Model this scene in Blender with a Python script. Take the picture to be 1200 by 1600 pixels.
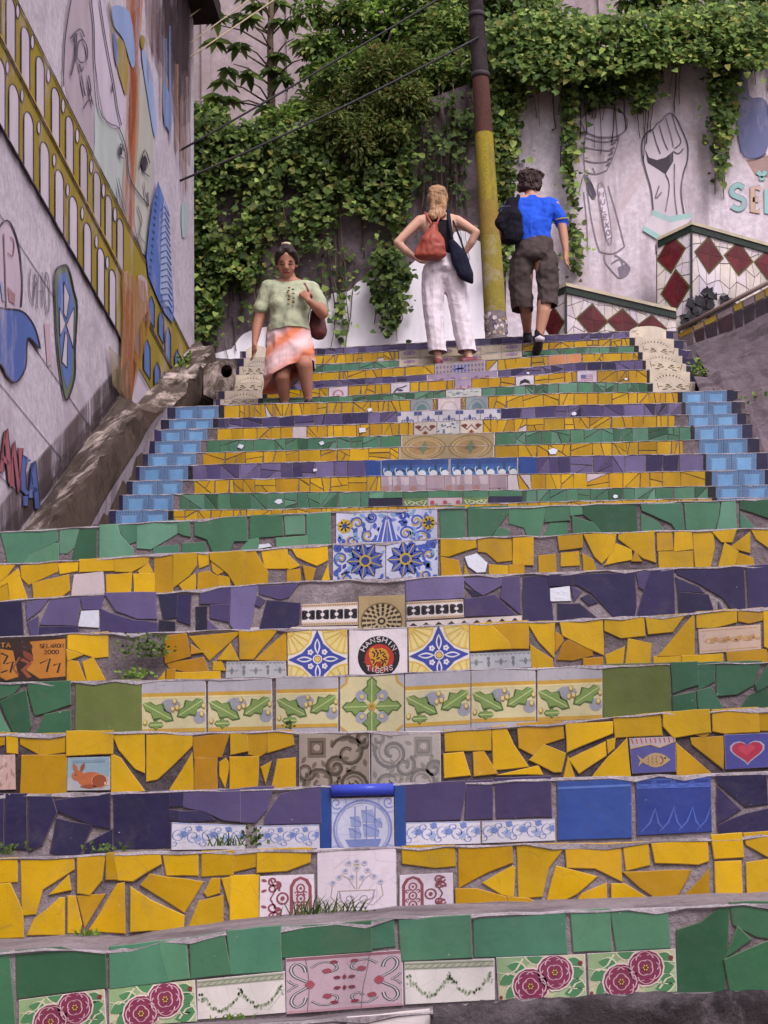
import bpy, bmesh, math, random
from mathutils import Vector, Matrix
for o in list(bpy.data.objects): bpy.data.objects.remove(o)
SC = bpy.context.scene
COL = SC.collection
R = math.radians
rnd = random.Random(7)
# ------------------------------------------------------------------ camera, light, exposure
EYE = Vector((0, 0, 1.45)); FPX = 2980.0; PITCH = R(13.5); ROLL = R(1.5)
cd = bpy.data.cameras.new('camera'); cam = bpy.data.objects.new('camera', cd); COL.objects.link(cam)
cd.sensor_fit = 'VERTICAL'; cd.sensor_height = 36; cd.sensor_width = 27; cd.lens = 36 * FPX / 1600
cd.clip_start = .05; cd.clip_end = 2000
CR = Matrix.Rotation(R(90) + PITCH, 3, 'X') @ Matrix.Rotation(-ROLL, 3, 'Z')
cam.matrix_world = Matrix.Translation(EYE) @ CR.to_4x4()
SC.camera = cam
SUN_EL, SUN_AZ = R(50), R(152)      # azimuth clockwise from +Y: behind the camera, to its right
w = bpy.data.worlds.new('World'); SC.world = w; w.use_nodes = True
nt = w.node_tree; nt.nodes.clear()
sky = nt.nodes.new('ShaderNodeTexSky'); sky.sky_type = 'NISHITA'; sky.sun_disc = False
sky.sun_elevation = SUN_EL; sky.sun_rotation = SUN_AZ; sky.air_density = 1.0; sky.dust_density = 3.0; sky.ozone_density = 1.0
hs = nt.nodes.new('ShaderNodeHueSaturation'); hs.inputs['Saturation'].default_value = .18      # clouded sky: most of the blue is gone
tn = nt.nodes.new('ShaderNodeMix'); tn.data_type = 'RGBA'; tn.blend_type = 'MULTIPLY'; tn.inputs[0].default_value = 1
tn.inputs[7].default_value = (1.0, .918, .995, 1)
bg = nt.nodes.new('ShaderNodeBackground'); bg.inputs[1].default_value = .14
ow = nt.nodes.new('ShaderNodeOutputWorld')
nt.links.new(sky.outputs[0], hs.inputs['Color']); nt.links.new(hs.outputs[0], tn.inputs[6]); nt.links.new(tn.outputs[2], bg.inputs[0]); nt.links.new(bg.outputs[0], ow.inputs[0])
sd = bpy.data.lights.new('sun', 'SUN'); sd.energy = 1.15; sd.angle = R(20); sd.color = (1, .925, .93)
so = bpy.data.objects.new('sun', sd); COL.objects.link(so)
sdir = Vector((math.sin(SUN_AZ) * math.cos(SUN_EL), math.cos(SUN_AZ) * math.cos(SUN_EL), math.sin(SUN_EL)))
so.rotation_euler = sdir.to_track_quat('Z', 'Y').to_euler(); so.location = (0, 0, 30)
SC.view_settings.view_transform = 'Standard'; SC.view_settings.look = 'None'; SC.view_settings.exposure = .78; SC.view_settings.gamma = 1
SC.view_settings.use_curve_mapping = False
SC.render.engine = 'CYCLES'; SC.cycles.max_bounces = 6; SC.cycles.diffuse_bounces = 3; SC.cycles.glossy_bounces = 3; SC.cycles.caustics_reflective = False; SC.cycles.caustics_refractive = False; SC.render.resolution_x = 768; SC.render.resolution_y = 1024

# ------------------------------------------------------------------ measuring helpers: a measured sight line met with a real plane
def ray(px, py): return CR @ Vector(((px - 600) / FPX, (800 - py) / FPX, -1))
def at(px, py, Y):
    r = ray(px, py); return EYE + r * (Y / r.y)
def hexc(h):
    h = h.lstrip('#'); c = [int(h[i:i + 2], 16) / 255 for i in (0, 2, 4)]
    return tuple(((x / 12.92) if x <= .04045 else ((x + .055) / 1.055) ** 2.4) for x in c)
def mulc(c, f): return tuple(min(1, x * f) for x in c)
def mixc(a, b, t): return tuple(x * (1 - t) + y * t for x, y in zip(a, b))
# ------------------------------------------------------------------ materials
def nmat(name, rough=.6, spec=.4):
    m = bpy.data.materials.new(name); m.use_nodes = True; t = m.node_tree; b = t.nodes['Principled BSDF']
    b.inputs['Roughness'].default_value = rough; b.inputs['Specular IOR Level'].default_value = spec
    return m, t, b
def nz(t, scale, detail=6, rough=.6, coord='Object', stretch=None, dist=0):
    tc = t.nodes.new('ShaderNodeNewGeometry') if coord == 'World' else t.nodes.new('ShaderNodeTexCoord')
    out = tc.outputs['Position'] if coord == 'World' else tc.outputs[coord]
    if stretch:
        mp = t.nodes.new('ShaderNodeMapping'); mp.inputs['Scale'].default_value = stretch
        t.links.new(out, mp.inputs[0]); out = mp.outputs[0]
    n = t.nodes.new('ShaderNodeTexNoise'); n.inputs['Scale'].default_value = scale; n.inputs['Detail'].default_value = detail; n.inputs['Roughness'].default_value = rough
    n.inputs['Distortion'].default_value = dist
    t.links.new(out, n.inputs['Vector']); return n.outputs['Fac']
def ramp(t, fac, stops):
    r = t.nodes.new('ShaderNodeValToRGB'); e = r.color_ramp.elements
    while len(e) < len(stops): e.new(.5)
    for el, (p, c) in zip(e, stops): el.position = p; el.color = (*c, 1) if len(c) == 3 else c
    t.links.new(fac, r.inputs[0]); return r.outputs[0]
def mix(t, a, b, fac, mode='MIX'):
    m = t.nodes.new('ShaderNodeMix'); m.data_type = 'RGBA'; m.blend_type = mode
    for v, i in ((fac, 0), (a, 6), (b, 7)):
        if isinstance(v, (int, float)): m.inputs[i].default_value = v
        elif isinstance(v, tuple): m.inputs[i].default_value = (*v, 1) if len(v) == 3 else v
        else: t.links.new(v, m.inputs[i])
    return m.outputs[2]
def bump(t, b, fac, strength, dist=.01):
    n = t.nodes.new('ShaderNodeBump'); n.inputs['Strength'].default_value = strength; n.inputs['Distance'].default_value = dist
    t.links.new(fac, n.inputs['Height']); t.links.new(n.outputs[0], b.inputs['Normal'])
def attr(t):
    a = t.nodes.new('ShaderNodeVertexColor'); a.layer_name = 'Col'; return a.outputs[0]
W1 = (1, 1, 1); K0 = (0, 0, 0)
M = {}
def mk_col(name, rough, spec, lo=.75, hi=1.1, scale=14, dirt=.25, dscale=5, bmp=.15, coord='World', stretch=None, dirtc='6b6062'):
    m, t, b = nmat(name, rough, spec)
    n = nz(t, scale, 5, .6, coord, stretch)
    c = mix(t, attr(t), ramp(t, n, [(.25, (lo,) * 3), (.75, (hi,) * 3)]), 1.0, 'MULTIPLY')
    if dirt:
        d = nz(t, dscale, 8, .7, coord, stretch)
        c = mix(t, c, hexc(dirtc), ramp(t, d, [(.52, K0), (.75, (dirt,) * 3)]))
    t.links.new(c, b.inputs['Base Color'])
    rr = ramp(t, n, [(.2, (rough * .7,) * 3), (.8, (min(1, rough * 1.5),) * 3)]); t.links.new(rr, b.inputs['Roughness'])
    bump(t, b, nz(t, scale * 3, 4, .6, coord), bmp, .004)
    M[name] = m; return m
def mk_glaze():
    m, t, b = nmat('glaze', .25, .2)
    n = nz(t, 9, 5, .6, 'World', (1, 1, .4)); c = mix(t, attr(t), ramp(t, n, [(.25, (.76,) * 3), (.75, (1.14,) * 3)]), 1.0, 'MULTIPLY')
    c = mix(t, c, ramp(t, nz(t, 2.2, 3, .5, 'World'), [(.3, (.85, .86, .9)), (.7, (1.1, 1.08, 1.02))]), 1.0, 'MULTIPLY')
    c = mix(t, c, hexc('5f5654'), ramp(t, nz(t, 6, 9, .75, 'World', None, .4), [(.55, K0), (.78, (.45,) * 3)]))
    c = mix(t, c, hexc('b5a898'), ramp(t, nz(t, 130, 2, .5, 'World'), [(.75, K0), (.79, (.7,) * 3)]))
    vo = t.nodes.new('ShaderNodeTexVoronoi'); vo.feature = 'DISTANCE_TO_EDGE'; vo.inputs['Scale'].default_value = 26; g_ = t.nodes.new('ShaderNodeNewGeometry'); t.links.new(g_.outputs['Position'], vo.inputs['Vector'])
    c = mix(t, c, hexc('3f3838'), ramp(t, vo.outputs['Distance'], [(.0, (.3,) * 3), (.012, K0)]))
    t.links.new(c, b.inputs['Base Color'])
    t.links.new(ramp(t, nz(t, 14, 6, .7, 'World'), [(.3, (.1,) * 3), (.7, (.5,) * 3)]), b.inputs['Roughness'])
    bump(t, b, nz(t, 16, 3, .5, 'World'), .35, .006); M['glaze'] = m
mk_glaze()
mk_col('paint', .85, .2, .8, 1.08, 3.5, .75, 3.2, .25, 'World', (1, 1, .4), 'aea3ad')
def mk_cloth():
    m, t, b = nmat('cloth', .92, .12)
    f = nz(t, 7, 3, .55, 'World', (1, 1, .55), 1.6); c = mix(t, attr(t), ramp(t, f, [(.3, (.78,) * 3), (.7, (1.1,) * 3)]), 1.0, 'MULTIPLY'); t.links.new(c, b.inputs['Base Color'])
    bump(t, b, f, .5, .03); M['cloth'] = m
    m, t, b = nmat('hair', .5, .35)
    f = nz(t, 30, 4, .6, 'World', (1.6, 1.6, .12), .8); c = mix(t, attr(t), ramp(t, f, [(.3, (.45,) * 3), (.7, (1.45,) * 3)]), 1.0, 'MULTIPLY'); t.links.new(c, b.inputs['Base Color'])
    bump(t, b, f, 1.0, .02); M['hair'] = m
mk_cloth()
mk_col('whitewash', .85, .2, .88, 1.06, 4, .35, 2.5, .3, 'World', (1, 1, .3), '9a8f98')
mk_col('skin', .55, .35, .9, 1.08, 18, 0, 1, .1)
mk_col('plainc', .7, .3, .8, 1.1, 12, .3, 5, .3)
mk_col('leather', .5, .4, .8, 1.15, 14, 0, 1, .4)
def mk_stone(name, a, bb, c=None, rough=.92, scale=6, bmp=.6, stretch=None, dark=None, bdist=.012):
    m, t, b = nmat(name, rough, .2)
    n1 = nz(t, scale, 10, .68, 'World', stretch); n2 = nz(t, scale * 7, 6, .7, 'World')
    col = ramp(t, n1, [(.3, hexc(a)), (.7, hexc(bb))])
    col = mix(t, col, ramp(t, n2, [(.3, (.6,) * 3), (.7, (1.15,) * 3)]), .8, 'MULTIPLY')
    if c:
        n3 = nz(t, scale * .45, 8, .75, 'World', stretch, .6); col = mix(t, col, hexc(c), ramp(t, n3, [(.5, K0), (.62, W1)]))
    if dark:
        n4 = nz(t, 2.2, 8, .7, 'World', (1.6, 1.6, .12), .3); col = mix(t, col, hexc(dark), ramp(t, n4, [(.5, K0), (.68, (.85,) * 3)]))
    t.links.new(col, b.inputs['Base Color']); bump(t, b, n2, bmp, bdist)
    M[name] = m; return m
mk_stone('mortar', '776c6f', '988d90', '655b5e', scale=9, bmp=.8)
mk_stone('darkmortar', '453c40', '62585b', '382f33', scale=9, bmp=.9)
mk_stone('midmortar', '655b5e', '82777a', '50474a', scale=9, bmp=.8)
mk_stone('nosing', '958b8f', 'b5acb0', '7a7073', scale=14, bmp=.7)
mk_stone('darkstone', '2a2527', '443d3f', '5d5558', scale=10, bmp=1.0)
mk_stone('ledgetop', '463b35', '655950', 'b7a89e', scale=7, bmp=1.0, stretch=(1, .5, 1))
mk_stone('ledgeside', '40342d', '5a4b41', '33291f', scale=5, bmp=.8)
mk_stone('concrete', '857a80', '9e9298', '6a6064', scale=5, bmp=.6)
mk_stone('rightslab', '5c5055', '71656b', '4a4044', scale=6, bmp=.7)
mk_stone('backwall', '665a5e', '7d7076', '4c4145', scale=3, bmp=.6, dark='3a2f2f')
mk_stone('plaster', 'cbc0c8', 'd8ced6', 'bcacb0', scale=2.2, bmp=.35, dark='938689')
mk_stone('houseplaster', 'b3a9b4', 'c3b9c2', '9f949e', scale=2.5, bmp=.25)
mk_stone('farwall', '96888a', 'a89a9b', '857779', scale=1.0, bmp=.3, dark='8a777b')
mk_stone('earth', '4a4038', '5d5247', scale=4)
mk_stone('bark', '4f4238', '6e5f50', '3b3029', scale=12, bmp=1)
mk_stone('rustpole', '452e2a', '5c3c35', '38292a', scale=7, bmp=.5, stretch=(1, 1, .3))
mk_stone('darkpole', '2b2426', '413739', '231d1f', scale=7, bmp=.5)
mk_stone('yellowpole', '8c7d28', '9c8c32', '73683a', scale=6, bmp=.4, stretch=(1, 1, .4))
mk_stone('peelpole', '86792e', '958843', '968b70', scale=9, bmp=.5)
mk_stone('ochrepole', '8a7034', '94803a', '7d6c38', scale=7, bmp=.4)
mk_stone('roofdark', '2a2022', '3a2e30', scale=6)
m, t, b = nmat('mirror', .12, .5); b.inputs['Metallic'].default_value = 1; b.inputs['Base Color'].default_value = (.42, .42, .45, 1); bump(t, b, nz(t, 40, 3, .6, 'World'), .15, .01); M['mirror'] = m
m, t, b = nmat('cable', .5, .3); b.inputs['Base Color'].default_value = (*hexc('2c2830'), 1); M['cable'] = m
m, t, b = nmat('palecable', .5, .3); b.inputs['Base Color'].default_value = (*hexc('a8957c'), 1); M['palecable'] = m
m, t, b = nmat('stain', .9, .1)      # soaked-in stain: broken up, see-through at its edges
t.links.new(attr(t), b.inputs['Base Color'])
tp = t.nodes.new('ShaderNodeBsdfTransparent'); ms = t.nodes.new('ShaderNodeMixShader')
fa = ramp(t, nz(t, 2.6, 9, .72, 'World', (1.3, 1.3, .22), .5), [(.38, K0), (.62, (.85,) * 3)])
t.links.new(fa, ms.inputs[0]); t.links.new(tp.outputs[0], ms.inputs[1]); t.links.new(b.outputs[0], ms.inputs[2]); t.links.new(ms.outputs[0], t.nodes['Material Output'].inputs[0]); M['stain'] = m
def mk_leaf(name):
    m, t, b = nmat(name, .65, .2)
    c = attr(t); t.links.new(c, b.inputs['Base Color'])
    tr = t.nodes.new('ShaderNodeBsdfTranslucent'); t.links.new(c, tr.inputs[0])
    ms = t.nodes.new('ShaderNodeMixShader'); ms.inputs[0].default_value = .42
    t.links.new(b.outputs[0], ms.inputs[1]); t.links.new(tr.outputs[0], ms.inputs[2]); t.links.new(ms.outputs[0], t.nodes['Material Output'].inputs[0])
    M[name] = m
mk_leaf('leaf')
# skirt: painted diagonal bands of the printed fabric
m, t, b = nmat('skirtprint', .9, .15)
tc = t.nodes.new('ShaderNodeTexCoord'); mp = t.nodes.new('ShaderNodeMapping'); mp.inputs['Rotation'].default_value = (0, R(38), 0)
t.links.new(tc.outputs['Object'], mp.inputs[0])
wv = t.nodes.new('ShaderNodeTexWave'); wv.bands_direction = 'Z'; wv.inputs['Scale'].default_value = 1.35; wv.inputs['Distortion'].default_value = 2.6; wv.inputs['Detail'].default_value = 3; wv.inputs['Detail Scale'].default_value = 1.2
t.links.new(mp.outputs[0], wv.inputs[0])
c = ramp(t, wv.outputs['Fac'], [(.0, hexc('d0b4b4')), (.5, hexc('d0a09a')), (.8, hexc('ce9082')), (.96, hexc('cb7856'))])
c = mix(t, c, hexc('d9c6ca'), ramp(t, nz(t, 6, 4, .6), [(.5, K0), (.75, (.2,) * 3)]))
t.links.new(c, b.inputs['Base Color']); bump(t, b, nz(t, 8, 3, .5, 'Object', (1, 1, .35), 1), .5, .03); M['skirtprint'] = m

# ------------------------------------------------------------------ objects
WL = {}
def tag(o, label=None, cat=None, group=None, kind=None):
    if label: o['label'] = label
    if cat: o['category'] = cat
    if group: o['group'] = group
    if kind: o['kind'] = kind
    return o
def empty(name, loc, parent=None):
    o = bpy.data.objects.new(name, None); COL.objects.link(o); o.empty_display_size = .1
    loc = Vector(loc); WL[o.name] = loc
    o.location = loc - (WL[parent.name] if parent else Vector())
    if parent: o.parent = parent
    return o
class MB:
    def __init__(s): s.v = []; s.f = []; s.c = []; s.sm = []
    def add(s, verts, faces, col=(.5, .5, .5), smooth=False):
        n = len(s.v); s.v += [tuple(p) for p in verts]
        for k, f in enumerate(faces):
            s.f.append([n + i for i in f]); s.c.append(col[k] if isinstance(col, list) else col); s.sm.append(smooth)
    def box(s, a, b, col=(.5, .5, .5)):
        x0, y0, z0 = a; x1, y1, z1 = b
        s.add([(x0, y0, z0), (x1, y0, z0), (x1, y1, z0), (x0, y1, z0), (x0, y0, z1), (x1, y0, z1), (x1, y1, z1), (x0, y1, z1)],
              [(0, 3, 2, 1), (4, 5, 6, 7), (0, 1, 5, 4), (1, 2, 6, 5), (2, 3, 7, 6), (3, 0, 4, 7)], col)
    def prism(s, pts, off, col=(.5, .5, .5)):        # pts: planar loop, extruded by vector off
        n = len(pts); off = Vector(off); a = [Vector(p) for p in pts]; b2 = [p + off for p in a]
        s.add(a + b2, [list(range(n)), list(range(2 * n - 1, n - 1, -1))] + [(i, n + i, n + (i + 1) % n, (i + 1) % n) for i in range(n)], col)
    def tube(s, pts, rad, col=(.5, .5, .5), n=6, smooth=True, caps=True):
        pts = [Vector(p) for p in pts]; rads = rad if isinstance(rad, (list, tuple)) else [rad] * len(pts)
        rings = []; up = Vector((.3, .2, 1))
        for i, p in enumerate(pts):
            d = (pts[min(i + 1, len(pts) - 1)] - pts[max(i - 1, 0)]).normalized()
            x = d.cross(up)
            if x.length < .05: x = d.cross(Vector((1, 0, 0)))
            x.normalize(); y = d.cross(x)
            rings.append([p + (x * math.cos(2 * math.pi * k / n) + y * math.sin(2 * math.pi * k / n)) * rads[i] for k in range(n)])
        vs = [q for r_ in rings for q in r_]; fs = []
        for i in range(len(pts) - 1):
            for k in range(n): fs.append((i * n + k, i * n + (k + 1) % n, (i + 1) * n + (k + 1) % n, (i + 1) * n + k))
        if caps: fs.append(list(range(n - 1, -1, -1))); fs.append([(len(pts) - 1) * n + k for k in range(n)])
        s.add(vs, fs, col, smooth)
        if caps: s.sm[-1] = s.sm[-2] = False
    def build(s, name, mat, parent=None, label=None, cat=None, group=None, kind=None, origin=None):
        me = bpy.data.meshes.new(name)
        if origin is None:
            xs = [v[0] for v in s.v]; ys = [v[1] for v in s.v]; zs = [v[2] for v in s.v]
            origin = Vector(((min(xs) + max(xs)) / 2, (min(ys) + max(ys)) / 2, min(zs)))
        origin = Vector(origin)
        me.from_pydata([(v[0] - origin.x, v[1] - origin.y, v[2] - origin.z) for v in s.v], [], s.f)
        ca = me.color_attributes.new('Col', 'FLOAT_COLOR', 'CORNER'); buf = []
        for p, c in zip(me.polygons, s.c): buf += [c[0], c[1], c[2], 1.0] * p.loop_total
        ca.data.foreach_set('color', buf)
        me.polygons.foreach_set('use_smooth', s.sm); me.update()
        mats = mat if isinstance(mat, list) else [mat]
        for q in mats: me.materials.append(M[q] if isinstance(q, str) else q)
        o = bpy.data.objects.new(name, me); COL.objects.link(o); WL[o.name] = origin
        o.location = origin - (WL[parent.name] if parent else Vector())
        if parent: o.parent = parent
        return tag(o, label, cat, group, kind)
# ------------------------------------------------------------------ flat drawing on a surface: u,v in 0..1 (v downwards), layers .5 mm apart
FONT = {'A': [[(0, 1), (.5, 0), (1, 1)], [(.2, .62), (.8, .62)]], 'B': [[(0, 1), (0, 0), (.7, .05), (.8, .25), (.6, .47), (0, .5)], [(.6, .47), (.9, .7), (.75, .97), (0, 1)]],
 'C': [[(.95, .2), (.6, 0), (.2, .1), (0, .5), (.2, .9), (.6, 1), (.95, .8)]], 'D': [[(0, 0), (0, 1), (.6, .95), (.95, .5), (.6, .05), (0, 0)]], 'E': [[(.9, 0), (0, 0), (0, 1), (.9, 1)], [(0, .5), (.7, .5)]],
 'F': [[(.9, 0), (0, 0), (0, 1)], [(0, .5), (.7, .5)]], 'G': [[(.95, .15), (.5, 0), (.1, .2), (0, .5), (.1, .85), (.5, 1), (.95, .85), (.95, .55), (.6, .55)]], 'H': [[(0, 0), (0, 1)], [(1, 0), (1, 1)], [(0, .5), (1, .5)]],
 'I': [[(.5, 0), (.5, 1)]], 'K': [[(0, 0), (0, 1)], [(.9, 0), (0, .55), (.9, 1)]], 'L': [[(0, 0), (0, 1), (.9, 1)]], 'M': [[(0, 1), (0, 0), (.5, .6), (1, 0), (1, 1)]], 'N': [[(0, 1), (0, 0), (1, 1), (1, 0)]],
 'O': [[(.5, 0), (.1, .15), (0, .5), (.1, .85), (.5, 1), (.9, .85), (1, .5), (.9, .15), (.5, 0)]], 'R': [[(0, 1), (0, 0), (.75, .05), (.85, .28), (.7, .5), (0, .52)], [(.5, .52), (.95, 1)]],
 'S': [[(.9, .12), (.5, 0), (.1, .15), (.1, .38), (.5, .5), (.9, .62), (.9, .87), (.5, 1), (.05, .86)]], 'T': [[(0, 0), (1, 0)], [(.5, 0), (.5, 1)]], 'U': [[(0, 0), (.05, .8), (.5, 1), (.95, .8), (1, 0)]],
 'X': [[(0, 0), (1, 1)], [(1, 0), (0, 1)]], 'Y': [[(0, 0), (.5, .5), (1, 0)], [(.5, .5), (.5, 1)]], '2': [[(0, .2), (.4, 0), (.9, .2), (.8, .5), (0, 1), (1, 1)]], '0': [[(.5, 0), (.1, .15), (0, .5), (.1, .85), (.5, 1), (.9, .85), (1, .5), (.9, .15), (.5, 0)]]}
def crom(p, closed=False, m=3):
    n = len(p); out = []
    for i in range(n if closed else n - 1):
        p0 = p[i - 1] if (i or closed) else p[0]; p1 = p[i]; p2 = p[(i + 1) % n]; p3 = p[(i + 2) % n] if (closed or i + 2 < n) else p[-1]
        for k in range(m):
            t = k / m; out.append(.5 * (2 * p1 + (p2 - p0) * t + (2 * p0 - 5 * p1 + 4 * p2 - p3) * t * t + (3 * p1 - p0 - 3 * p2 + p3) * t ** 3))
    if not closed: out.append(p[-1])
    return out
class Art:
    def __init__(s, fn, mb=None, soft=False, wh=1.0): s.fn = fn; s.mb = mb or MB(); s.soft = soft; s.wh = wh; s.asp = 1.0; s.k = 1.0
    def spoly(s, pts, col, L=1): s.poly([tuple(q) for q in crom([Vector((a, b)) for a, b in pts], True)], col, L)
    def poly(s, pts, col, L=1, smooth=False):
        s.mb.add([s.fn(u, v, L) for u, v in pts], [list(range(len(pts)))], mulc(col, s.k))
    def rect(s, u0, v0, u1, v1, col, L=1): s.poly([(u0, v0), (u1, v0), (u1, v1), (u0, v1)], col, L)
    def disc(s, cx, cy, r, col, L=1, ry=None, n=14, a0=0, a1=360):
        ry = ry or r; full = abs(a1 - a0) >= 360
        k = n if full else n + 1
        pts = [(cx + r * math.cos(R(a0 + (a1 - a0) * i / n)), cy + ry * math.sin(R(a0 + (a1 - a0) * i / n))) for i in range(k)]
        if not full: pts.append((cx, cy))
        s.poly(pts, col, L)
    def line(s, pts, wd, col, L=2, closed=False, taper=False, sm=None):
        pts = [Vector((p[0], p[1])) for p in pts]
        if (s.soft if sm is None else sm) and len(pts) >= 3: pts = crom(pts, closed)
        if closed: pts = pts + [pts[0]]
        vs = []; n = len(pts)
        for i, p in enumerate(pts):
            if closed and i in (0, n - 1): d = pts[1] - pts[n - 2]
            else: d = pts[min(i + 1, n - 1)] - pts[max(i - 1, 0)]
            if d.length < 1e-9: d = Vector((1, 0))
            d.normalize(); q = Vector((-d.y, d.x)); ww = wd * .5
            if taper: ww *= 1.15 - abs(2 * i / (n - 1) - 1) * .8
            vs += [s.fn(*(p + q * ww), L), s.fn(*(p - q * ww), L)]
        s.mb.add(vs, [(2 * i, 2 * i + 2, 2 * i + 3, 2 * i + 1) for i in range(n - 1)], mulc(col, s.k))
    def ring(s, cx, cy, r, wd, col, L=2, n=18, a0=0, a1=360, ry=None):
        ry = ry or r
        s.line([(cx + r * math.cos(R(a0 + (a1 - a0) * i / n)), cy + ry * math.sin(R(a0 + (a1 - a0) * i / n))) for i in range(n + 1)], wd, col, L)
    def curl(s, cx, cy, r, a0, turns, wd, col, L=2, n=16, sgn=1, r1=.2):
        s.line([(cx + r * (1 - (1 - r1) * i / n) * math.cos(R(a0) + sgn * turns * 2 * math.pi * i / n), cy + s.asp * r * (1 - (1 - r1) * i / n) * math.sin(R(a0) + sgn * turns * 2 * math.pi * i / n)) for i in range(n + 1)], wd, col, L)
    def leafp(s, cx, cy, ang, ln, wd, col, L=2, ser=0):
        ca, sa = math.cos(R(ang)), math.sin(R(ang)); pts = []
        n = 7
        for sg in (1, -1):
            for i in range(n):
                tt = i / (n - 1) if sg == 1 else 1 - i / (n - 1)
                if sg == -1 and i in (0, n - 1): continue
                h = math.sin(math.pi * min(1, tt * .98 + .01)) * wd * .5 * (1 + (ser if i % 2 else -ser))
                x, y = tt * ln, sg * h
                pts.append((cx + x * ca - y * sa, cy + (x * sa + y * ca) * s.asp))
        s.poly(pts, col, L)
    def text(s, txt, u0, v0, cw, ch, wd, col, L=3, step=1.35, skew=0):
        for i, ch_ in enumerate(txt):
            for st in FONT.get(ch_, []):
                s.line([(u0 + i * cw * step + x * cw + (1 - y) * skew, v0 + y * ch) for x, y in st], wd, col, L, sm=False)
def quadmap(TL, TR, BR, BL, nrm, base=0.0, dl=.0006):
    TL, TR, BR, BL = map(Vector, (TL, TR, BR, BL)); nrm = Vector(nrm)
    def fn(u, v, L): return (TL * (1 - u) + TR * u) * (1 - v) + (BL * (1 - u) + BR * u) * v + nrm * (base + L * dl)
    return fn
def inset(p, d):
    n = len(p); out = []
    area = sum(p[i][0] * p[(i + 1) % n][1] - p[(i + 1) % n][0] * p[i][1] for i in range(n)); sg = 1 if area > 0 else -1
    for i in range(n):
        a, b, c = Vector(p[i - 1][:2]), Vector(p[i][:2]), Vector(p[(i + 1) % n][:2])
        d1 = (b - a); d2 = (c - b)
        if d1.length < 1e-9 or d2.length < 1e-9: out.append((b.x, b.y)); continue
        d1.normalize(); d2.normalize()
        n1 = Vector((-d1.y, d1.x)) * sg; n2 = Vector((-d2.y, d2.x)) * sg
        m_ = n1 + n2
        k = m_.length_squared
        m_ = m_ * (2 * d / max(k, .4))
        out.append((b.x + m_.x, b.y + m_.y))
    return out
# ------------------------------------------------------------------ ground far below and around
g = MB(); n = 24
for i in range(n):
    for j in range(n):
        x0, x1 = [-600 + 1200 * q / n for q in (i, i + 1)]; y0, y1 = [-600 + 1200 * q / n for q in (j, j + 1)]
        g.add([(x0, y0, 0), (x1, y0, 0), (x1, y1, 0), (x0, y1, 0)], [(0, 1, 2, 3)], (.2, .2, .2))
g.build('ground', 'earth', kind='structure')

# ------------------------------------------------------------------ the stairs
YL = [3.35 + .29 * k for k in range(9)]
YU = [12.58 + .29 * k for k in range(9)] + [15.65 + .29 * k for k in range(7)]
# measured top edges of the risers
TOPL = [
 [(0, 1488), (90, 1480), (160, 1488), (180, 1478), (250, 1470), (350, 1457), (440, 1447), (580, 1438), (620, 1434), (735, 1427), (890, 1422), (1040, 1416), (1200, 1409)],
 [(0, 1341), (165, 1334), (250, 1330), (400, 1326), (485, 1325), (600, 1323), (700, 1321), (850, 1317), (970, 1316), (1105, 1309), (1200, 1302)],
 [(0, 1240), (175, 1237), (270, 1235), (370, 1232), (500, 1227), (600, 1225), (740, 1220), (870, 1216), (1000, 1211), (1115, 1209), (1200, 1205)],
 [(0, 1146), (110, 1144), (220, 1142), (320, 1145), (460, 1141), (600, 1143), (690, 1142), (770, 1135), (880, 1128), (945, 1119), (1030, 1114), (1110, 1110), (1200, 1106)],
 [(0, 1066), (110, 1063), (220, 1062), (320, 1059), (425, 1057), (530, 1054), (600, 1053), (735, 1045), (840, 1043), (940, 1039), (1045, 1037), (1200, 1033)],
 [(0, 995), (100, 989), (215, 988), (300, 985), (445, 982), (600, 980), (735, 973), (850, 969), (950, 964), (1070, 958), (1200, 949)],
 [(0, 938), (75, 933), (165, 926), (250, 925), (305, 921), (360, 914), (465, 907), (600, 904), (725, 898), (850, 894), (975, 889), (1200, 881)],
 [(0, 881), (120, 874), (240, 865), (350, 860), (515, 849), (600, 846), (685, 840), (850, 836), (970, 830), (1100, 827), (1200, 824)],
 [(0, 831), (100, 824), (200, 817), (300, 811), (400, 805), (525, 798), (600, 797), (685, 793), (800, 792), (900, 788), (1050, 783), (1200, 779)]]
TOPU = [
 [(159, 797), (420, 795), (600, 791), (900, 782), (1200, 776)], [(172, 773), (420, 769), (700, 766), (900, 763), (1200, 757)],
 [(187, 751), (420, 747), (600, 743), (900, 739), (1200, 733)], [(199, 729), (430, 722), (600, 718), (840, 713), (1000, 710), (1195, 707)],
 [(212, 709), (425, 704), (620, 698), (840, 694), (940, 691), (1180, 684)], [(225, 690), (420, 685), (600, 680), (780, 675), (900, 670), (1170, 663)],
 [(235, 671), (420, 667), (560, 662), (750, 655), (900, 651), (1166, 646)], [(247, 655), (420, 651), (560, 644), (800, 637), (900, 632), (1158, 627)],
 [(258, 636), (420, 630), (560, 627), (840, 615), (900, 613), (1060, 612), (1153, 609)], [(337, 624), (420, 622), (560, 617), (840, 600), (900, 596), (1017, 598), (1101, 598)],
 [(341, 611), (488, 607), (560, 601), (840, 585), (900, 579), (1010, 577), (1092, 584)], [(347, 599), (490, 595), (560, 591), (779, 578), (900, 566), (1000, 562), (1088, 572)],
 [(354, 586), (488, 582), (560, 578), (760, 562), (900, 552), (1000, 550), (1085, 560)], [(361, 573), (490, 569), (560, 566), (840, 547), (900, 542), (995, 540), (1076, 547)],
 [(367, 560), (490, 555), (560, 551), (800, 537), (900, 532), (985, 527), (1068, 532)], [(378, 549), (495, 544), (560, 541), (763, 528), (900, 521), (985, 517), (1054, 517)]]
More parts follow.
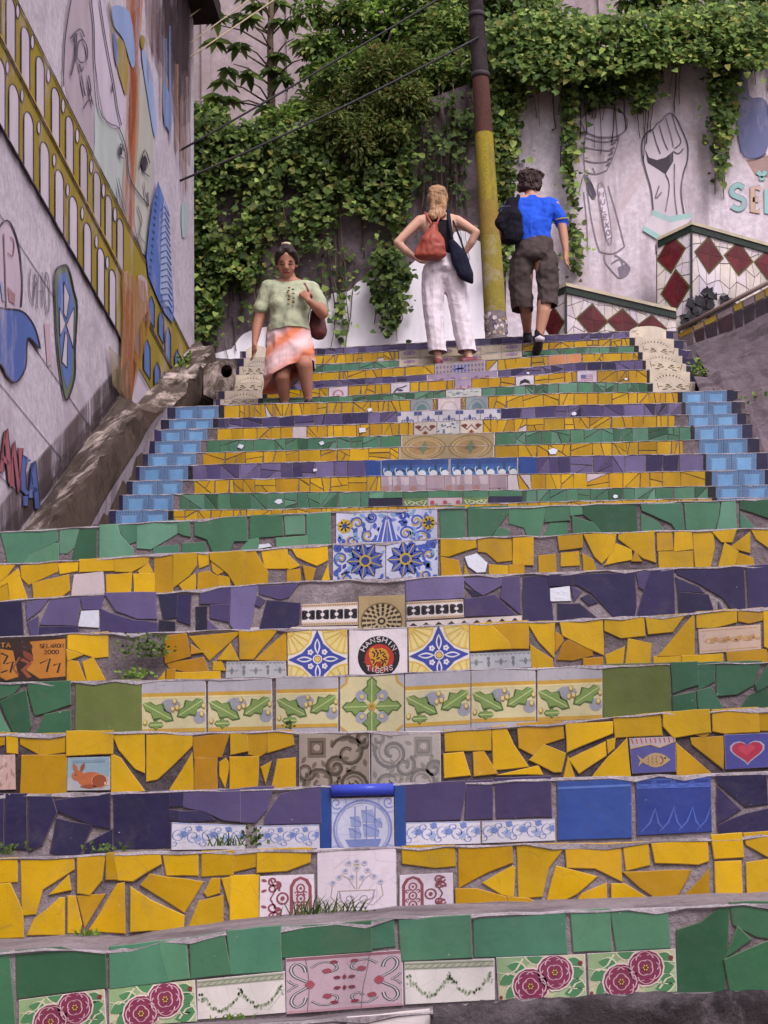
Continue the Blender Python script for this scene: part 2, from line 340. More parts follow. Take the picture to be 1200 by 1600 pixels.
def prof(tops, Y): return [(p.x, p.z) for p in (at(x, y, Y) for x, y in tops)]
def pz(pr, X):
    if X <= pr[0][0]: return pr[0][1]
    for a, b in zip(pr, pr[1:]):
        if X <= b[0]: return a[1] + (b[1] - a[1]) * (X - a[0]) / (b[0] - a[0])
    return pr[-1][1]
def pxy(tops, x):
    if x <= tops[0][0]: return tops[0][1]
    for a, b in zip(tops, tops[1:]):
        if x <= b[0]: return a[1] + (b[1] - a[1]) * (x - a[0]) / (b[0] - a[0])
    return tops[-1][1]
PL = [prof(t_, y) for t_, y in zip(TOPL, YL)]; PU = [prof(t_, y) for t_, y in zip(TOPU, YU)]
lower = empty('lower_stair_flight', (0, 3.35, 1.2)); tag(lower, 'wide lower flight of mosaic steps in green, yellow and purple tile', kind='structure')
upper = empty('upper_stair_flight', (0, 12.6, 3.5)); tag(upper, 'narrower upper flight of mosaic steps with blue bordered ends', kind='structure')
def make_step(parent, x0, x1, yf, ptop, yb, pback=None, zbot=None, lip=.007, rise=.0, name='step', wav=.0022, mort='mortar'):
    """one solid step: rough front face, proud nosing, tread that runs back to the next riser"""
    n = max(8, int((x1 - x0) / .05)); r2 = random.Random(int(yf * 1000)); mb = MB(); ms = []
    rows = []
    for i in range(n + 1):
        x = x0 + (x1 - x0) * i / n; z = pz(ptop, x) + r2.uniform(-wav, wav)
        lp = lip * r2.uniform(.75, 1.1); th = r2.uniform(.003, .0075) if r2.random() < .85 else .012
        rows.append([(x, yf, zbot), (x, yf, z - th - .004), (x, yf - lp, z - th), (x, yf - lp * .85, z - .002), (x, yf + .006, z), (x, yf + .03, z + .001), (x, yb + .02, z + rise), (x, yb + .02, zbot)])
    m_ = len(rows[0]); vs = [p for r_ in rows for p in r_]; fs = []
    for i in range(n):
        for k in range(m_ - 1): fs.append((i * m_ + k, (i + 1) * m_ + k, (i + 1) * m_ + k + 1, i * m_ + k + 1)); ms.append(1 if k in (1, 2, 3) else 0)
    fs.append([k for k in range(m_)]); fs.append([n * m_ + k for k in range(m_ - 1, -1, -1)]); ms += [0, 0]
    mb.add(vs, fs, (.5, .5, .5))
    o = mb.build(name, [mort, 'nosing'], parent); o.data.polygons.foreach_set('material_index', ms); return o
STEPL = []; STEPU = []
XL0, XL1 = -2.75, 2.9
zc = lambda pr: pz(pr, 0.1)
for k in range(9):
    yb = YL[k + 1] if k < 8 else 10.26
    STEPL.append(make_step(lower, XL0, XL1, YL[k], PL[k], yb, zbot=zc(PL[k]) - .42, rise=(.03 if k == 0 else 0), mort={3: 'darkmortar', 5: 'midmortar', 7: 'midmortar', 8: 'midmortar', 4: 'midmortar'}.get(k, 'mortar')))
for k in range(16):
    e = TOPU[k]; p0 = at(e[0][0], e[0][1], YU[k]).x - .02; p1 = at(e[-1][0], e[-1][1], YU[k]).x + .03
    if k == 0: p1 = 2.62
    yb = YU[k + 1] if k < 15 else 21.0
    STEPU.append(make_step(upper, p0, p1, YU[k], PU[k], yb, zbot=zc(PU[k]) - .5, mort='midmortar'))
# hidden steps between the landing and the part of the upper flight one can see, and plain steps under the lower frame edge
z9 = zc(PL[8]); zu = zc(PU[0])
for i in range(8):
    zt = z9 + (zu - z9) * (i + 1) / 9; make_step(upper, -1.95, 2.62, 10.26 + .29 * i, [(0, zt)], 10.55 + .29 * i, zbot=zt - .4)
z0p = [(p.x, p.z) for p in (at(0, 1625, 3.06), at(440, 1597, 3.06), at(680, 1577, 3.06), at(900, 1562, 3.06), at(1200, 1551, 3.06))]
st0 = make_step(lower, XL0, XL1, 3.06, z0p, 3.35, zbot=.75, name='step')
for i in range(7):
    zt = pz(z0p, 0) - .165 * (i + 1)
    if zt > 0.02: make_step(lower, XL0, XL1, 3.06 - .29 * (i + 1), [(0, zt)], 3.06 - .29 * i, zbot=max(0, zt - .4) - .01)
# landing body and mass under the flights
mb = MB(); mb.box((XL0, 5.7, .0), (XL1, 10.3, z9 - .06)); mb.build('landing', 'mortar', kind='structure')
def mass(name, prs, yy, x0, x1):
    pts = [(0, y, z - .2) for y, z in zip(yy, prs)]
    pts = [(x0, yy[0], 0)] + [(x0, p[1], p[2]) for p in pts] + [(x0, yy[-1], 0)]
    mb = MB(); mb.prism(pts, (x1 - x0, 0, 0)); return mb.build(name, 'mortar', kind='structure')
mass('ground_under_lower_flight', [.9] + [zc(p) - .05 for p in PL], [3.1] + [y + .1 for y in YL], XL0 + .02, XL1 - .02)
mass('ground_under_upper_flight', [z9] + [zc(p) - .25 for p in PU] + [zc(PU[-1]) - .25], [10.4] + [y + .1 for y in YU] + [21], -1.6, 2.5)

# ------------------------------------------------------------------ tile pieces
PAL = {'Y': ['b28c01', 'b69002', 'ac8401', 'b08a02', 'a67d01'], 'O': ['a27402', '9c6f03'], 'G': ['426e52', '4a775b', '3a664a', '558068', '427058'], 'g': ['2a5238', '30583e', '2c543a'],
       'P': ['433a60', '4c4268', '3e355a', '564c71'], 'p': ['292246', '241f40', '2e274c'], 'L': ['5e557a', '635a80', '574e71'], 'N': ['211f3a', '1c1a30'], 'V': ['525c2a', '56602e'],
       'B': ['22407f', '254584'], 'W': ['b9adb2', 'c2b7bb'], 'K': ['17151c'], 'T': ['8aa79c']}
def tone(c):
    col = hexc(rnd.choice(PAL[c])); f = rnd.uniform(.82, 1.12); return tuple(min(1, x * f) for x in col)
def roughen(p, amt, seg):
    out = []; n = len(p)
    for i in range(n):
        a, b = p[i], p[(i + 1) % n]; out.append(a)
        ln = math.hypot(b[0] - a[0], b[1] - a[1]); m_ = min(3, int(ln / seg))
        for j in range(1, m_):
            t_ = j / m_; out.append((a[0] + (b[0] - a[0]) * t_ + rnd.uniform(-amt, amt), a[1] + (b[1] - a[1]) * t_ + rnd.uniform(-amt, amt)))
    return out
def slab(mb, xz, Y, th, col, bev=.0016, tilt=True):
    """glazed piece standing th proud of the riser plane Y, with worn bevelled rim"""
    n = len(xz); ins = inset(xz, bev); ty = rnd.uniform(-.0009, .0009) if tilt else 0; cx = sum(p[0] for p in xz) / n; cz = sum(p[1] for p in xz) / n
    kx = rnd.uniform(-.022, .022) if tilt else 0; kz = rnd.uniform(-.03, .03) if tilt else 0
    f = lambda p, d: (p[0], Y - d - ty - (p[0] - cx) * kx - (p[1] - cz) * kz, p[1])
    vs = [f(p, th) for p in ins] + [f(p, th - bev * .8) for p in xz] + [(p[0], Y + .004, p[1]) for p in xz]
    area = sum(xz[i][0] * xz[(i + 1) % n][1] - xz[(i + 1) % n][0] * xz[i][1] for i in range(n))
    fr = list(range(n)) if area > 0 else list(range(n - 1, -1, -1))
    fs = [fr]; cols = [col]
    edge = mixc(col, hexc('8d7f78'), .55)
    for k in (0, 1):
        for i in range(n):
            j = (i + 1) % n; q = (k * n + i, (k + 1) * n + i, (k + 1) * n + j, k * n + j)
            fs.append(q if area > 0 else q[::-1]); cols.append(mixc(col, edge, .4) if k == 0 else edge)
    mb.add(vs, fs, cols)
TH = .0048
def shard(parent, poly_px, Y, col, name='tile_shard', mat='glaze', tops_below=None, prb=None, sink=True, collect=None, rough_amt=.0012, grow=.0037):
    pts = []
    for x, y in poly_px:
        p = at(x, y, Y); z = p.z
        if prb is not None and tops_below is not None:
            lim = pxy(tops_below, x)
            if y > lim - 7: z = min(z, pz(prb, p.x) + .006)      # the foot of the piece goes on down to the tread
        pts.append((p.x, z))
    pts = roughen(inset(pts, -grow), rough_amt, .03)
    mb = MB(); slab(mb, pts, Y, TH + rnd.uniform(-.0012, .0018), col)
    if collect is not None: collect.append((abs(sum(pts[i][0] * pts[(i + 1) % len(pts)][1] - pts[(i + 1) % len(pts)][0] * pts[i][1] for i in range(len(pts)))), mb, parent, name, mat)); return
    return mb.build(name, mat, parent)
def painted(parent, quad_px, Y, kind, full=False, base='d8ced2', name='painted_tile', label=None, mat='glaze', vis=None):
    """square patterned tile: body slab plus its printed pattern. full: the foot of the tile goes on behind the step in front"""
    q = [at(x, y, Y) for x, y in quad_px]
    if full:
        for a, b in ((0, 3), (1, 2)):
            w_ = (q[1] - q[0]).length; d = (q[b] - q[a]); q[b] = q[a] + d.normalized() * max(d.length, w_ * (full if full is not True else 1))
    mb = MB(); slab(mb, [(p.x, p.z) for p in q], Y, TH, mulc(hexc(base), .8), tilt=False)
    qf = quadmap(q[0], q[1], q[2], q[3], (0, -1, 0), TH, .0003)
    A = Art(lambda u, v, L: qf(min(.992, max(.008, u)), min(.992, max(.008, v)), L), mb, wh=(q[1] - q[0]).length / max(.001, (q[3] - q[0]).length))
    A.k = .8 * rnd.uniform(.9, 1.08)
    if kind: TILES[kind](A)
    return mb.build(name, mat, parent, label=label)
def piece_list(step_k, ox, oy, txt):
    for ln in txt.strip().splitlines():
        f = ln.split(); c = f[0]; v = [float(a) for a in f[1].replace(';', ',').split(',')]
        yield c, [(ox + v[i] / 2, oy + v[i + 1] / 2) for i in range(0, len(v), 2)]
TILES = {}
def T(name):
    def d(fn): TILES[name] = fn; return fn
    return d
hc = hexc
@T('roses')
def _(A):
    A.asp = A.wh
    A.rect(.01, .01, .99, .99, hc('b9b896'), 1); A.poly([(.01, .01), (.45, .01), (.3, .3), (.2, .5), (.01, .6)], hc('8aa478'), 2); A.poly([(.6, .99), (.99, .99), (.99, .5), (.85, .6), (.7, .8)], hc('9cb088'), 2)
    for cx, cy, a, l in ((.02, .62, -25, .2), (.08, .95, -40, .22), (.12, .2, 15, .22), (.75, .9, -10, .22), (.8, .62, 20, .2), (.78, .12, 20, .2), (.55, .1, 190, .22), (.98, .4, 170, .18)):
        A.leafp(cx, cy, a, l * 1.1, .15, hc('cfcab0'), 3); A.leafp(cx, cy, a, l, .12, hc('4d8257'), 4)
    for st in ([(.0, .35), (.12, .42), (.22, .3), (.3, .05)], [(.99, .6), (.88, .68), (.8, .9)], [(.6, .05), (.75, .25), (.99, .3)], [(.6, .85), (.75, .75), (.9, .8)]): A.line(st, .022, hc('cfcab0'), 5)
    for k, (cx, cy, r_) in enumerate(((.37, .7, .2), (.65, .4, .2))):
        ry = r_ * A.wh * .96
        A.disc(cx, cy, r_ * 1.09, hc('d6c8c0'), 6, ry * 1.09); A.disc(cx, cy, r_, hc('7d3350'), 7, ry)
        for i in range(6):
            a = i * 60 + k * 25; A.ring(cx + .075 * math.cos(R(a)), cy + .075 * A.wh * math.sin(R(a)), .1, .013, hc('cfaab2'), 8, 8, a - 80, a + 80, .1 * A.wh)
        for i in range(4):
            a = i * 90 + k * 40; A.ring(cx + .03 * math.cos(R(a)), cy + .03 * A.wh * math.sin(R(a)), .06, .012, hc('cfa8b0'), 9, 8, a - 80, a + 80, .06 * A.wh)
        A.disc(cx, cy, .04, hc('6a3a2e'), 10, .04 * A.wh)
        for i in range(6): A.disc(cx + .026 * math.cos(i * 1.05), cy + .026 * A.wh * math.sin(i * 1.05), .009, hc('cdb060'), 11, .009 * A.wh, 6)
    A.disc(.94, .2, .028, hc('7d2f3a'), 6, .028 * A.wh, 10); A.disc(.03, .93, .02, hc('7d2f3a'), 6, .02 * A.wh, 10)
@T('garland')
def _(A):
    A.rect(.01, .01, .99, .99, hc('cfc9c4'), 1); A.rect(.01, .02, .99, .2, hc('a9ab98'), 2); A.rect(.01, .05, .99, .08, hc('7f8672'), 3); A.rect(.01, .16, .99, .18, hc('7f8672'), 3)
    for i in range(12): A.line([(.04 + i * .08, .15), (.09 + i * .08, .09)], .015, hc('8a907c'), 4)
    for s0 in (.05, .5):
        for i in range(40):
            u = s0 + .45 * i / 39; v = .38 + .42 * math.sin(math.pi * i / 39)
            A.disc(u + rnd.uniform(-.008, .008), v + rnd.uniform(-.05, .05), .013, hc(rnd.choice(['9aa48a', '87937c', 'aab19c'])), 2, .045, 6)
    for u in (.05, .5, .95):
        for i in range(9): A.disc(u + rnd.uniform(-.03, .03), .35 + rnd.uniform(-.05, .22), .012, hc('97a089'), 2, .03, 6)
@T('arab')
def _(A):
    A.soft = True
    A.rect(.005, .01, .995, .99, hc('bda4ad'), 1); A.rect(.0, .0, 1, .06, hc('93626c'), 2); A.rect(0, .95, 1, 1, hc('b58d97'), 2)
    for sx in (0, 1):
        X = lambda u: u if sx == 0 else 1 - u
        for sy in (0, 1):
            Yv = lambda v: v if sy == 0 else 1 - v
            for w_, c, L in ((.034, '3f5852', 3), (.012, 'd2c2c6', 4)):
                A.line([(X(.22), Yv(.5)), (X(.15), Yv(.42)), (X(.07), Yv(.33)), (X(.045), Yv(.2)), (X(.09), Yv(.11)), (X(.15), Yv(.17)), (X(.17), Yv(.27))], w_, hc(c), L)
                A.line([(X(.22), Yv(.2)), (X(.3), Yv(.12)), (X(.4), Yv(.14)), (X(.44), Yv(.24)), (X(.38), Yv(.3)), (X(.34), Yv(.24))], w_ * .8, hc(c), L)
                A.line([(X(.02), Yv(.4)), (X(.05), Yv(.46)), (X(.1), Yv(.5))], w_ * .7, hc(c), L)
            A.leafp(X(.31), Yv(.26), 20 if (sx == 0) == (sy == 0) else (160 if sy == 0 else -20), .09, .09, hc('9a4a56'), 5); A.leafp(X(.45), Yv(.14), 200 if sx == 0 else -20, .08, .06, hc('8a3a48'), 5)
        A.leafp(X(.16), .5, 0 if sx == 0 else 180, .09, .15, hc('a4505e'), 5); A.leafp(X(.47), .42, 200 if sx == 0 else -20, .07, .06, hc('7d3644'), 5); A.leafp(X(.47), .58, 160 if sx == 0 else 20, .07, .06, hc('7d3644'), 5)
    A.leafp(.5, .36, 90, .09, .035, hc('7d3644'), 5); A.leafp(.5, .55, 90, .09, .035, hc('7d3644'), 5)
    A.line([(.17, .02), (.2, .5), (.18, .98)], .005, hc('7a6266'), 6); A.line([(.72, .02), (.69, .35), (.66, .6), (.64, .98)], .005, hc('7a6266'), 6)
def redt(A, mir):
    X = (lambda u: 1 - u) if mir else (lambda u: u)
    c = hc('8a4a52')
    A.rect(.01, .01, .99, .99, hc('d6cad2'), 1)
    A.poly([(X(.55), .97), (X(.55), .25), (X(.62), .1), (X(.75), .04), (X(.88), .1), (X(.95), .25), (X(.95), .97)], c, 2)
    A.poly([(X(.61), .93), (X(.61), .27), (X(.67), .15), (X(.75), .1), (X(.83), .15), (X(.89), .27), (X(.89), .93)], hc('cdbcc4'), 3)
    for v in (.3, .52, .74):
        A.ring(X(.75), v, .07, .03, c, 4, 12, 0, 360, .09); A.disc(X(.75), v, .025, c, 4, .03, 8)
        for s in (-1, 1): A.curl(X(.75 + s * .09), v + .1, .05, 90, .8, .025, c, 4, 8, s)
    A.ring(X(.42), .5, .1, .035, c, 3, 14, 0, 360, .12); A.disc(X(.42), .5, .04, c, 4, .05, 8)
    for v0, s in ((.12, 1), (.3, -1), (.68, 1), (.88, -1)):
        A.curl(X(.25), v0, .12, 20, 1.1, .035, c, 3, 12, s); A.leafp(X(.3), v0, 40 * s, .14, .07, c, 4); A.leafp(X(.14), v0, 200 * s, .12, .06, c, 4)
    A.line([(X(.2), .08), (X(.3), .3), (X(.2), .5), (X(.3), .72), (X(.2), .94)], .03, c, 3)
TILES['redtile'] = lambda A: redt(A, False); TILES['redtile2'] = lambda A: redt(A, True)
@T('vase')
def _(A):
    A.rect(.01, .005, .99, .995, hc('d5c9d0'), 1); c = hc('a096a4'); d = hc('ab9a8c')
    A.disc(.5, .0, .025, hc('6a5658'), 2, .02, 8); A.rect(.03, .02, .97, .03, hc('c5b8bf'), 2)
    A.line([(.28, .62), (.3, .75), (.38, .86), (.62, .86), (.7, .75), (.72, .62)], .02, c, 2); A.line([(.26, .62), (.74, .62)], .015, d, 2)
    for s in (-1, 1):
        A.line([(.5 + s * .02, .6), (.5 + s * .1, .45), (.5 + s * .2, .38)], .012, d, 2); A.line([(.5 + s * .3, .5), (.5 + s * .33, .7), (.5 + s * .2, .84), (.5 + s * .06, .78)], .014, d, 2)
        A.curl(.5 + s * .1, .74, .08, 90, 1, .012, c, 3, 10, s); A.leafp(.5 + s * .05, .3, 90 - s * 50, -.12, .07, hc('c3bfae'), 3)
    for cx, cy in ((.5, .3), (.28, .42), (.72, .42), (.36, .33), (.64, .33), (.2, .5), (.8, .5), (.44, .42), (.57, .43), (.5, .2), (.4, .22), (.6, .22)):
        A.disc(cx, cy, .045, hc('a9a6ba'), 3, .038, 8); A.ring(cx, cy, .04, .012, hc('cfc8d2'), 4, 8, 0, 360, .034); A.disc(cx, cy, .013, hc('8d90b4'), 5, .012, 6)
    A.line([(.5, .25), (.5, .6)], .012, d, 2)
@T('rococo')
def _(A):
    A.asp = A.wh * .9; A.rect(.005, .01, .995, .99, hc('d4d0da'), 1); c = hc('7386c0'); c2 = hc('9caad2')
    for i in range(5):
        u = .1 + i * .2; s = 1 if i % 2 else -1
        A.curl(u, .5, .1, 90 * s, 1.2, .016, c, 2, 14, s); A.curl(u + .08, .5 + s * .22, .07, 0, 1, .014, c2, 3, 10, -s); A.curl(u - .06, .5 - s * .25, .06, 180, .9, .014, c, 3, 10, s)
        A.leafp(u, .5, 30 * s, .12, .12, c2, 2, .3); A.leafp(u + .05, .3, -60 * s, .1, .1, c, 3, .3)
    A.rect(.005, .01, .995, .05, c2, 2)
@T('ship')
def _(A):
    A.rect(.01, .01, .99, .99, hc('bfc0d6'), 1); c = hc('7a88bc'); d = hc('96a0c8')
    for i in range(4):
        cx, cy = ((.08, .08), (.92, .08), (.08, .92), (.92, .92))[i]; A.curl(cx, cy, .1, 45, 1.2, .02, c, 2, 12); A.ring(cx, cy, .16, .02, d, 2)
    A.ring(.5, .5, .46, .03, c, 3, 28); A.ring(.5, .5, .42, .015, d, 3, 28); A.disc(.5, .5, .405, hc('c6c8da'), 2, n=24)
    A.poly([(.22, .66), (.8, .66), (.74, .8), (.3, .8)], c, 4)
    for x0, y0, w_, h in ((.3, .3, .16, .16), (.48, .2, .2, .2), (.5, .42, .24, .2), (.28, .48, .18, .16), (.68, .34, .12, .14)):
        A.poly([(x0, y0), (x0 + w_ * .9, y0 - .01), (x0 + w_ * 1.1, y0 + h * .6), (x0 + w_, y0 + h), (x0 + .02, y0 + h * .95)], d, 4); A.line([(x0, y0), (x0 + w_ * 1.1, y0 + h * .6), (x0 + w_, y0 + h)], .014, c, 5)
    for u in (.38, .56, .7): A.line([(u, .14), (u, .68)], .016, c, 5)
    for i in range(7): A.line([(.14 + .1 * i, .84 + .01 * (i % 2)), (.22 + .1 * i, .85)], .014, c, 4)
def pais(A, bgc, c1, c2, mir):
    X = (lambda u: 1 - u) if mir else (lambda u: u)
    A.rect(.005, .005, .995, .995, hc(bgc), 1); a, b = hc(c1), hc(c2)
    A.rect(*sorted((X(.12), X(.38)))[:1], .08, sorted((X(.12), X(.38)))[1], .36, b, 2); A.ring(X(.25), .22, .12, .03, a, 3, 4, 45, 405); A.disc(X(.25), .22, .05, hc(bgc), 4, n=8)
    for cx, cy, r_, a0, s in ((.7, .3, .26, 200, 1), (.75, .75, .22, 20, -1), (.3, .72, .26, 120, 1), (.52, .5, .16, 300, -1), (.1, .55, .14, 0, 1), (.55, .9, .15, 180, 1), (.9, .1, .14, 90, -1)):
        A.curl(X(cx), cy, r_, a0, 1.3, .045, a, 3, 18, s if not mir else -s); A.curl(X(cx), cy, r_ * .8, a0 + 40, 1.2, .022, b, 4, 16, s if not mir else -s)
        for q in range(5): A.leafp(X(cx) + r_ * .9 * math.cos(R(a0 + q * 60)), cy + r_ * .9 * math.sin(R(a0 + q * 60)), a0 + q * 60 + 60, .12, .06, b, 2)
    for i in range(5): A.disc(X(.72) + .06 * math.cos(i * 1.26), .76 + .06 * math.sin(i * 1.26), .045, hc(bgc), 5, n=8); A.disc(X(.72), .76, .035, a, 6, n=8)
TILES['paisley'] = lambda A: pais(A, '9c8f80', '4f4438', '6e6152', False); TILES['paisley2'] = lambda A: pais(A, 'a39c98', '706d6c', '857f78', True)
def oakl(A, cx, cy, ang, ln, wd):
    A.leafp(cx, cy, ang, ln, wd * 1.2, hc('4c6234'), 4, .3); A.leafp(cx, cy, ang, ln * .95, wd * .95, hc('748c4c'), 5, .3); A.line([(cx, cy), (cx + ln * .9 * math.cos(R(ang)), cy + ln * .9 * math.sin(R(ang)))], .018, hc('a7b878'), 6)
@T('oak')
def _(A):
    A.rect(.0, .0, 1, 1, hc('a6a3aa'), 1); A.rect(0, .21, 1, .79, hc('c2b98f'), 2); A.rect(0, .2, 1, .26, hc('b8923c'), 3); A.rect(0, .76, 1, .82, hc('b8923c'), 3); A.rect(0, .26, 1, .285, hc('d2c490'), 3)
    A.disc(.45, .4, .16, hc('8f9099'), 3, .1); A.disc(.9, .6, .1, hc('8f9099'), 3, .1); A.disc(.38, .52, .08, hc('84868f'), 4, .07, 10)
    oakl(A, .02, .36, 30, .56, .2); oakl(A, .97, .32, 148, .5, .2); oakl(A, .35, .7, 180, .25, .12)
    for cx, cy in ((.52, .34), (.56, .44), (.49, .46), (.97, .42), (.94, .55), (.06, .66)):
        A.disc(cx, cy, .035, hc('8f7a3a'), 6, .05, 10); A.disc(cx - .006, cy - .008, .026, hc('cdb878'), 7, .036, 8)
@T('oakcross')
def _(A):
    A.rect(0, 0, 1, 1, hc('a6a3aa'), 1)
    A.poly([(.12, .02), (.88, .02), (.93, .14), (1, .2), (1, .8), (.93, .86), (.88, .98), (.12, .98), (.07, .86), (0, .8), (0, .2), (.07, .14)], hc('c2b98f'), 2)
    A.line([(.12, .02), (.1, .12), (.0, .2)], .04, hc('b8923c'), 3); A.line([(.88, .02), (.9, .12), (1, .2)], .04, hc('b8923c'), 3); A.line([(0, .8), (.1, .88), (.12, 1)], .04, hc('b8923c'), 3); A.line([(1, .8), (.9, .88), (.88, 1)], .04, hc('b8923c'), 3)
    for a in (45, 135, 225, 315): A.disc(.5 + .24 * math.cos(R(a)), .5 + .24 * math.sin(R(a)), .09, hc('9093a0'), 3, n=10); A.disc(.5 + .22 * math.cos(R(a)), .5 + .22 * math.sin(R(a)), .035, hc('c5b070'), 7, n=8)
    for a in (0, 90, 180, 270): oakl(A, .5 + .05 * math.cos(R(a)), .5 + .05 * math.sin(R(a)), a, .42, .2)
    A.disc(.5, .5, .06, hc('b8923c'), 8, n=10); A.disc(.5, .5, .03, hc('8f7a3a'), 9, n=8)
@T('star')
def _(A):
    A.rect(.005, .005, .995, .995, hc('d9d3cc'), 1); y = hc('cfae52'); bl = hc('3a479a')
    for cx, cy, a0 in ((0, 0, 0), (1, 0, 90), (1, 1, 180), (0, 1, 270)):
        A.disc(cx, cy, .42, hc('d8c884'), 2, n=10, a0=a0, a1=a0 + 90); A.ring(cx, cy, .41, .025, y, 3, 10, a0, a0 + 90)
        for q in (10, 28, 46, 64, 82): A.line([(cx + .12 * math.cos(R(a0 + q)), cy + .12 * math.sin(R(a0 + q))), (cx + .4 * math.cos(R(a0 + q)), cy + .4 * math.sin(R(a0 + q)))], .022, y, 4)
        A.disc(cx, cy, .13, y, 4, n=6, a0=a0, a1=a0 + 90)
    pts = []
    for i in range(16):
        a = i * 22.5; r_ = (.48, .2, .2, .2)[i % 4] if i % 2 == 0 else .17
        r_ = .49 if i % 4 == 0 else (.26 if i % 4 == 2 else .275); pts.append((.5 + r_ * math.cos(R(a)), .5 + r_ * math.sin(R(a))))
    A.poly(pts, bl, 4)
    for a in (0, 90, 180, 270):
        A.leafp(.5 + .08 * math.cos(R(a)), .5 + .08 * math.sin(R(a)), a, .27, .1, hc('d4d0d8'), 5); A.leafp(.5 + .12 * math.cos(R(a)), .5 + .12 * math.sin(R(a)), a, .2, .05, bl, 6)
        cx, cy = .5 + .165 * math.cos(R(a + 45)), .5 + .165 * math.sin(R(a + 45))
        for q in range(5): A.disc(cx + .03 * math.cos(q * 1.26), cy + .03 * math.sin(q * 1.26), .022, hc('d6d2da'), 6, n=6)
    A.disc(.5, .5, .05, y, 7, n=8); A.ring(.5, .5, .07, .02, hc('d6d2da'), 7, 10)
@T('tiger')
def _(A):
    A.rect(.005, .005, .995, .995, hc('d8cfd6'), 1); k = hc('1b191d')
    A.disc(.51, .5, .36, k, 2, n=28); A.disc(.52, .53, .25, hc('a83226'), 3, n=24)
    for i, ch in enumerate('HANSHIN'):
        a = R(-150 + i * 20); cx, cy = .51 + .3 * math.cos(a), .5 + .3 * math.sin(a); ta = a + math.pi / 2
        for st in FONT[ch]:
            A.line([(cx + (x - .5) * .07 * math.cos(ta) - (y - .5) * .085 * math.sin(ta), cy + (x - .5) * .07 * math.sin(ta) + (y - .5) * .085 * math.cos(ta)) for x, y in st], .018, hc('c9c2c6'), 4)
    S = lambda Q: [(.52 + (a - .55) * .95, .53 + (b - .59) * .95) for a, b in Q]
    A.poly(S([(.36, .5), (.38, .42), (.43, .38), (.47, .42), (.6, .4), (.68, .44), (.73, .54), (.7, .68), (.62, .78), (.52, .78), (.43, .72), (.39, .62)]), hc('c08a2c'), 4)
    for q in ([(.42, .46), (.47, .5), (.45, .56)], [(.48, .43), (.53, .5), (.5, .56)], [(.56, .43), (.58, .5), (.63, .47)], [(.66, .5), (.61, .54), (.68, .58)], [(.7, .6), (.63, .62), (.67, .68)], [(.4, .6), (.46, .62), (.44, .68)], [(.46, .72), (.5, .66), (.56, .66)], [(.6, .74), (.62, .66), (.58, .6)], [(.5, .6), (.56, .57)], [(.54, .74), (.58, .75)]): A.line(S(q), .026, k, 5)
    A.poly(S([(.5, .66), (.58, .64), (.6, .72), (.52, .73)]), hc('9c2c22'), 6)
    for i, ch in enumerate('TIGERS'):
        for st in FONT[ch]: A.line([(.3 + i * .078 + x * .06, .7 + y * .085 - .02 * abs(i - 2.5) ) for x, y in st], .028, k, 4); A.line([(.3 + i * .078 + x * .06, .7 + y * .085 - .02 * abs(i - 2.5)) for x, y in st], .012, hc('d8cfd6'), 5)
@T('frieze')
def _(A):
    A.rect(.005, .01, .995, .99, hc('aeb0b4'), 1); c = hc('74797e'); A.rect(.005, .02, .995, .1, c, 2); A.rect(.005, .04, .995, .08, hc('b8babd'), 3)
    for i in range(14): A.rect(.03 + i * .07, .12, .05 + i * .07, .18, c, 2)
    for u in (.1, .3, .5, .7, .9):
        if u in (.1, .5, .9): A.curl(u - .05, .55, .07, 0, 1.1, .02, c, 2, 10); A.curl(u + .05, .55, .07, 180, 1.1, .02, c, 2, 10, -1); A.leafp(u, .8, -90, .45, .05, c, 3)
        else: A.leafp(u, .9, -90, .5, .05, c, 2); A.disc(u, .35, .03, c, 3, .1, 8)
@T('bw')
def _(A):
    A.asp = A.wh * .8; A.rect(.005, .01, .995, .99, hc('cfc4be'), 1); k = hc('2a2730'); A.rect(0, .02, 1, .14, hc('bfa98c'), 2); A.rect(0, .86, 1, .98, hc('bfa98c'), 2)
    for i in range(24): A.rect(.01 + i * .042, .05, .03 + i * .042, .11, hc('8a6a4a'), 3); A.rect(.01 + i * .042, .89, .03 + i * .042, .95, hc('8a6a4a'), 3)
    for i in range(4):
        u = .125 + i * .25; A.rect(u - .115, .17, u + .115, .83, hc('d6ccc8'), 2)
        for a in (45, 135, 225, 315): A.leafp(u, .5, a, .15, .1, k, 3)
        for su in (-1, 1): A.poly([(u + su * .115, .3), (u + su * .05, .5), (u + su * .115, .7)], k, 3)
        A.disc(u, .5, .035, hc('d6ccc8'), 4, .09, 10)
@T('bwstrip')
def _(A):
    A.rect(.005, .02, .995, .98, hc('cfc4be'), 1)
    for i in range(9): A.poly([(.02 + i * .11, .95), (.06 + i * .11, .3), (.1 + i * .11, .95)], hc('2a2730'), 2)
@T('medal')
def _(A):
    A.rect(.005, .005, .995, .995, hc('b09a70'), 1); k = hc('33291f'); A.disc(.5, .62, .42, hc('c0ac84'), 2, n=24)
    for r_, m_ in ((.38, 20), (.28, 16), (.18, 12)):
        for i in range(m_):
            a0 = i * 360 / m_; A.ring(.5, .62, r_, .085, k, 3, 2, a0, a0 + 180 / m_)
    A.disc(.5, .62, .09, k, 3, n=10); A.disc(.5, .62, .045, hc('c0ac84'), 4, n=8); A.ring(.5, .62, .44, .02, hc('6e5a3c'), 3, 28)
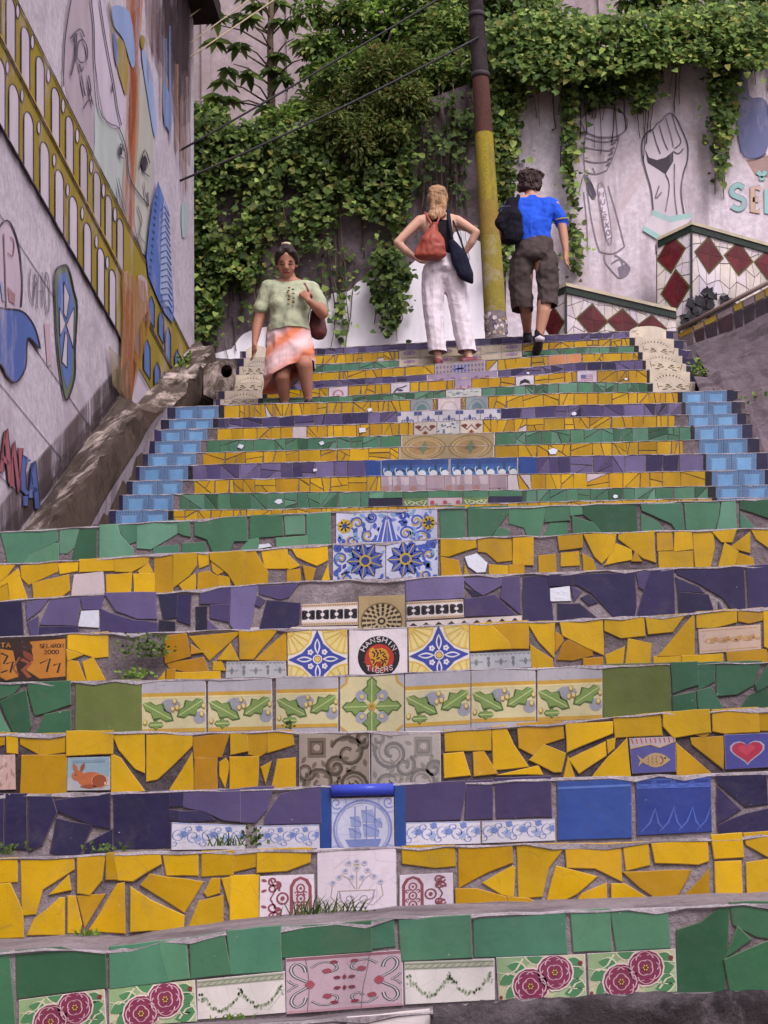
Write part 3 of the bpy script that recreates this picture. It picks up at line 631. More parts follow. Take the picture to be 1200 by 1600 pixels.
def bflor(A, fl, low):
    X = (lambda u: 1 - u) if fl else (lambda u: u)
    A.rect(.005, .005, .995, .995, hc('b9bdd2'), 1); b = hc('4458a8'); d = hc('2f3f86'); y = hc('b39a3c'); g = hc('7a9ac0')
    for q in range(34): A.leafp(rnd.random(), rnd.random(), rnd.random() * 360, .13, .07, rnd.choice([b, d, hc('6a7cc0'), hc('8596cc')]), 1.5)
    def flower(cx, cy, r_):
        for q in range(7): A.disc(cx + r_ * .7 * math.cos(q * .9), cy + r_ * .7 * math.sin(q * .9), r_ * .45, y, 4, n=8)
        A.disc(cx, cy, r_ * .4, d, 5, n=8)
    if not low:
        flower(X(.17), .3, .13)
        for cx, cy, r_, a, s in ((.42, .25, .16, 90, 1), (.3, .62, .18, 200, -1), (.62, .5, .16, 0, 1), (.12, .72, .1, 0, -1), (.7, .14, .12, 180, -1)):
            A.curl(X(cx), cy, r_, a, 1.25, .04, b, 2, 16, s if not fl else -s); A.curl(X(cx), cy, r_ * .65, a + 60, 1, .03, y if r_ > .15 else d, 3, 12, s if not fl else -s)
            for q in range(4): A.leafp(X(cx) + r_ * math.cos(R(a + q * 80)), cy + r_ * math.sin(R(a + q * 80)), a + 80 * q + 30, .14, .08, b if q % 2 else g, 3)
        A.poly([(X(1), .12), (X(.9), .2), (X(.82), .5), (X(.7), .62), (X(.8), .7), (X(1), .72)], b, 4); A.line([(X(.98), .2), (X(.9), .65)], .025, hc('c3c6d8'), 5); A.line([(X(.9), .25), (X(.8), .62)], .02, hc('c3c6d8'), 5)
        A.disc(X(.92), .86, .16, d, 4, n=12); A.ring(X(.92), .86, .13, .03, y, 5, 12)
    else:
        cx, cy = X(.62), .36
        for q in range(9):
            a = 20 + q * 40; A.leafp(cx, cy, a, .36, .2, d, 3); A.leafp(cx, cy, a, .33, .14, b, 4); A.line([(cx, cy), (cx + .33 * math.cos(R(a)), cy + .33 * math.sin(R(a)))], .02, y, 5)
        A.disc(cx, cy, .12, y, 6, n=12); A.disc(cx, cy, .08, d, 7, n=10)
        for ux, uy, r_, a, s in ((.16, .3, .15, 90, 1), (.25, .7, .15, 200, -1), (.5, .1, .1, 0, 1), (.1, .1, .1, 0, -1), (.55, .8, .14, 180, -1)):
            A.curl(X(ux), uy, r_, a, 1.25, .045, b, 2, 16, s); A.curl(X(ux), uy, r_ * .6, a + 60, 1, .03, y if r_ > .14 else d, 3, 12, s)
            for q in range(4): A.leafp(X(ux) + r_ * math.cos(R(a + q * 80)), uy + r_ * math.sin(R(a + q * 80)), a + 80 * q + 30, .15, .09, g if q % 2 else b, 3)
for nm_, f_, l_ in (('bf_tl', False, False), ('bf_tr', True, False), ('bf_bl', False, True), ('bf_br', True, True)):
    TILES[nm_] = (lambda f_, l_: lambda A: bflor(A, f_, l_))(f_, l_)
@T('rabbit')
def _(A):
    A.rect(.005, .005, .995, .995, hc('86a0ae'), 1); A.rect(.005, .6, .995, .995, hc('a8aab2'), 2); o = hc('b0623a'); c = hc('8e4a2c')
    A.disc(.55, .68, .3, o, 3, .24); A.disc(.75, .72, .18, c, 4, .2); A.disc(.25, .55, .14, o, 4, .16); A.leafp(.24, .45, -110, .3, .1, o, 5); A.leafp(.32, .45, -75, .3, .1, c, 5)
    A.ring(.75, .72, .18, .02, hc('c98a66'), 5, 14, 0, 360, .2); A.disc(.2, .53, .02, hc('2a1a16'), 6, n=6); A.leafp(.3, .88, 0, .45, .12, c, 5); A.disc(.92, .8, .06, hc('c9b0a0'), 5, n=8)
    A.rect(.12, .08, .88, .16, hc('7890a0'), 3)
@T('fish')
def _(A):
    A.rect(.005, .005, .995, .995, hc('4c4c86'), 1); A.poly([(.0, .0), (1, .0), (1, .14), (.85, .2), (.65, .3), (.45, .2), (.25, .24), (0, .3)], hc('a89a9c'), 2)
    for i in range(10): A.line([(.05 + i * .1, .02), (.07 + i * .1, .16)], .022, hc('a8464c'), 3)
    A.line([(0, .3), (.25, .24), (.45, .2), (.65, .3), (.85, .2), (1, .14)], .03, hc('b09060'), 4)
    A.leafp(.22, .65, 0, .66, .42, hc('a58a62'), 3); A.poly([(.3, .65), (.14, .48), (.2, .65), (.14, .82)], hc('a58a62'), 3); A.ring(.58, .65, .13, .03, hc('6f5a44'), 5, 10, -60, 60); A.disc(.76, .6, .025, hc('33291f'), 5, n=6)
    for i in range(3):
        for j in range(3): A.ring(.36 + i * .09, .57 + j * .08, .04, .012, hc('7d684c'), 4, 6, -90, 90)
@T('heart')
def _(A):
    A.rect(.005, .005, .995, .995, hc('4a4a92'), 1)
    def h(s, dx=0, dy=0):
        pts = []
        for i in range(22):
            t_ = 2 * math.pi * i / 22; pts.append((.5 + dx + s * 16 * math.sin(t_) ** 3 / 17, .5 + dy - s * (13 * math.cos(t_) - 5 * math.cos(2 * t_) - 2 * math.cos(3 * t_) - math.cos(4 * t_)) / 17))
        return pts
    A.poly(h(.42), hc('a8a4b4'), 2); A.poly(h(.37), hc('b02f48'), 3); A.poly(h(.2, -.02, -.04), hc('c04258'), 4)
@T('pinkpic')
def _(A):
    A.rect(.01, .01, .99, .99, hc('c4a49c'), 1)
    for i in range(14): A.leafp(rnd.random() * .8 + .1, rnd.random() * .8 + .1, rnd.random() * 360, .25, .12, hc(rnd.choice(['a8857c', 'cdb5ac', 'b7948a'])), 2 + i % 3)
@T('peachpic')
def _(A):
    A.rect(.01, .01, .99, .99, hc('cbb09a'), 1); c = hc('b98e5c')
    A.line([(.04, .1), (.96, .1)], .02, c, 2); A.line([(.04, .9), (.96, .9)], .02, c, 2)
    for u in (.2, .4, .6, .8): A.curl(u, .5, .12, 60, 1.2, .025, c, 2, 12); A.leafp(u, .6, -70, .25, .12, c, 3); A.leafp(u + .05, .5, 20, .2, .1, hc('c29a6c'), 3)
@T('selpic')
def _(A):
    o = hc('b0742c'); k = hc('33241e')
    A.rect(.005, .005, .995, .995, k, 1); A.poly([(.0, .25), (.2, .3), (.28, .9), (.1, .98), (0, .9)], o, 2); A.poly([(.45, .1), (.98, .05), (.98, .9), (.6, .95), (.4, .75), (.5, .45)], o, 2)
    A.leafp(.35, .3, 60, .3, .12, hc('7a4030'), 3); A.disc(.4, .22, .09, hc('3c2620'), 4, .1); A.line([(.32, .5), (.45, .6), (.35, .75), (.45, .92)], .07, hc('8a4a36'), 3); A.line([(.3, .45), (.2, .7), (.28, .85)], .03, hc('8a4a36'), 3)
    for p in ([(.02, .35), (.12, .42), (.06, .6)], [(.1, .6), (.2, .55), (.16, .8)], [(.02, .8), (.12, .75)], [(.6, .6), (.75, .5), (.7, .8)], [(.8, .65), (.9, .6), (.86, .82)]): A.line(p, .03, k, 3)
    A.text('SELARON', .6, .16, .04, .09, .014, k, 4, 1.3); A.text('2000', .66, .3, .045, .09, .014, k, 4, 1.3); A.text('TA', .02, .12, .06, .1, .02, o, 4)
@T('relief')
def _(A):
    b = hc('2c3f8e'); A.rect(.005, .005, .995, .995, hc('2b3c84'), 1); A.rect(.01, .12, .99, .2, hc('4a63b4'), 3); A.rect(.01, .03, .99, .06, hc('40589f'), 2)
    for i in range(4): A.ring(.12 + i * .25, .05, .12, .03, hc('43589f'), 4, 10, 0, 180)
    for i in range(4): A.line([(.05 + i * .25, .95), (.17 + i * .25, .8), (.25 + i * .25, .55), (.29 + i * .25, .8), (.36 + i * .25, .92)], .035, hc('4b62ae'), 3, taper=True)
@T('plainblue')
def _(A): A.rect(.005, .1, .995, .14, hc('5270b4'), 2)
@T('bside')
def _(A):
    A.rect(.01, .01, .99, .99, hc('6483a8'), 1); d = hc('41587c')
    A.rect(.24, .3, .78, .99, hc('6f9fcb'), 2); A.rect(.2, .26, .82, .3, hc('80a8cc'), 3)
    for i in range(9): A.rect(.04 + i * .107, .07, .08 + i * .107, .13, d, 3); A.rect(.04 + i * .107, .17, .08 + i * .107, .2, d, 3)
    for v in range(6):
        for u in (.07, .14, .86, .93): A.rect(u - .015, .28 + v * .12, u + .015, .33 + v * .12, d, 3)
def creamhalf(A, up):
    A.rect(.005, .005, .995, .995, hc('d3c6b2'), 1)
    c = hc('5c4820')
    if up:
        for i in range(13): a = R(195 + i * 12.5); A.line([(.5 + .36 * math.cos(a), 1.0 + .6 * math.sin(a)), (.5 + .42 * math.cos(a), 1.0 + .72 * math.sin(a))], .03, c, 2)
        A.ring(.5, 1.0, .46, .015, hc('c4b294'), 2, 16, 190, 350, .85); A.line([(.5, .05), (.5, .95)], .008, hc('b5a68c'), 2)
        for s in (-1, 1): A.curl(.5 + s * .14, .85, .1, 90, 1, .03, c, 3, 10, s)
    else:
        for s in (-1, 1):
            A.curl(.5 + s * .15, .45, .1, 90, 1.1, .035, c, 3, 12, s); A.leafp(.5 + s * .15, .6, 90 - s * 40, .2, .1, hc('5f5a34'), 4); A.leafp(.5 + s * .25, .4, 90 - s * 90, .12, .1, hc('9a7a3c'), 4)
            A.leafp(.5 + s * .1, .35, -90 + s * 30, .18, .08, c, 4); A.line([(.5 + s * .4, .1), (.5 + s * .36, .6)], .015, c, 2)
        A.disc(.5, .7, .04, hc('8c5a3a'), 4, n=8)
TILES['cream_a'] = lambda A: creamhalf(A, True); TILES['cream_b'] = lambda A: creamhalf(A, False)
@T('figures')
def _(A):
    A.rect(.005, .01, .995, .99, hc('a5929c'), 1)
    for u in (.2, .5, .8, 1.1): A.line([(u * .9, .02), (u * .9, .98)], .01, hc('8a7780'), 2)
    for u in (.1, .3, .55): A.poly([(u, .02), (u + .14, .02), (u + .15, .5), (u + .1, .55), (u + .02, .5)], hc('bfb2b8'), 2); A.disc(u - .04, .75, .06, hc('a07c74'), 3, .2, 10)
    for u in (.75, .9): A.leafp(u, .9, -60, .2, .2, hc('93808c'), 2)
@T('swans')
def _(A):
    A.rect(.005, .01, .995, .99, hc('3f6fae'), 1); A.rect(.005, .01, .995, .3, hc('2f4a86'), 2); A.rect(.005, .3, .995, .45, hc('375a9c'), 2); w_ = hc('cfd4dc')
    for i in range(6):
        u = .04 + i * .165; A.disc(u + .07, .8, .055, w_, 4, .2, 12); A.line([(u + .02, .85), (u + .0, .6), (u + .015, .45), (u + .03, .48)], .014, w_, 5); A.leafp(u + .05, .78, -35, .08, .12, w_, 5)
    for u in (.115, .44, .8):
        for a in (-110, -90, -70, -50): A.leafp(u, .9, a, .8 if a == -90 else .5, .04, hc('33465c'), 3)
def circ(A, top):
    A.rect(.005, .005, .995, .995, hc('a3926e'), 1)
    for u in (.25, .75):
        a0, a1 = (180, 360) if top else (0, 180); v = 1.0 if top else 0.0
        A.disc(u, v, .24, hc('8f7a50'), 2, .92, 20, a0, a1); A.disc(u, v, .215, hc('b29c70'), 3, .82, 20, a0, a1); A.ring(u, v, .19, .012, hc('8a6a3c'), 4, 18, a0, a1, .72); A.disc(u, v, .15, hc('a5875a'), 4, .58, 16, a0, a1)
        s = -1 if top else 1
        A.poly([(u - .13, v), (u + .13, v), (u, v + s * .3)], hc('7d5a40'), 5); A.poly([(u - .05, v), (u + .05, v), (u, v + s * .55)], hc('6a7a5c'), 6); A.leafp(u + .03, v, s * 50, .12, .12, hc('b08a5c'), 6); A.leafp(u - .03, v, s * 130, .12, .12, hc('b08a5c'), 6)
TILES['circ_t'] = lambda A: circ(A, True); TILES['circ_b'] = lambda A: circ(A, False)
@T('brownorn')
def _(A):
    A.rect(.01, .01, .99, .99, hc('c9bdb0'), 1); c = hc('6e3a30')
    A.line([(.05, .3), (.3, .6), (.5, .3), (.7, .6), (.95, .3)], .09, c, 2); A.disc(.2, .35, .13, c, 3, n=8); A.disc(.8, .35, .13, c, 3, n=8); A.disc(.5, .8, .14, hc('a8763c'), 3, n=8); A.leafp(.5, .95, -90, .35, .12, c, 4); A.line([(.1, .95), (.9, .95)], .06, hc('a8763c'), 2)
@T('blueorn')
def _(A):
    A.rect(.01, .01, .99, .99, hc('c8c6cc'), 1); c = hc('4a5288')
    A.leafp(.5, .9, -90, .55, .16, c, 2); A.curl(.33, .75, .14, 90, 1, .06, c, 3, 10); A.curl(.67, .75, .14, 90, 1, .06, c, 3, 10, -1); A.rect(0, .05, .18, .35, c, 2); A.rect(.82, .05, 1, .35, c, 2); A.line([(.05, .95), (.95, .95)], .06, c, 2)
@T('teal')
def _(A):
    A.rect(.01, .01, .99, .99, hc('8d979c'), 1); A.poly([(.2, .98), (.3, .55), (.5, .35), (.7, .55), (.8, .98)], hc('5f7c80'), 2); A.disc(.5, .85, .1, hc('a08070'), 3, n=8); A.ring(.5, .95, .4, .04, hc('6f7f86'), 3, 12, 180, 360, .8)
@T('arch')
def _(A):
    A.rect(.01, .01, .99, .99, hc('c9bbbf'), 1); A.ring(.5, .95, .33, .05, hc('b0a49c'), 2, 14, 180, 360, .7); A.disc(.5, .95, .26, hc('d2c8ce'), 2, .55, 12, 180, 360); A.rect(.0, .05, .06, .98, hc('6a4436'), 3); A.rect(.94, .05, 1, .98, hc('6a4436'), 3)
@T('whiteblue')
def _(A):
    A.rect(.01, .01, .99, .99, hc('c9cac4'), 1); c = hc('5a6a94'); g = hc('6e7a6c')
    for i in range(16): A.leafp(rnd.uniform(.05, .95), rnd.uniform(.1, .95), rnd.random() * 360, .16, .1, rnd.choice([c, g, hc('8a94a8')]), 2 + i % 3)
@T('lilacflor')
def _(A):
    A.rect(.01, .01, .99, .99, hc('a493ac'), 1)
    for i in range(12): A.disc(.05 + i * .08, .7 + .15 * (i % 2), .035, hc(rnd.choice(['a0525c', 'c9a6ac', '8a5a78', 'b8a890'])), 2, .2, 8)
@T('dots')
def _(A):
    A.rect(.01, .01, .99, .99, hc('a79aa2'), 1)
    for i in range(14):
        for j in range(2): A.disc(.04 + i * .07, .3 + j * .4, .02, hc('7d6a78' if abs(i - 7) > 2 else '4c62b4'), 2, .13, 8)
    for i in range(8): A.leafp(.4 + rnd.random() * .2, .5, rnd.random() * 360, .08, .15, hc('4c62b4'), 3)
@T('flowerpanel')
def _(A):
    A.rect(.005, .01, .995, .99, hc('bcae98'), 1)
    for i in range(1, 6): A.line([(i / 6, 0), (i / 6, 1)], .006, hc('948a78'), 2)
    for s in (-1, 1):
        A.line([(.5 + s * .02, .95), (.5 + s * .2, .75), (.5 + s * .3, .8), (.5 + s * .45, .6)], .018, hc('6f7a58'), 2); A.leafp(.5 + s * .2, .75, -90 + s * 55, .12, .12, hc('77825e'), 3); A.leafp(.5 + s * .35, .72, -90 + s * 75, .1, .1, hc('77825e'), 3)
        for u, v in ((.42, .25), (.12, .3)):
            A.disc(.5 + s * u, v, .05, hc('8a6e8e'), 3, .2, 10); A.ring(.5 + s * u, v, .03, .01, hc('b9a2b4'), 4, 8, 0, 360, .12)
@T('butterfly')
def _(A):
    A.rect(.01, .01, .99, .99, hc('5a7a4c'), 1); c = hc('b9bd92')
    for s in (-1, 1): A.curl(.5 + s * .2, .5, .2, 90, 1, .08, c, 2, 12, s); A.line([(.5, .8), (.5 + s * .3, .9), (.5 + s * .45, .3), (.5 + s * .2, .25)], .07, c, 3)
@T('rosestrip')
def _(A):
    A.rect(.01, .01, .99, .99, hc('b8a6ac'), 1)
    for u in (.12, .5, .88): A.disc(u, .55, .07, hc('a04a5c'), 2, .28, 8); A.leafp(u + .06, .7, 0, .12, .2, hc('6e8a6a'), 2)
@T('bird')
def _(A):
    A.rect(.02, .02, .98, .98, hc('cfc8d4'), 1); k = hc('3c3a4a'); A.line([(.15, .8), (.35, .45), (.6, .4), (.85, .25)], .1, k, 2); A.leafp(.3, .55, 20, .4, .2, k, 3)
@T('sign')
def _(A):
    A.rect(.02, .02, .98, .98, hc('cfc8d4'), 1); k = hc('24222c'); A.poly([(.2, .75), (.25, .45), (.5, .25), (.75, .45), (.8, .75), (.5, .6)], k, 2); A.rect(.2, .78, .8, .88, k, 2)
@T('flag')
def _(A):
    A.rect(.02, .02, .98, .98, hc('cfc3d4'), 1)
    for i in range(4): A.rect(.18, .28 + i * .13, .82, .34 + i * .13, hc('a05a66'), 2)
    A.rect(.18, .28, .45, .55, hc('6a6aa0'), 3)
@T('pinkflor')
def _(A):
    A.rect(.02, .02, .98, .98, hc('cfc0cc'), 1); A.ring(.5, .7, .25, .1, hc('b0727c'), 2, 12, 170, 370, .4); A.disc(.5, .75, .1, hc('c09a8a'), 3, n=8)
@T('orangeshard')
def _(A): A.rect(.02, .02, .98, .98, hc('c98a5c'), 1)
# ------------------------------------------------------------------ broken-tile pieces of the lower flight: colour + outline (half-pixel units of the survey sheets)
DATA = {
9: [((0, 780), '''
G 5,108;175,95;178,130;140,150;90,175;35,198;20,160
G 40,198;95,178;170,142;182,140;182,190
G 190,97;245,92;230,150;210,168;190,168
g 215,190;250,98;300,88;300,180
G 315,85;365,82;375,115;415,160;415,172;315,182
G 372,85;425,78;428,130;405,138;385,115
G 432,78;552,68;555,105;530,120;470,155;430,152
G 560,72;590,70;592,115;575,112;560,105
G 482,152;555,146;560,168;482,172
G 572,142;640,138;648,160;570,166
G 610,68;768,55;772,130;730,130;690,148;650,125;612,112
G 785,55;880,50;882,112;784,122
G 890,52;948,46;950,108;895,110
G 780,130;806,126;800,155;695,160
G 865,125;957,118;957,142;868,150
G 960,48;1030,44;1030,136;962,142'''), ((600, 780), '''
G 178,26;250,24;250,116;178,120
G 265,28;385,24;385,45;355,85;290,115;265,117
G 300,118;360,90;388,100;388,112
G 392,25;500,23;500,50;465,102;440,88;392,75
G 507,25;575,24;577,65;505,70
G 475,110;520,78;570,75;570,110
G 582,25;615,23;618,46;585,50
g 625,22;785,18;790,100;730,96;650,68;625,48
G 590,58;650,77;722,102;590,112
G 805,20;925,17;940,90;900,76;808,35
G 805,50;850,70;912,98;805,102
G 940,17;1045,12;1043,50;1010,90;945,95
G 1057,12;1095,10;1097,92;1025,94;1052,50
g 1115,10;1200,5;1200,58;1150,40;1115,30
G 1115,45;1200,75;1200,88;1115,92''')],
8: [((0, 780), '''
Y 0,208;42,210;20,240;0,255
Y 0,265;56,222;60,236;20,262;0,272
Y 0,274;20,266;33,308;0,315
Y 28,262;60,244;105,305;40,310
Y 68,212;180,200;178,225;90,265;70,245
Y 105,267;213,239;216,285;115,305
Y 185,205;243,195;240,223;190,232
W 235,240;320,230;328,292;222,298
Y 252,192;357,186;357,222;252,226
Y 362,186;465,177;460,200;410,226;362,225
Y 335,240;410,234;400,282;338,290
Y 420,238;480,235;480,286;424,286
Y 435,226;463,205;474,228;440,232
Y 485,177;540,175;538,278;487,280
Y 545,177;612,172;612,208;590,238;545,272
Y 564,270;608,238;610,260;605,270
Y 620,172;650,175;650,203;625,213
Y 658,172;765,165;765,260;715,233;660,190
Y 663,198;698,225;680,235;668,225
Y 622,235;650,228;680,245;668,275;620,275
Y 770,168;795,165;835,230;825,260;770,263
Y 820,167;895,160;900,215;830,215
Y 902,180;932,208;905,218
Y 900,225;935,222;940,240;915,255;900,252
Y 915,155;1020,145;1022,190;990,206;930,180
Y 950,212;983,220;965,246
Y 985,255;1025,207;1030,255
O 557,280;605,280;605,298;560,295
Y 685,242;715,247;718,262;680,262'''), ((600, 780), '''
Y 180,128;283,124;285,150;200,178;180,176
Y 180,185;230,195;248,230;180,234
Y 295,128;395,122;398,190;355,195;320,165;297,163
Y 252,207;280,232;252,234
Y 405,125;463,122;463,205;405,205
Y 330,208;385,212;388,230;330,236
Y 393,210;435,210;436,232;393,234
Y 485,180;533,175;535,230;485,234
Y 545,120;617,114;617,150;550,158
Y 555,172;605,167;608,205;555,208
Y 557,214;620,214;620,225;557,230
Y 628,115;722,108;715,160;680,198;660,180
Y 622,175;650,192;672,213;625,214
Y 735,110;840,103;845,195;810,183;735,125
Y 695,203;725,142;770,160;772,188
Y 777,193;785,170;800,193
Y 755,205;810,203;810,218;755,222
Y 660,222;718,215;720,222;665,228
Y 855,110;897,106;900,158;856,160
Y 910,108;958,102;962,155;908,162
Y 860,168;962,165;965,210;862,212
Y 968,108;1025,102;1030,150;1000,206;975,208
Y 1030,105;1097,98;1085,133;1055,133
Y 1087,150;1140,110;1140,166;1110,158
Y 1027,205;1065,142;1103,165;1078,202
Y 1090,200;1107,172;1150,187;1155,200
Y 1150,97;1200,94;1200,150;1165,125''')],
7: [((0, 780), '''
p 0,325;65,322;78,418;0,424
P 85,325;148,315;125,345;88,373
P 90,387;118,372;118,413
P 160,318;248,308;245,345;235,393;130,390
P 255,310;322,305;312,343;262,343
P 332,297;485,295;487,372;430,372;365,348;340,310
P 320,348;340,358;420,382;490,390;490,414;318,412
N 500,298;552,298;548,368;515,373
p 557,300;595,300;592,390;557,378
N 502,382;545,387;545,414;500,412
p 550,398;590,400;592,416;550,418
p 125,403;243,400;246,412;125,416
N 615,340;645,338;640,412;617,412
P 628,285;718,278;716,325;628,325
P 660,335;715,332;712,382;660,370
P 652,384;735,402;732,408;650,415
L 725,278;803,272;770,395;722,392
P 815,275;928,268;900,305;875,312;812,295
p 837,320;935,328;932,388;800,395
P 808,307;825,317;812,335;800,330'''), ((600, 780), '''
L 70,255;245,245;247,306;72,316
P 250,252;370,245;370,265;310,298;285,283
N 257,278;298,298;280,303
P 255,315;345,302;408,360;255,365
P 375,248;420,245;425,356;395,330;367,308
p 438,248;515,240;520,310;528,378;440,378
p 520,240;590,238;590,268;520,270
p 600,240;780,233;785,335;765,360;650,293;600,265
p 545,330;610,330;715,365;545,376
P 588,277;613,290;595,313
p 620,310;640,300;662,322;640,330
P 790,232;830,228;815,283;800,275
p 835,228;900,222;905,353;775,362;803,330
p 910,222;1120,213;1122,336;1060,308;985,263;920,235
p 915,250;980,277;992,290;920,285
p 922,294;1010,302;1038,345;925,352
P 1047,327;1078,340;1050,345
p 1135,212;1200,208;1200,335;1142,338''')],
6: [((0, 780), '''
Y 215,428;335,418;335,490;300,494;215,466
Y 212,475;250,488;215,502
Y 215,507;243,512;283,568;215,568
Y 262,512;290,499;350,565;287,566
O 525,430;580,424;592,490;520,510;515,470
Y 598,432;745,418;655,500
O 600,460;625,478;600,482
O 525,515;635,498;648,535;590,540;530,525
Y 687,500;720,457;742,502
Y 750,415;862,412;790,498;752,498
Y 805,500;892,420;893,502
Y 670,512;690,508;700,533;668,533
Y 550,545;685,543;688,560;550,560
Y 467,562;512,547;512,562
O 525,535;545,535;548,560;520,560'''), ((600, 780), '''
Y 270,393;325,390;388,450;390,466;272,473
Y 332,388;447,383;448,465;395,465
Y 452,388;530,385;528,488;485,443
Y 460,462;523,502;526,520;465,528
Y 552,385;680,377;682,483;635,463;560,425
O 545,500;560,457;575,444;648,477;648,487;590,502
O 538,420;556,432;556,445;538,470
Y 692,378;808,373;812,425;740,432;692,410
Y 700,515;695,490;748,467;735,512
Y 747,510;765,440;832,455;822,505
Y 820,372;938,362;900,413;828,420
Y 862,488;965,368;967,485
O 625,502;680,498;682,515;628,518
Y 845,495;925,490;925,505;845,510
Y 978,355;1098,348;1098,383;1030,400;980,400
Y 1108,350;1180,342;1182,376;1140,386;1110,380
Y 932,493;1055,487;1055,503;935,507
Y 1072,482;1193,472;1193,495;1075,498
Y 1187,345;1200,343;1200,465;1190,460''')],
5: [((0, 1040), '''
G 0,60;68,55;40,88;0,103
g 5,115;80,82;95,190;62,205
G 0,145;48,205;0,205
g 92,55;218,52;218,120;112,153;92,80
g 105,205;142,157;218,144;220,205
V 240,52;437,47;440,202;240,205'''), ((600, 1040), '''
V 685,0;890,-5;893,148;687,152
g 898,-5;975,-8;980,58;905,83
g 905,99;968,87;972,140;905,143
g 985,-5;1030,-8;1030,48;985,73
g 980,82;1020,72;1038,102;1073,130;985,138
g 1040,-8;1175,-10;1150,60;1100,88;1042,93
g 1090,130;1140,97;1195,72;1195,125
g 1162,60;1200,0;1200,60;1167,78''')],
4: [((0, 1040), '''
Y 0,215;12,212;10,245;0,248
Y 24,215;52,215;52,272;26,270
Y 65,218;202,215;200,268;130,278;68,245
Y 72,285;206,283;206,388;68,388
Y 212,210;350,207;350,273;213,279
Y 358,220;448,215;448,330;425,320;375,262
Y 352,282;375,292;468,380;352,385
Y 462,222;597,220;597,250;490,353;462,358
Y 515,380;598,284;606,380
O 607,228;712,218;690,283;610,286
O 613,293;675,293;675,375;613,378
Y 690,305;705,295;715,310;702,370;690,345
Y 724,215;770,210;772,265;725,275
Y 778,212;830,208;828,270;810,282;780,275
Y 722,290;805,288;800,372;722,375
Y 838,210;910,205;915,245;840,268
Y 820,320;842,308;830,360
Y 845,370;870,297;920,292;920,368'''), ((600, 1040), '''
Y 192,205;330,200;330,262;195,265
Y 340,195;375,190;402,250;445,313;345,323
Y 420,185;555,178;558,225;500,243;465,276;425,255
Y 190,280;245,275;265,340;192,348
Y 282,275;310,272;348,335;285,342
Y 350,343;480,317;490,338
Y 460,295;500,252;563,277;550,330;530,330
Y 554,342;575,294;600,340
Y 570,185;710,180;710,210;575,266
Y 582,295;688,244;690,280;610,333
Y 632,345;700,292;755,237;768,340
Y 720,165;860,152;865,215;725,222
Y 875,150;1012,142;1015,206;905,223;875,190
Y 1028,142;1165,135;1168,205;1065,210;1030,203
Y 1172,140;1200,135;1200,200;1173,200
Y 700,237;718,232;715,258;703,268
Y 962,230;1055,225;1055,316;965,245
Y 915,250;1048,324;1050,328;918,332
O 980,217;1013,212;1000,224''')],
3: [((0, 1040), '''
p 0,405;10,405;10,575;0,575
p 25,405;82,405;80,570;20,568
p 98,410;160,408;175,460;130,558;95,575
p 178,425;342,405;342,506;300,498;180,450
p 180,482;285,502;240,583;162,580
p 272,560;350,517;350,580;267,584
p 360,402;527,395;530,565;362,568
p 535,400;572,397;570,435;535,438
P 575,405;660,392;747,390;748,485;700,480;640,453;577,440
p 565,460;640,457;665,480;565,485
p 535,455;560,458;562,482;537,480
P 755,388;850,382;830,450;795,488;755,486
P 835,470;880,405;998,378;1000,490;832,493
B 1006,385;1030,380;1030,565;1006,567'''), ((600, 1040), '''
B 37,380;62,378;64,560;38,560
P 68,378;250,365;253,375;235,478;68,483
P 262,365;335,362;335,475;257,478
P 352,355;517,350;520,470;355,473
p 1040,345;1190,340;1195,430;1130,438;1047,368
p 1045,387;1108,450;1045,488
p 1047,502;1130,467;1195,452;1195,512;1050,520''')],
2: [((0, 1300), '''
Y 0,88;50,85;50,152;0,155
Y 0,168;30,165;68,250;70,325;0,328
Y 70,92;228,85;228,115;130,178;110,253;75,256
Y 167,190;213,145;218,178
Y 92,318;110,277;190,210;198,210;198,318
Y 247,82;325,78;315,150;280,193;248,188
Y 218,205;233,205;252,290;246,312;218,312
Y 247,205;322,199;267,288
Y 285,305;370,167;385,164;387,312
Y 338,72;353,70;367,145;337,145
Y 362,72;498,72;500,98;415,150;374,147
Y 413,180;470,217;572,264;570,298;413,308
Y 447,165;470,137;628,160;575,246
Y 515,78;615,72;615,132;525,132
Y 635,65;727,62;725,130;635,135
Y 737,65;795,62;795,106;734,120
Y 644,190;665,150;683,150;682,188;650,198
Y 594,298;625,220;693,204;693,290
Y 699,150;717,147;717,228
Y 724,142;805,138;803,282;724,290
Y 808,58;968,54;965,92;895,118;808,123'''), ((600, 1300), '''
Y 60,50;216,46;218,103;160,108;62,95
Y 237,55;395,50;397,93;320,123;238,168
Y 317,160;400,112;404,116;400,198;370,193
Y 227,182;290,182;378,207;380,245;230,250
Y 390,207;450,212;538,234;538,242;392,245
Y 418,42;565,40;510,110;490,198;425,203
Y 512,222;540,112;655,142;600,190;535,223
Y 570,42;735,38;738,148;660,110;575,108
Y 587,235;620,197;690,167;692,232
Y 714,167;750,167;866,230;715,235
Y 750,38;820,35;825,100;760,116
Y 757,130;950,124;940,150;890,223;800,170
Y 840,42;1005,28;1008,88;980,98;850,93
Y 912,222;1010,127;1012,215
Y 1025,15;1112,8;1117,75;1035,80
Y 1037,98;1110,95;1115,215;1042,218
Y 1127,8;1200,3;1200,75;1135,38
Y 1135,100;1200,90;1200,212;1140,215''')],
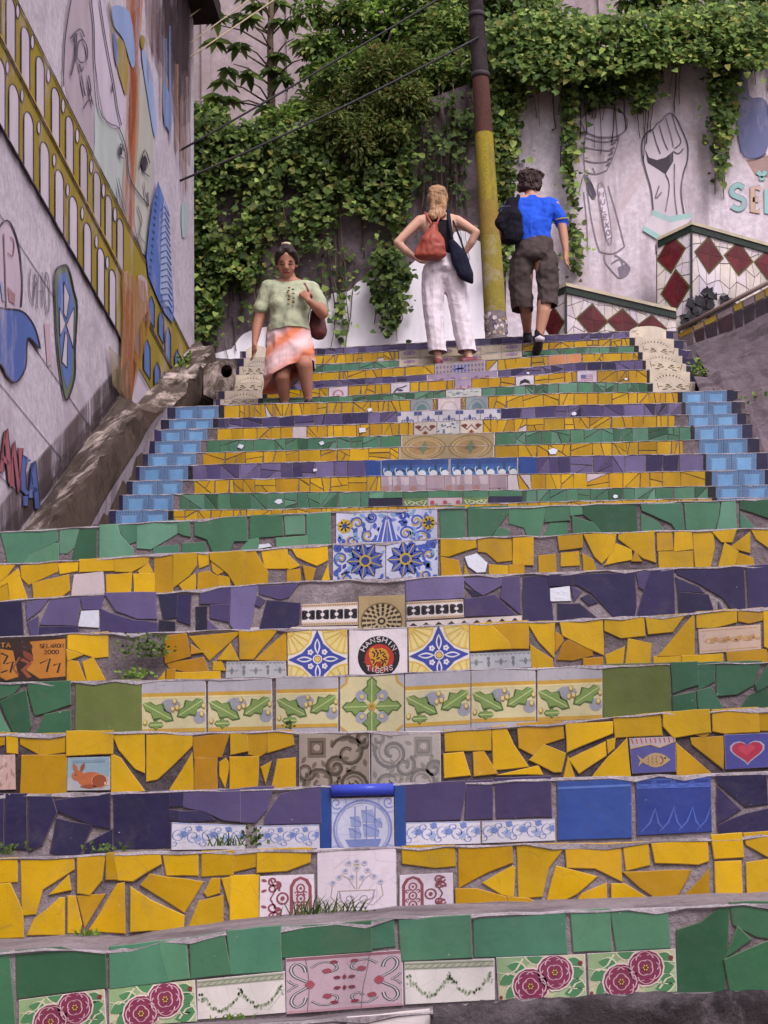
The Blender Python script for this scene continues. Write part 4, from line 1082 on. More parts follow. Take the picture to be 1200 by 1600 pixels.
1: [((0, 1300), '''
g 0,380;25,378;45,600;0,600
g 55,374;190,364;240,377;325,382;328,483;60,516
G 348,362;495,345;520,410;528,463;350,485
G 503,345;578,338;588,453;530,460;510,390
G 598,335;697,320;720,440;602,453
G 714,312;873,298;877,430;728,440
G 883,300;1155,282;1157,368;885,388
G 1165,282;1225,275;1230,353;1168,360'''), ((600, 1300), '''
G 52,280;265,265;270,388;60,398
G 285,275;560,258;568,376;287,386
G 587,252;700,245;705,368;597,370
G 712,250;880,245;888,358;730,368
g 920,310;990,287;1060,232;1072,237;1060,495;920,500
g 1085,225;1200,222;1200,328;1165,323;1095,288
g 1072,385;1105,303;1138,335
g 1067,402;1195,347;1200,347;1200,490;1085,497''')]}
for k in range(1, 10):
    st = STEPL[k - 1]; Y = YL[k - 1]
    tb = TOPL[k - 2] if k > 1 else [(0, 1608), (300, 1603), (600, 1575), (775, 1564), (1057, 1552), (1200, 1547)]
    pb = PL[k - 2] if k > 1 else z0p
    for (ox, oy), txt in DATA[k]:
        for c, poly in piece_list(k, ox, oy, txt):
            shard(st, poly, Y, tone(c), tops_below=tb, prb=pb)
def pt(k, quad, kind, **kw):
    ox, oy = quad[0]; q = [(ox + quad[1][i] / 2, oy + quad[1][i + 1] / 2) for i in range(0, 8, 2)]
    return painted(STEPL[k - 1], q, YL[k - 1], kind, **kw)
a_, b_, c_, d_, e_, f_ = (0, 780), (600, 780), (0, 1040), (600, 1040), (0, 1300), (600, 1300)
for q, kd, lb in (((1050, 40, 1210, 34, 1210, 136, 1050, 140), 'bf_tl', 'blue and yellow floral tile, upper half of the centre panel'), ((1210, 34, 1366, 28, 1366, 128, 1210, 136), 'bf_tr', 'blue and yellow floral tile, upper half of the centre panel')):
    pt(9, (a_, q), kd, full=True)
for q, kd in (((1040, 140, 1204, 134, 1204, 246, 1040, 250), 'bf_bl'), ((1206, 134, 1368, 126, 1368, 240, 1206, 246), 'bf_br')): pt(8, (a_, q), kd, full=True)
pt(7, (a_, (942, 330, 1118, 322, 1118, 394, 942, 398)), 'bw'); pt(7, (b_, (70, 322, 247, 313, 250, 370, 70, 380)), 'bw')
pt(7, (a_, (760, 402, 1118, 397, 1118, 420, 760, 420)), 'bwstrip'); pt(7, (b_, (70, 384, 430, 364, 430, 385, 70, 400)), 'bwstrip')
pt(7, (a_, (1120, 305, 1265, 300, 1265, 392, 1120, 396)), 'medal', full=.9, base='b09a70')
pt(6, (a_, (0, 435, 210, 430, 210, 568, 0, 570)), 'selpic', base='33241e', label='orange and brown picture tile with dancing figures and a signature')
pt(6, (a_, (897, 410, 1085, 406, 1087, 550, 900, 556)), 'star', full=True); pt(6, (b_, (75, 398, 265, 390, 268, 535, 78, 545)), 'star', full=True)
pt(6, (a_, (1090, 406, 1273, 400, 1273, 545, 1091, 550)), 'tiger', full=True, label='white tile with round black and red tiger emblem')
pt(6, (a_, (708, 508, 893, 506, 895, 556, 705, 560)), 'frieze'); pt(6, (b_, (268, 483, 460, 475, 462, 527, 270, 534)), 'frieze')
pt(6, (b_, (980, 407, 1175, 392, 1178, 470, 985, 485)), 'peachpic', base='cbb09a')
for q in ((443, 48, 643, 43, 645, 200, 443, 203), (650, 43, 850, 38, 852, 198, 650, 202), (862, 37, 1057, 33, 1057, 200, 862, 204)): pt(5, (c_, q), 'oak', full=True)
pt(5, (c_, (1062, 32, 1262, 26, 1262, 195, 1062, 200)), 'oakcross', full=True)
for q in ((65, 26, 270, 15, 270, 182, 65, 190), (272, 15, 473, 8, 475, 175, 272, 182), (478, 8, 682, 0, 682, 155, 478, 172)): pt(5, (d_, q), 'oak', full=True)
pt(4, (c_, (0, 280, 48, 278, 50, 388, 0, 390)), 'pinkpic', base='c4a49c'); pt(4, (c_, (212, 288, 345, 285, 345, 390, 210, 392)), 'rabbit', label='small tile with an orange rabbit')
pt(4, (c_, (935, 210, 1155, 207, 1157, 372, 935, 375)), 'paisley', full=True); pt(4, (c_, (1160, 207, 1376, 205, 1378, 362, 1160, 370)), 'paisley2', full=True)
pt(4, (d_, (765, 228, 910, 222, 912, 332, 775, 338)), 'fish', label='small blue tile with a tan fish'); pt(4, (d_, (1062, 217, 1204, 211, 1204, 318, 1067, 325)), 'heart', label='small blue tile with a red heart')
pt(3, (c_, (537, 490, 768, 499, 766, 574, 535, 577)), 'rococo'); pt(3, (c_, (803, 501, 998, 497, 1000, 572, 803, 575)), 'rococo'); pt(3, (d_, (68, 490, 300, 486, 302, 557, 68, 562)), 'rococo'); pt(3, (d_, (305, 486, 533, 479, 535, 547, 305, 556)), 'rococo')
pt(3, (c_, (1036, 416, 1230, 411, 1232, 562, 1036, 566)), 'ship', full=True, label='blue and white tile with a sailing ship')
pt(3, (d_, (540, 362, 772, 352, 775, 540, 542, 547)), 'plainblue', base='2f4a90'); pt(3, (d_, (785, 350, 1020, 345, 1024, 520, 790, 532)), 'relief', base='2c3f8e')
q = [at(c_[0] + x / 2, c_[1] + y / 2, YL[2]) for x, y in ((1036, 392), (1230, 387))]
mb = MB(); mb.tube([q[0] + Vector((0, -.006, 0)), (q[0] + q[1]) / 2 + Vector((0, -.006, 0)), q[1] + Vector((0, -.006, 0))], .0125, hexc('3a48b4'), 12); mb.build('rounded_border_tile', 'glaze', STEPL[2], label='bright blue half-round border tile')
pt(2, (e_, (812, 138, 982, 132, 985, 275, 810, 285)), 'redtile'); pt(2, (f_, (48, 135, 215, 127, 218, 252, 48, 264)), 'redtile2')
pt(2, (e_, (990, 52, 1238, 47, 1240, 260, 992, 272)), 'vase', label='white tile with a raised vase of flowers')
pt(1, (e_, (60, 525, 328, 490, 335, 605, 60, 640)), 'roses'); pt(1, (e_, (340, 490, 610, 462, 617, 592, 342, 612)), 'roses'); pt(1, (f_, (350, 392, 628, 382, 632, 515, 358, 527)), 'roses'); pt(1, (f_, (635, 380, 910, 365, 915, 500, 640, 513)), 'roses')
pt(1, (e_, (615, 463, 890, 435, 893, 565, 617, 587)), 'garland'); pt(1, (f_, (62, 405, 345, 395, 347, 525, 65, 540)), 'garland')
pt(1, (e_, (893, 395, 1258, 368, 1261, 542, 895, 570)), 'arab', label='cracked pink tile with maroon and green arabesques')
# mirror pieces set among the tiles
def mirror(parent, poly, Y): return shard(parent, poly, Y, (.9, .9, .9), 'mirror_piece', 'mirror', grow=0)
for k, o, v in ((8, b_, (250, 180, 290, 168, 325, 200, 318, 230, 290, 232, 262, 212)), (7, a_, (253, 348, 312, 345, 310, 404, 243, 400)), (7, b_, (517, 278, 582, 270, 585, 320, 518, 322)), (9, a_, (808, 142, 840, 138, 852, 150, 806, 158))):
    mirror(STEPL[k - 1], [(o[0] + v[i] / 2, o[1] + v[i + 1] / 2) for i in range(0, len(v), 2)], YL[k - 1])
# step at the frame's foot: dark stone edge and one pale tile
p = [at(x, y, 3.06) for x, y in ((676, 1578), (760, 1571), (900, 1563), (1050, 1557), (1215, 1551))]
mb = MB(); r2 = random.Random(3)
prof_ = [(0, .0), (-.012, .004), (-.022, -.004), (-.026, -.02), (-.024, -.05), (-.02, -.1), (0, -.14)]
N = 40; rows = []
for i in range(N + 1):
    s = i / N * (len(p) - 1); j = min(int(s), len(p) - 2); q = p[j].lerp(p[j + 1], s - j)
    rows.append([(q.x, 3.06 + dy - .012 + r2.uniform(-.004, .004), q.z + dz + .002 + r2.uniform(-.004, .004)) for dy, dz in prof_])
mm = len(prof_); mb.add([x for r_ in rows for x in r_], [(i * mm + k, (i + 1) * mm + k, (i + 1) * mm + k + 1, i * mm + k + 1) for i in range(N) for k in range(mm - 1)], (.5, .5, .5), True)
mb.build('stone_edging', 'darkstone', st0)
shard(st0, [(545, 1592), (668, 1580), (672, 1640), (545, 1650)], 3.06, hexc('c9c0c0'), 'border_tile')
for x in (20, 150, 280, 410): shard(st0, [(x, 1625 - x * .05), (x + 118, 1619 - x * .05), (x + 120, 1690), (x, 1690)], 3.06, hexc('c0b6b8'), 'border_tile')
# ------------------------------------------------------------------ upper flight: rows of broken tile between bordered ends
def cut(poly, a, b):
    """split a convex polygon by the line a-b"""
    L_, R_ = [], []
    n = len(poly)
    side = lambda p: (b[0] - a[0]) * (p[1] - a[1]) - (b[1] - a[1]) * (p[0] - a[0])
    for i in range(n):
        p, q = poly[i], poly[(i + 1) % n]; sp, sq = side(p), side(q)
        if abs(sp) < 1e-9: L_.append(p); R_.append(p); continue
        (L_ if sp >= 0 else R_).append(p)
        if sp * sq < 0 and abs(sq) > 1e-9:
            t_ = sp / (sp - sq); x = (p[0] + (q[0] - p[0]) * t_, p[1] + (q[1] - p[1]) * t_); L_.append(x); R_.append(x)
    return [x for x in (L_, R_) if len(x) >= 3]
def parea(p): return abs(sum(p[i][0] * p[(i + 1) % len(p)][1] - p[(i + 1) % len(p)][0] * p[i][1] for i in range(len(p)))) / 2
def row_pieces(x0, x1, ftop, fbot, wmin, wmax, gap, plain=.35):
    out = []; x = x0
    while x < x1 - 3:
        w_ = rnd.uniform(wmin, wmax); xe = min(x + w_, x1)
        if x1 - xe < wmin * .5: xe = x1
        sl = rnd.uniform(-2.5, 2.5) if xe < x1 else 0
        q = [(x, ftop(x) + .8), (xe, ftop(xe) + .8), (xe + sl, fbot(xe)), (x, fbot(x))]
        x = xe
        r_ = rnd.random(); h = fbot(x) - ftop(x); parts = [q]
        if r_ > plain:
            mx = (q[0][0] + q[1][0]) / 2; my = ftop(mx) + h * rnd.uniform(.35, .65)
            if r_ < plain + .3: a = rnd.choice([(q[0], q[2]), (q[1], q[3]), (q[0], (q[1][0], my)), ((q[0][0], my), q[1])])
            elif r_ < plain + .42: a = ((q[0][0] - 1, my), (q[1][0] + 1, my + rnd.uniform(-5, 5)))
            else: a = ((mx + rnd.uniform(-5, 5), q[0][1] - 1), (mx + rnd.uniform(-9, 9), q[2][1] + 1))
            parts = cut(q, *a)
            if rnd.random() < .4 and len(parts) == 2:
                big = max(parts, key=parea); parts.remove(big); c0 = (sum(p[0] for p in big) / len(big), sum(p[1] for p in big) / len(big))
                an = rnd.uniform(0, 3.14); parts += cut(big, c0, (c0[0] + math.cos(an), c0[1] + math.sin(an)))
        for p in parts:
            if parea(p) < 14: continue
            pi = inset(p, gap * rnd.uniform(.7, 1.3))
            if parea(pi) > 8 and parea(pi) < parea(p): out.append(pi)
    return out
ROWC = 'YGYPYGYPYGYPYGYP'
MAIN = [(271, 1113), (281, 1106), (303, 1102), (301, 1099), (317, 1067), (323, 1079), (339, 1054), (341, 1065), (350, 1059), (411, 1012), (417, 1011), (418, 1004), (420, 997), (423, 991), (425, 984), (400, 984)]
LEFT = [(159, 181, 263), (172, 192, 271), (187, 207, 285), (199, 218, 294), (212, 231, 306), (225, 242, 314), (235, 252, 324), (247, 264, 333), (258, 274, 342)]
RIGHT = [(1120, 1205, 1225), (1118, 1203, 1220), (1112, 1195, 1214), (1103, 1182, 1200), (1092, 1168, 1187), (1085, 1160, 1176), (1076, 1152, 1166), (1071, 1143, 1158), (1066, 1136, 1153)]
CL = [(344, 403), (351, 410), (358, 416), (366, 418), (374, 421), (381, 423), (386, 424)]; CRR = [(1020, 1086, 1101), (1015, 1078, 1092), (1009, 1072, 1088), (1004, 1066, 1085), (998, 1060, 1076), (992, 1053, 1068), (986, 1040, 1052)]
CENT = {1: [(577, 628, 'dark'), (630, 668, 'butterfly'), (669, 722, 'rosestrip'), (724, 762, 'butterfly'), (764, 815, 'dark')], 2: [(596, 694, 'figures'), (695, 792, 'figures')], 3: [(572, 594, 'navy'), (595, 702, 'swans'), (703, 809, 'swans'), (812, 838, 'navy')],
 4: [(624, 772, 'circ_b')], 5: [(627, 773, 'circ_t')], 6: [(647, 682, 'brownorn'), (683, 718, 'whiteblue'), (719, 754, 'brownorn')], 7: [(621 + i * 32.4, 621 + i * 32.4 + 31.6, 'blueorn') for i in range(5)],
 8: [(642, 676, 'teal'), (682, 722, 'arch'), (728, 762, 'teal')], 9: [(697, 752, 'whiteblue')], 10: [(514, 543, 'pinkflor'), (611, 640, 'bird'), (711, 736, 'lilacflor'), (806, 834, 'sign'), (902, 932, 'flag')], 11: [(667, 778, 'lilacflor')], 12: [(680, 758, 'dots'), (857, 885, 'orangeshard'), (886, 908, 'orangeshard')],
 13: [(624, 815, 'flowerpanel')], 14: [(624, 815, 'flowerpanel')]}
MIR = {1: [(436, 11), (961, 7)], 3: [(492, 7)], 4: [(864, 13)], 5: [(376, 10), (503, 8)], 6: [(566, 11)], 7: [(897, 7)], 8: [(578, 8)], 10: [(978, 5)], 11: [(825, 5)]}
bag = []
for k in range(16):
    Y = YU[k]; st = STEPU[k]; tp = TOPU[k]; ft = lambda x, tp=tp: pxy(tp, x) + .8
    if k: tb = TOPU[k - 1]; pb = PU[k - 1]
    else: tb = TOPL[8]; pb = None
    fb = (lambda x, tb=tb, k=k: pxy(tb, x) + (4 if k else 14))
    if k == 9: fb = lambda x, tb=tb: min(pxy(tb, x), pxy(TOPU[9], x) + 26) + 2
    m0, m1 = MAIN[k]; ce = sorted(CENT.get(k, [])); col = ROWC[k]
    spans = []; x = m0
    for a, b, kd in ce: spans.append((x, a - 1)); x = b + 1
    spans.append((x, m1))
    sc = 1 - .022 * k
    for a, b in spans:
        if b - a < 4: continue
        for p in row_pieces(a, b, ft, fb, 17 * sc, 40 * sc, .75, .5 if col in 'GP' else .3):
            cc = col
            if col == 'P': cc = rnd.choice('PPPLLp')
            if col == 'G': cc = rnd.choice('GGGGg')
            if col == 'Y' and rnd.random() < .03: cc = 'W'
            shard(st, p, Y, tone(cc), collect=bag, rough_amt=.0012, grow=.001)
    for a, b, kd in ce:
        q = [(a, ft(a) + .5), (b, ft(b) + .5), (b, fb(b)), (a, fb(a))]
        if k == 1: q = [(a, ft(a) + 11), (b, ft(b) + 11), (b, fb(b)), (a, fb(a))]
        if kd in ('dark', 'navy'): shard(st, q, Y, tone('B' if kd == 'navy' else 'N'))
        else: painted(st, q, Y, kd)
        if k == 1:
            for p in row_pieces(a, b, ft, lambda x: ft(x) + 10.5, 22, 40, .7, .9): shard(st, p, Y, tone('G'), collect=bag)
    for x, s in MIR.get(k, []):
        y = (ft(x) + fb(x)) / 2 + rnd.uniform(-2, 3); n_ = rnd.choice((4, 5)); a0 = rnd.random() * 6
        s *= .72; mirror(st, [(x + s * math.cos(a0 + i * 6.283 / n_) * rnd.uniform(.7, 1.1), y + s * .7 * math.sin(a0 + i * 6.283 / n_) * rnd.uniform(.7, 1.1)) for i in range(n_)], Y - .006)
    if k < 9:
        a, b, c2 = LEFT[k]; d, e, f2 = RIGHT[k]; fq = lambda x0, x1: [(x0, ft(x0)), (x1, ft(x1)), (x1, fb(x1)), (x0, fb(x0))]
        shard(st, fq(a + 1, b - .5), Y, tone('N' if k % 3 else 'p'), 'border_tile'); shard(st, fq(e + .5, f2 - 1), Y, tone('N'), 'border_tile')
        for x0, x1 in ((b, (b + c2) / 2), ((b + c2) / 2, c2), (d, (d + e) / 2), ((d + e) / 2, e)): painted(st, fq(x0 + .3, x1 - .3), Y, 'bside', base='5f86b4', name='border_tile')
        if m0 - c2 < 9: shard(st, fq(c2 + .6, m0 - .5), Y, tone('K'), 'border_tile')
        if 3 < d - m1 < 14: shard(st, fq(m1 + 1, d - 1), Y, tone('K'), 'border_tile')
    else:
        j = k - 9; a, b = CL[j]; d, e, f2 = CRR[j]
        fq = lambda x0, x1, up=0: [(x0, ft(x0) - up), (x1, ft(x1) - up), (x1, fb(x1)), (x0, fb(x0))]
        x0 = tp[0][0]; shard(st, fq(x0 + 1, a - .6), Y, tone('N' if j % 2 else 'p'), 'border_tile'); shard(st, fq(e + .6, f2 - .5), Y, tone('p' if j > 2 else 'N'), 'border_tile')
        kd = 'cream_a' if j % 2 == 1 else 'cream_b'
        if j < 6: painted(st, fq(a, b), Y - .002, kd, base='d3c6b2', name='border_tile')
        painted(st, fq(d, e, 2), Y - .002, kd, base='d3c6b2', name='border_tile')
        if m0 - b < 9 and j < 6: shard(st, fq(b + .7, m0 - .6), Y, tone('K'), 'border_tile')
        if d - m1 > 3: shard(st, fq(m1 + .6, d - .6), Y, tone('K'), 'border_tile')
# round-topped cream tiles that close the borders above the top step
for cx, w_ in ((1012, 56), (402, 34)):
    pl = [(cx - w_ / 2, pxy(TOPU[15], cx) + 12)] + [(cx + w_ / 2 * math.cos(math.pi - math.pi * i / 8), pxy(TOPU[15], cx) + 2 - 9 * math.sin(math.pi * i / 8)) for i in range(9)] + [(cx + w_ / 2, pxy(TOPU[15], cx) + 12)]
    shard(STEPU[15], pl, YU[15] - .004, hexc('d3c6b2'), 'border_tile')
bag.sort(key=lambda b: -b[0])
for a, mb, par, nm, mt in bag[:300]: mb.build(nm, mt, par)
if len(bag) > 300:
    big = MB()
    for a, mb, par, nm, mt in bag[300:]:
        n = len(big.v); big.v += mb.v; big.f += [[n + i for i in f] for f in mb.f]; big.c += mb.c; big.sm += mb.sm
    big.build('tile_shards', 'glaze', upper, kind='stuff')
# pieces beyond the frame on the lower flight, joined
big = MB()
for k in range(9):
    Y = YL[k]; s = FPX / Y / math.cos(PITCH); c = 'GYPYGYPYG'[k]; tp = TOPL[k]; tb = TOPL[k - 1] if k else [(0, 1608), (1200, 1547)]
    slopeL = lambda t_, x: t_[0][1]; slopeR = lambda t_, x: t_[-1][1]
    for x0, x1, sl in ((XL0, at(-4, tp[0][1], Y).x, 0), (at(1204, tp[-1][1], Y).x, XL1, -1)):
        x = x0
        while x < x1 - .03:
            xe = min(x + rnd.uniform(.05, .15), x1); z1 = PL[k][sl][1] - .012; z0 = (PL[k - 1][sl][1] if k else z0p[sl][1]) + .008
            q = [(x + .003, z0), (xe - .003, z0), (xe - .003, z1), (x + .003, z1)]
            for p in (cut(q, (x, z0 if rnd.random() < .5 else z1), (xe, z1 if rnd.random() < .5 else (z0 + z1) / 2)) if rnd.random() < .6 else [q]):
                pi = inset(p, .003)
                if parea(pi) > 2e-4: slab(big, pi, Y, TH, tone(c))
            x = xe
big.build('tile_shards', 'glaze', lower, kind='stuff')
# ------------------------------------------------------------------ painted house on the left: wall plane, ledges, mural
vp = ray(812, 1590); WD = Vector((vp.x, vp.y, 0)).normalized(); WN = Vector((WD.y, -WD.x, 0)); WP = Vector((-2.3, 12.6, 0))
def atw(px, py, off=0.0):
    r = ray(px, py); p0 = WP + WN * off; return EYE + r * (((p0 - EYE).dot(WN)) / r.dot(WN))
far = atw(303, 300); s1 = (far - WP).dot(WD); s0 = -9.0
ztop = atw(303, 30).z
house = empty('painted_house', WP + WD * s1); tag(house, 'tall house whose side wall carries a mural of yellow aqueduct arches', 'house')
def wv_(s, z, off=0): p = WP + WD * s + WN * off; return Vector((p.x, p.y, z))
mb = MB(); f4 = [wv_(s0, 0), wv_(s1, 0), wv_(s1, ztop), wv_(s0, ztop)]; mb.prism([f4[0], f4[3], f4[2], f4[1]], WN * -3.2); mb.build('wall', 'houseplaster', house)
mb = MB(); e4 = [wv_(s0, ztop - .02, .28), wv_(s1 + .12, ztop - .02, .28), wv_(s1 + .12, ztop - .02, -3.4), wv_(s0, ztop - .02, -3.4)]; mb.prism(e4, (0, 0, .22)); mb.build('eave', 'roofdark', house)
mb = MB(); mb.prism([wv_(s0, ztop + .2, .1), wv_(s1, ztop + .2, .1), wv_(s1, ztop + .2, -3.3), wv_(s0, ztop + .2, -3.3)], (0, 0, .9)); mb.build('roof', 'roofdark', house)
LI = {'U': lambda x: 2.026 * x - 54.7, 'M': lambda x: 57 + 1.925 * x, 'L': lambda x: 193 + 1.767 * x}
wfn = lambda u, v, L: atw(u, v, L * .0022)
olive = hexc('9c8730'); blk = hexc('3a3340'); wht = hexc('d3c6d6'); blu = hexc('5f78b6'); org = hexc('a86a42'); gry = hexc('b9aab2'); teal = hexc('b6c2bc')
def art_build(A, name, label=None):
    A.mb.c = [mulc(c, .8) for c in A.mb.c]; return A.mb.build(name, 'paint', house, label=label)
# background colour fields of the upper mural
A = Art(wfn, soft=True); B_ = Art(wfn)
A.spoly([(108, -5), (146, -5), (147, 100), (146, 260), (120, 205), (100, 125), (99, 60)], hexc('b9a9b3'), 1)
A.poly([(147, 165), (195, 205), (200, 345), (146, 240)], hexc('bcc5c2'), 1)
A.spoly([(146, 60), (160, 175), (185, 200), (198, 150), (175, 60), (160, -5), (146, -5)], hexc('d0c3d3'), 2)
for c, L, Q in (('b98a6c', 3, [(197, -5), (224, -5), (220, 60), (218, 190), (211, 300), (210, 420), (228, 470), (226, 620), (194, 620), (188, 420), (190, 300), (197, 190), (199, 90)]), ('a8623c', 4, [(204, -5), (220, -5), (217, 60), (213, 190), (207, 300), (206, 420), (214, 500), (210, 620), (199, 620), (195, 420), (196, 300), (202, 190), (204, 90)]), ('9a5230', 5, [(207, 20), (217, 10), (216, 90), (212, 180), (204, 240), (200, 190), (206, 100)])): B_.poly(Q, hexc(c), L)
A.spoly([(175, 10), (203, 20), (211, 90), (206, 105), (193, 62), (178, 40)], hexc('92a8d4'), 6); B_.poly([(172, 0), (182, 60), (184, 105), (176, 90), (168, 10)], hexc('8a7a5c'), 6)
A.spoly([(184, 60), (195, 70), (200, 110), (197, 148), (190, 130), (183, 100)], hexc('a59045'), 6); A.spoly([(177, 50), (184, 70), (183, 105), (178, 80)], hexc('6a78a6'), 7)
A.spoly([(222, 75), (232, 95), (238, 120), (245, 195), (241, 212), (232, 160), (223, 100)], hexc('9aaed8'), 6); A.spoly([(220, 55), (227, 60), (224, 78), (220, 70)], olive, 7)
for c, L, Q in (('8f7c80', 3, [(226, -5), (300, -5), (300, 60), (298, 260), (288, 250), (268, 170), (246, 110), (232, 60)]), ('6d5a5e', 4, [(238, -5), (298, -5), (298, 190), (282, 200), (262, 120), (244, 80)]), ('4f4146', 5, [(248, -5), (296, -5), (296, 150), (284, 160), (266, 90), (252, 50)]), ('463a3e', 6, [(256, -5), (294, -5), (294, 110), (280, 110), (262, 60)])): B_.poly(Q, hexc(c), L)
for x, y0, y1, w_, c in ((248, 20, 90, 5, '5f4a4c'), (258, 60, 190, 5, '7d90bc'), (266, 40, 215, 4, '7886b0'), (276, 100, 230, 6, '9a786a'), (284, 150, 260, 5, '957870'), (292, 120, 290, 4, 'a5877e'), (240, 0, 80, 4, '6e5250'), (270, 10, 120, 7, '4a3c40'), (281, 0, 150, 5, '5a484c'), (288, 210, 300, 3, 'b4948a'), (232, 30, 120, 4, 'a5806c'), (252, 120, 180, 4, 'b39c96')):
    B_.poly([(x - w_ / 2, y0), (x + w_ / 2, y0), (x + w_ * .4, y1), (x, y1 + 12), (x - w_ * .4, y1 - 4)], hexc(c), 8)
A.spoly([(255, 130), (262, 140), (268, 160), (267, 205), (256, 185)], hexc('7f92c0'), 7); A.spoly([(284, 320), (294, 322), (294, 360), (285, 370)], hexc('b3c4c4'), 4)
A.spoly([(216, 110), (220, 105), (234, 140), (240, 215), (234, 330), (228, 400), (212, 360), (208, 300), (214, 190)], hexc('bcbab0'), 2)
B_.mb.build('wall_stain', 'stain', house, kind='stuff')
art_build(A, 'mural_colour_field')['kind'] = 'stuff'
A = Art(wfn, soft=True)
for pts in ([(112, -5), (102, 60), (99, 135)], [(142, -5), (147, 40), (148, 90), (155, 170), (172, 193), (186, 200), (198, 235), (202, 275), (215, 300), (233, 322)], [(156, 0), (165, 60), (178, 130), (184, 170), (190, 195)], [(176, 130), (175, 145)], [(232, 322), (231, 300)], [(130, 170), (140, 155), (146, 165), (142, 150), (137, 128)]): A.line(pts, 1.5, blk, 8)
for pts in ([(115, 65), (120, 52), (117, 90), (111, 118)], [(120, 90), (127, 98), (136, 92), (136, 75), (130, 62), (122, 68), (120, 90)], [(124, 100), (127, 112), (131, 104)], [(127, 118), (133, 150), (130, 135)], [(138, 118), (142, 140), (138, 150)], [(110, 60), (125, 45), (132, 58)]): A.line(pts, 2.2, hexc('57505e'), 8)
for cx, cy, w_, h in ((189, 236, 4, 24), (226, 255, 8, 42)):
    A.line([(cx - w_, cy + h * .2), (cx, cy - h * .5), (cx + w_, cy)], 1.6, blk, 9); A.disc(cx, cy, w_ * .6, blk, 9, h * .3, 10); A.line([(cx - w_ * .6, cy + h * .3), (cx + w_, cy + h * .5)], 1.4, blk, 9)
for pts in ([(225, 285), (228, 308), (233, 318)], [(215, 322), (222, 345), (218, 365), (226, 380)], [(185, 278), (190, 300), (197, 330), (188, 318), (184, 290)]): A.line(pts, 1.3, hexc('6a6a84'), 9)
art_build(A, 'mural_face_outline')
# aqueduct
A = Art(wfn)
A.poly([(-30, LI['U'](-30)), (300, LI['U'](300)), (300, LI['L'](300) - 0), (-30, LI['L'](-30))][:2] + [(286, 590), (250, LI['L'](250)), (-30, LI['L'](-30))], olive, 9)
for ln in 'UML': A.line([(-30, LI[ln](-30)), (100, LI[ln](100)), (200, LI[ln](200)), (296 if ln != 'L' else 250, LI[ln](296 if ln != 'L' else 250))], 2.6 if ln == 'M' else 1.7, blk, 14)
A.line([(-30, LI['M'](-30) - 4), (200, LI['M'](200) - 3)], 1.5, hexc('c09a4a'), 15)
def arch(c, hw, topd, base, bott, fill, out=True):
    yt = base(c) + topd; pts = []
    sk = 1.9
    for i in range(9):
        a = math.pi - math.pi * i / 8; pts.append((c + hw * math.cos(a), yt + hw * 2.2 * (1 - math.sin(a)) + (hw * math.cos(a)) * .9))
    pts = [(c - hw, bott(c - hw))] + pts + [(c + hw, bott(c + hw))]
    A.poly(pts, fill, 11)
    if out: A.line(pts, 1.5, blk, 12)
for i, c in enumerate((-6, 17, 40, 63, 87, 109, 131, 152, 170, 188)): arch(c, 7.2 - i * .25, 16, LI['U'], LI['M'], hexc('cdbfcb') if i < 6 else hexc('bfb4b4'))
for i, c in enumerate((0, 22, 45, 70, 93, 115, 137, 158, 176)): arch(c, 8.2 - i * .4, 34 - i, LI['M'], LI['L'], hexc('d3c6d2'))
for i, (x, y) in enumerate(((28, 17), (51, 65), (76, 118), (99, 165), (121, 212), (143, 260), (162, 297), (180, 335))): A.disc(x, y, 2.6, hexc('d3c6d2'), 11, 11, 10); A.ring(x, y, 2.8, 1.1, blk, 12, 10, 0, 360, 11.5)
for i, (x, y) in enumerate(((12, 105), (35, 149), (61, 199), (85, 250), (106, 297), (129, 333), (151, 377), (168, 410))): A.disc(x, y, 2.4, hexc('d3c6d2'), 11, 10, 10); A.ring(x, y, 2.6, 1.1, blk, 12, 10, 0, 360, 10.5)
for x, y0, y1, w_ in ((214, 493, 553, 5), (230, 530, 585, 5), (246, 565, 615, 4.5), (237, 462, 505, 4.5), (252, 485, 530, 4), (263, 510, 560, 4), (277, 545, 590, 3.6), (257, 580, 610, 3.5), (226, 470, 500, 3)):
    pts = [(x - w_, y1 - 8), (x - w_, y0 + 10), (x, y0), (x + w_, y0 + 14), (x + w_, y1 + 8)]
    A.poly(pts, blu, 13); A.line(pts, 1.3, blk, 15)
A.spoly([(194, 425), (212, 440), (228, 450), (232, 480), (222, 500), (210, 540), (206, 600), (204, 628), (188, 605), (190, 560), (192, 500)], hexc('b39a84'), 16); A.spoly([(216, 430), (230, 440), (228, 470), (218, 465)], hexc('b8a4a8'), 17)
B_ = Art(wfn)
for Q, c, L in (([(190, 420), (226, 440), (236, 500), (222, 560), (212, 600), (204, 630), (184, 612), (188, 560), (190, 500)], 'a5743c', 18), ([(194, 440), (208, 460), (210, 560), (206, 630), (192, 615), (192, 520)], 'a8623c', 19), ([(170, 540), (190, 560), (188, 615), (176, 600)], '8f7a5c', 17), ([(176, 600), (200, 560), (206, 625), (190, 620)], '6d6450', 20)): B_.poly(Q, hexc(c), L)
B_.mb.build('wall_stain', 'stain', house, kind='stuff')
A.poly([(252, LI['L'](240) + 10), (285, 575), (262, 620), (240, 640), (206, 628), (214, 560)], hexc('cfc2d0'), 8)
art_build(A, 'mural_aqueduct', 'olive yellow aqueduct arches outlined in black')
A = Art(wfn)   # blue stepped tower
A.poly([(247, 283), (253, 300), (264, 330), (268, 420), (272, 480), (270, 505), (258, 490), (246, 465), (232, 430), (229, 400), (234, 350), (240, 310)], hexc('5873b8'), 16)
A.poly([(256, 310), (264, 332), (268, 420), (270, 490), (258, 475), (250, 455), (252, 380)], hexc('9fb0d4'), 17)
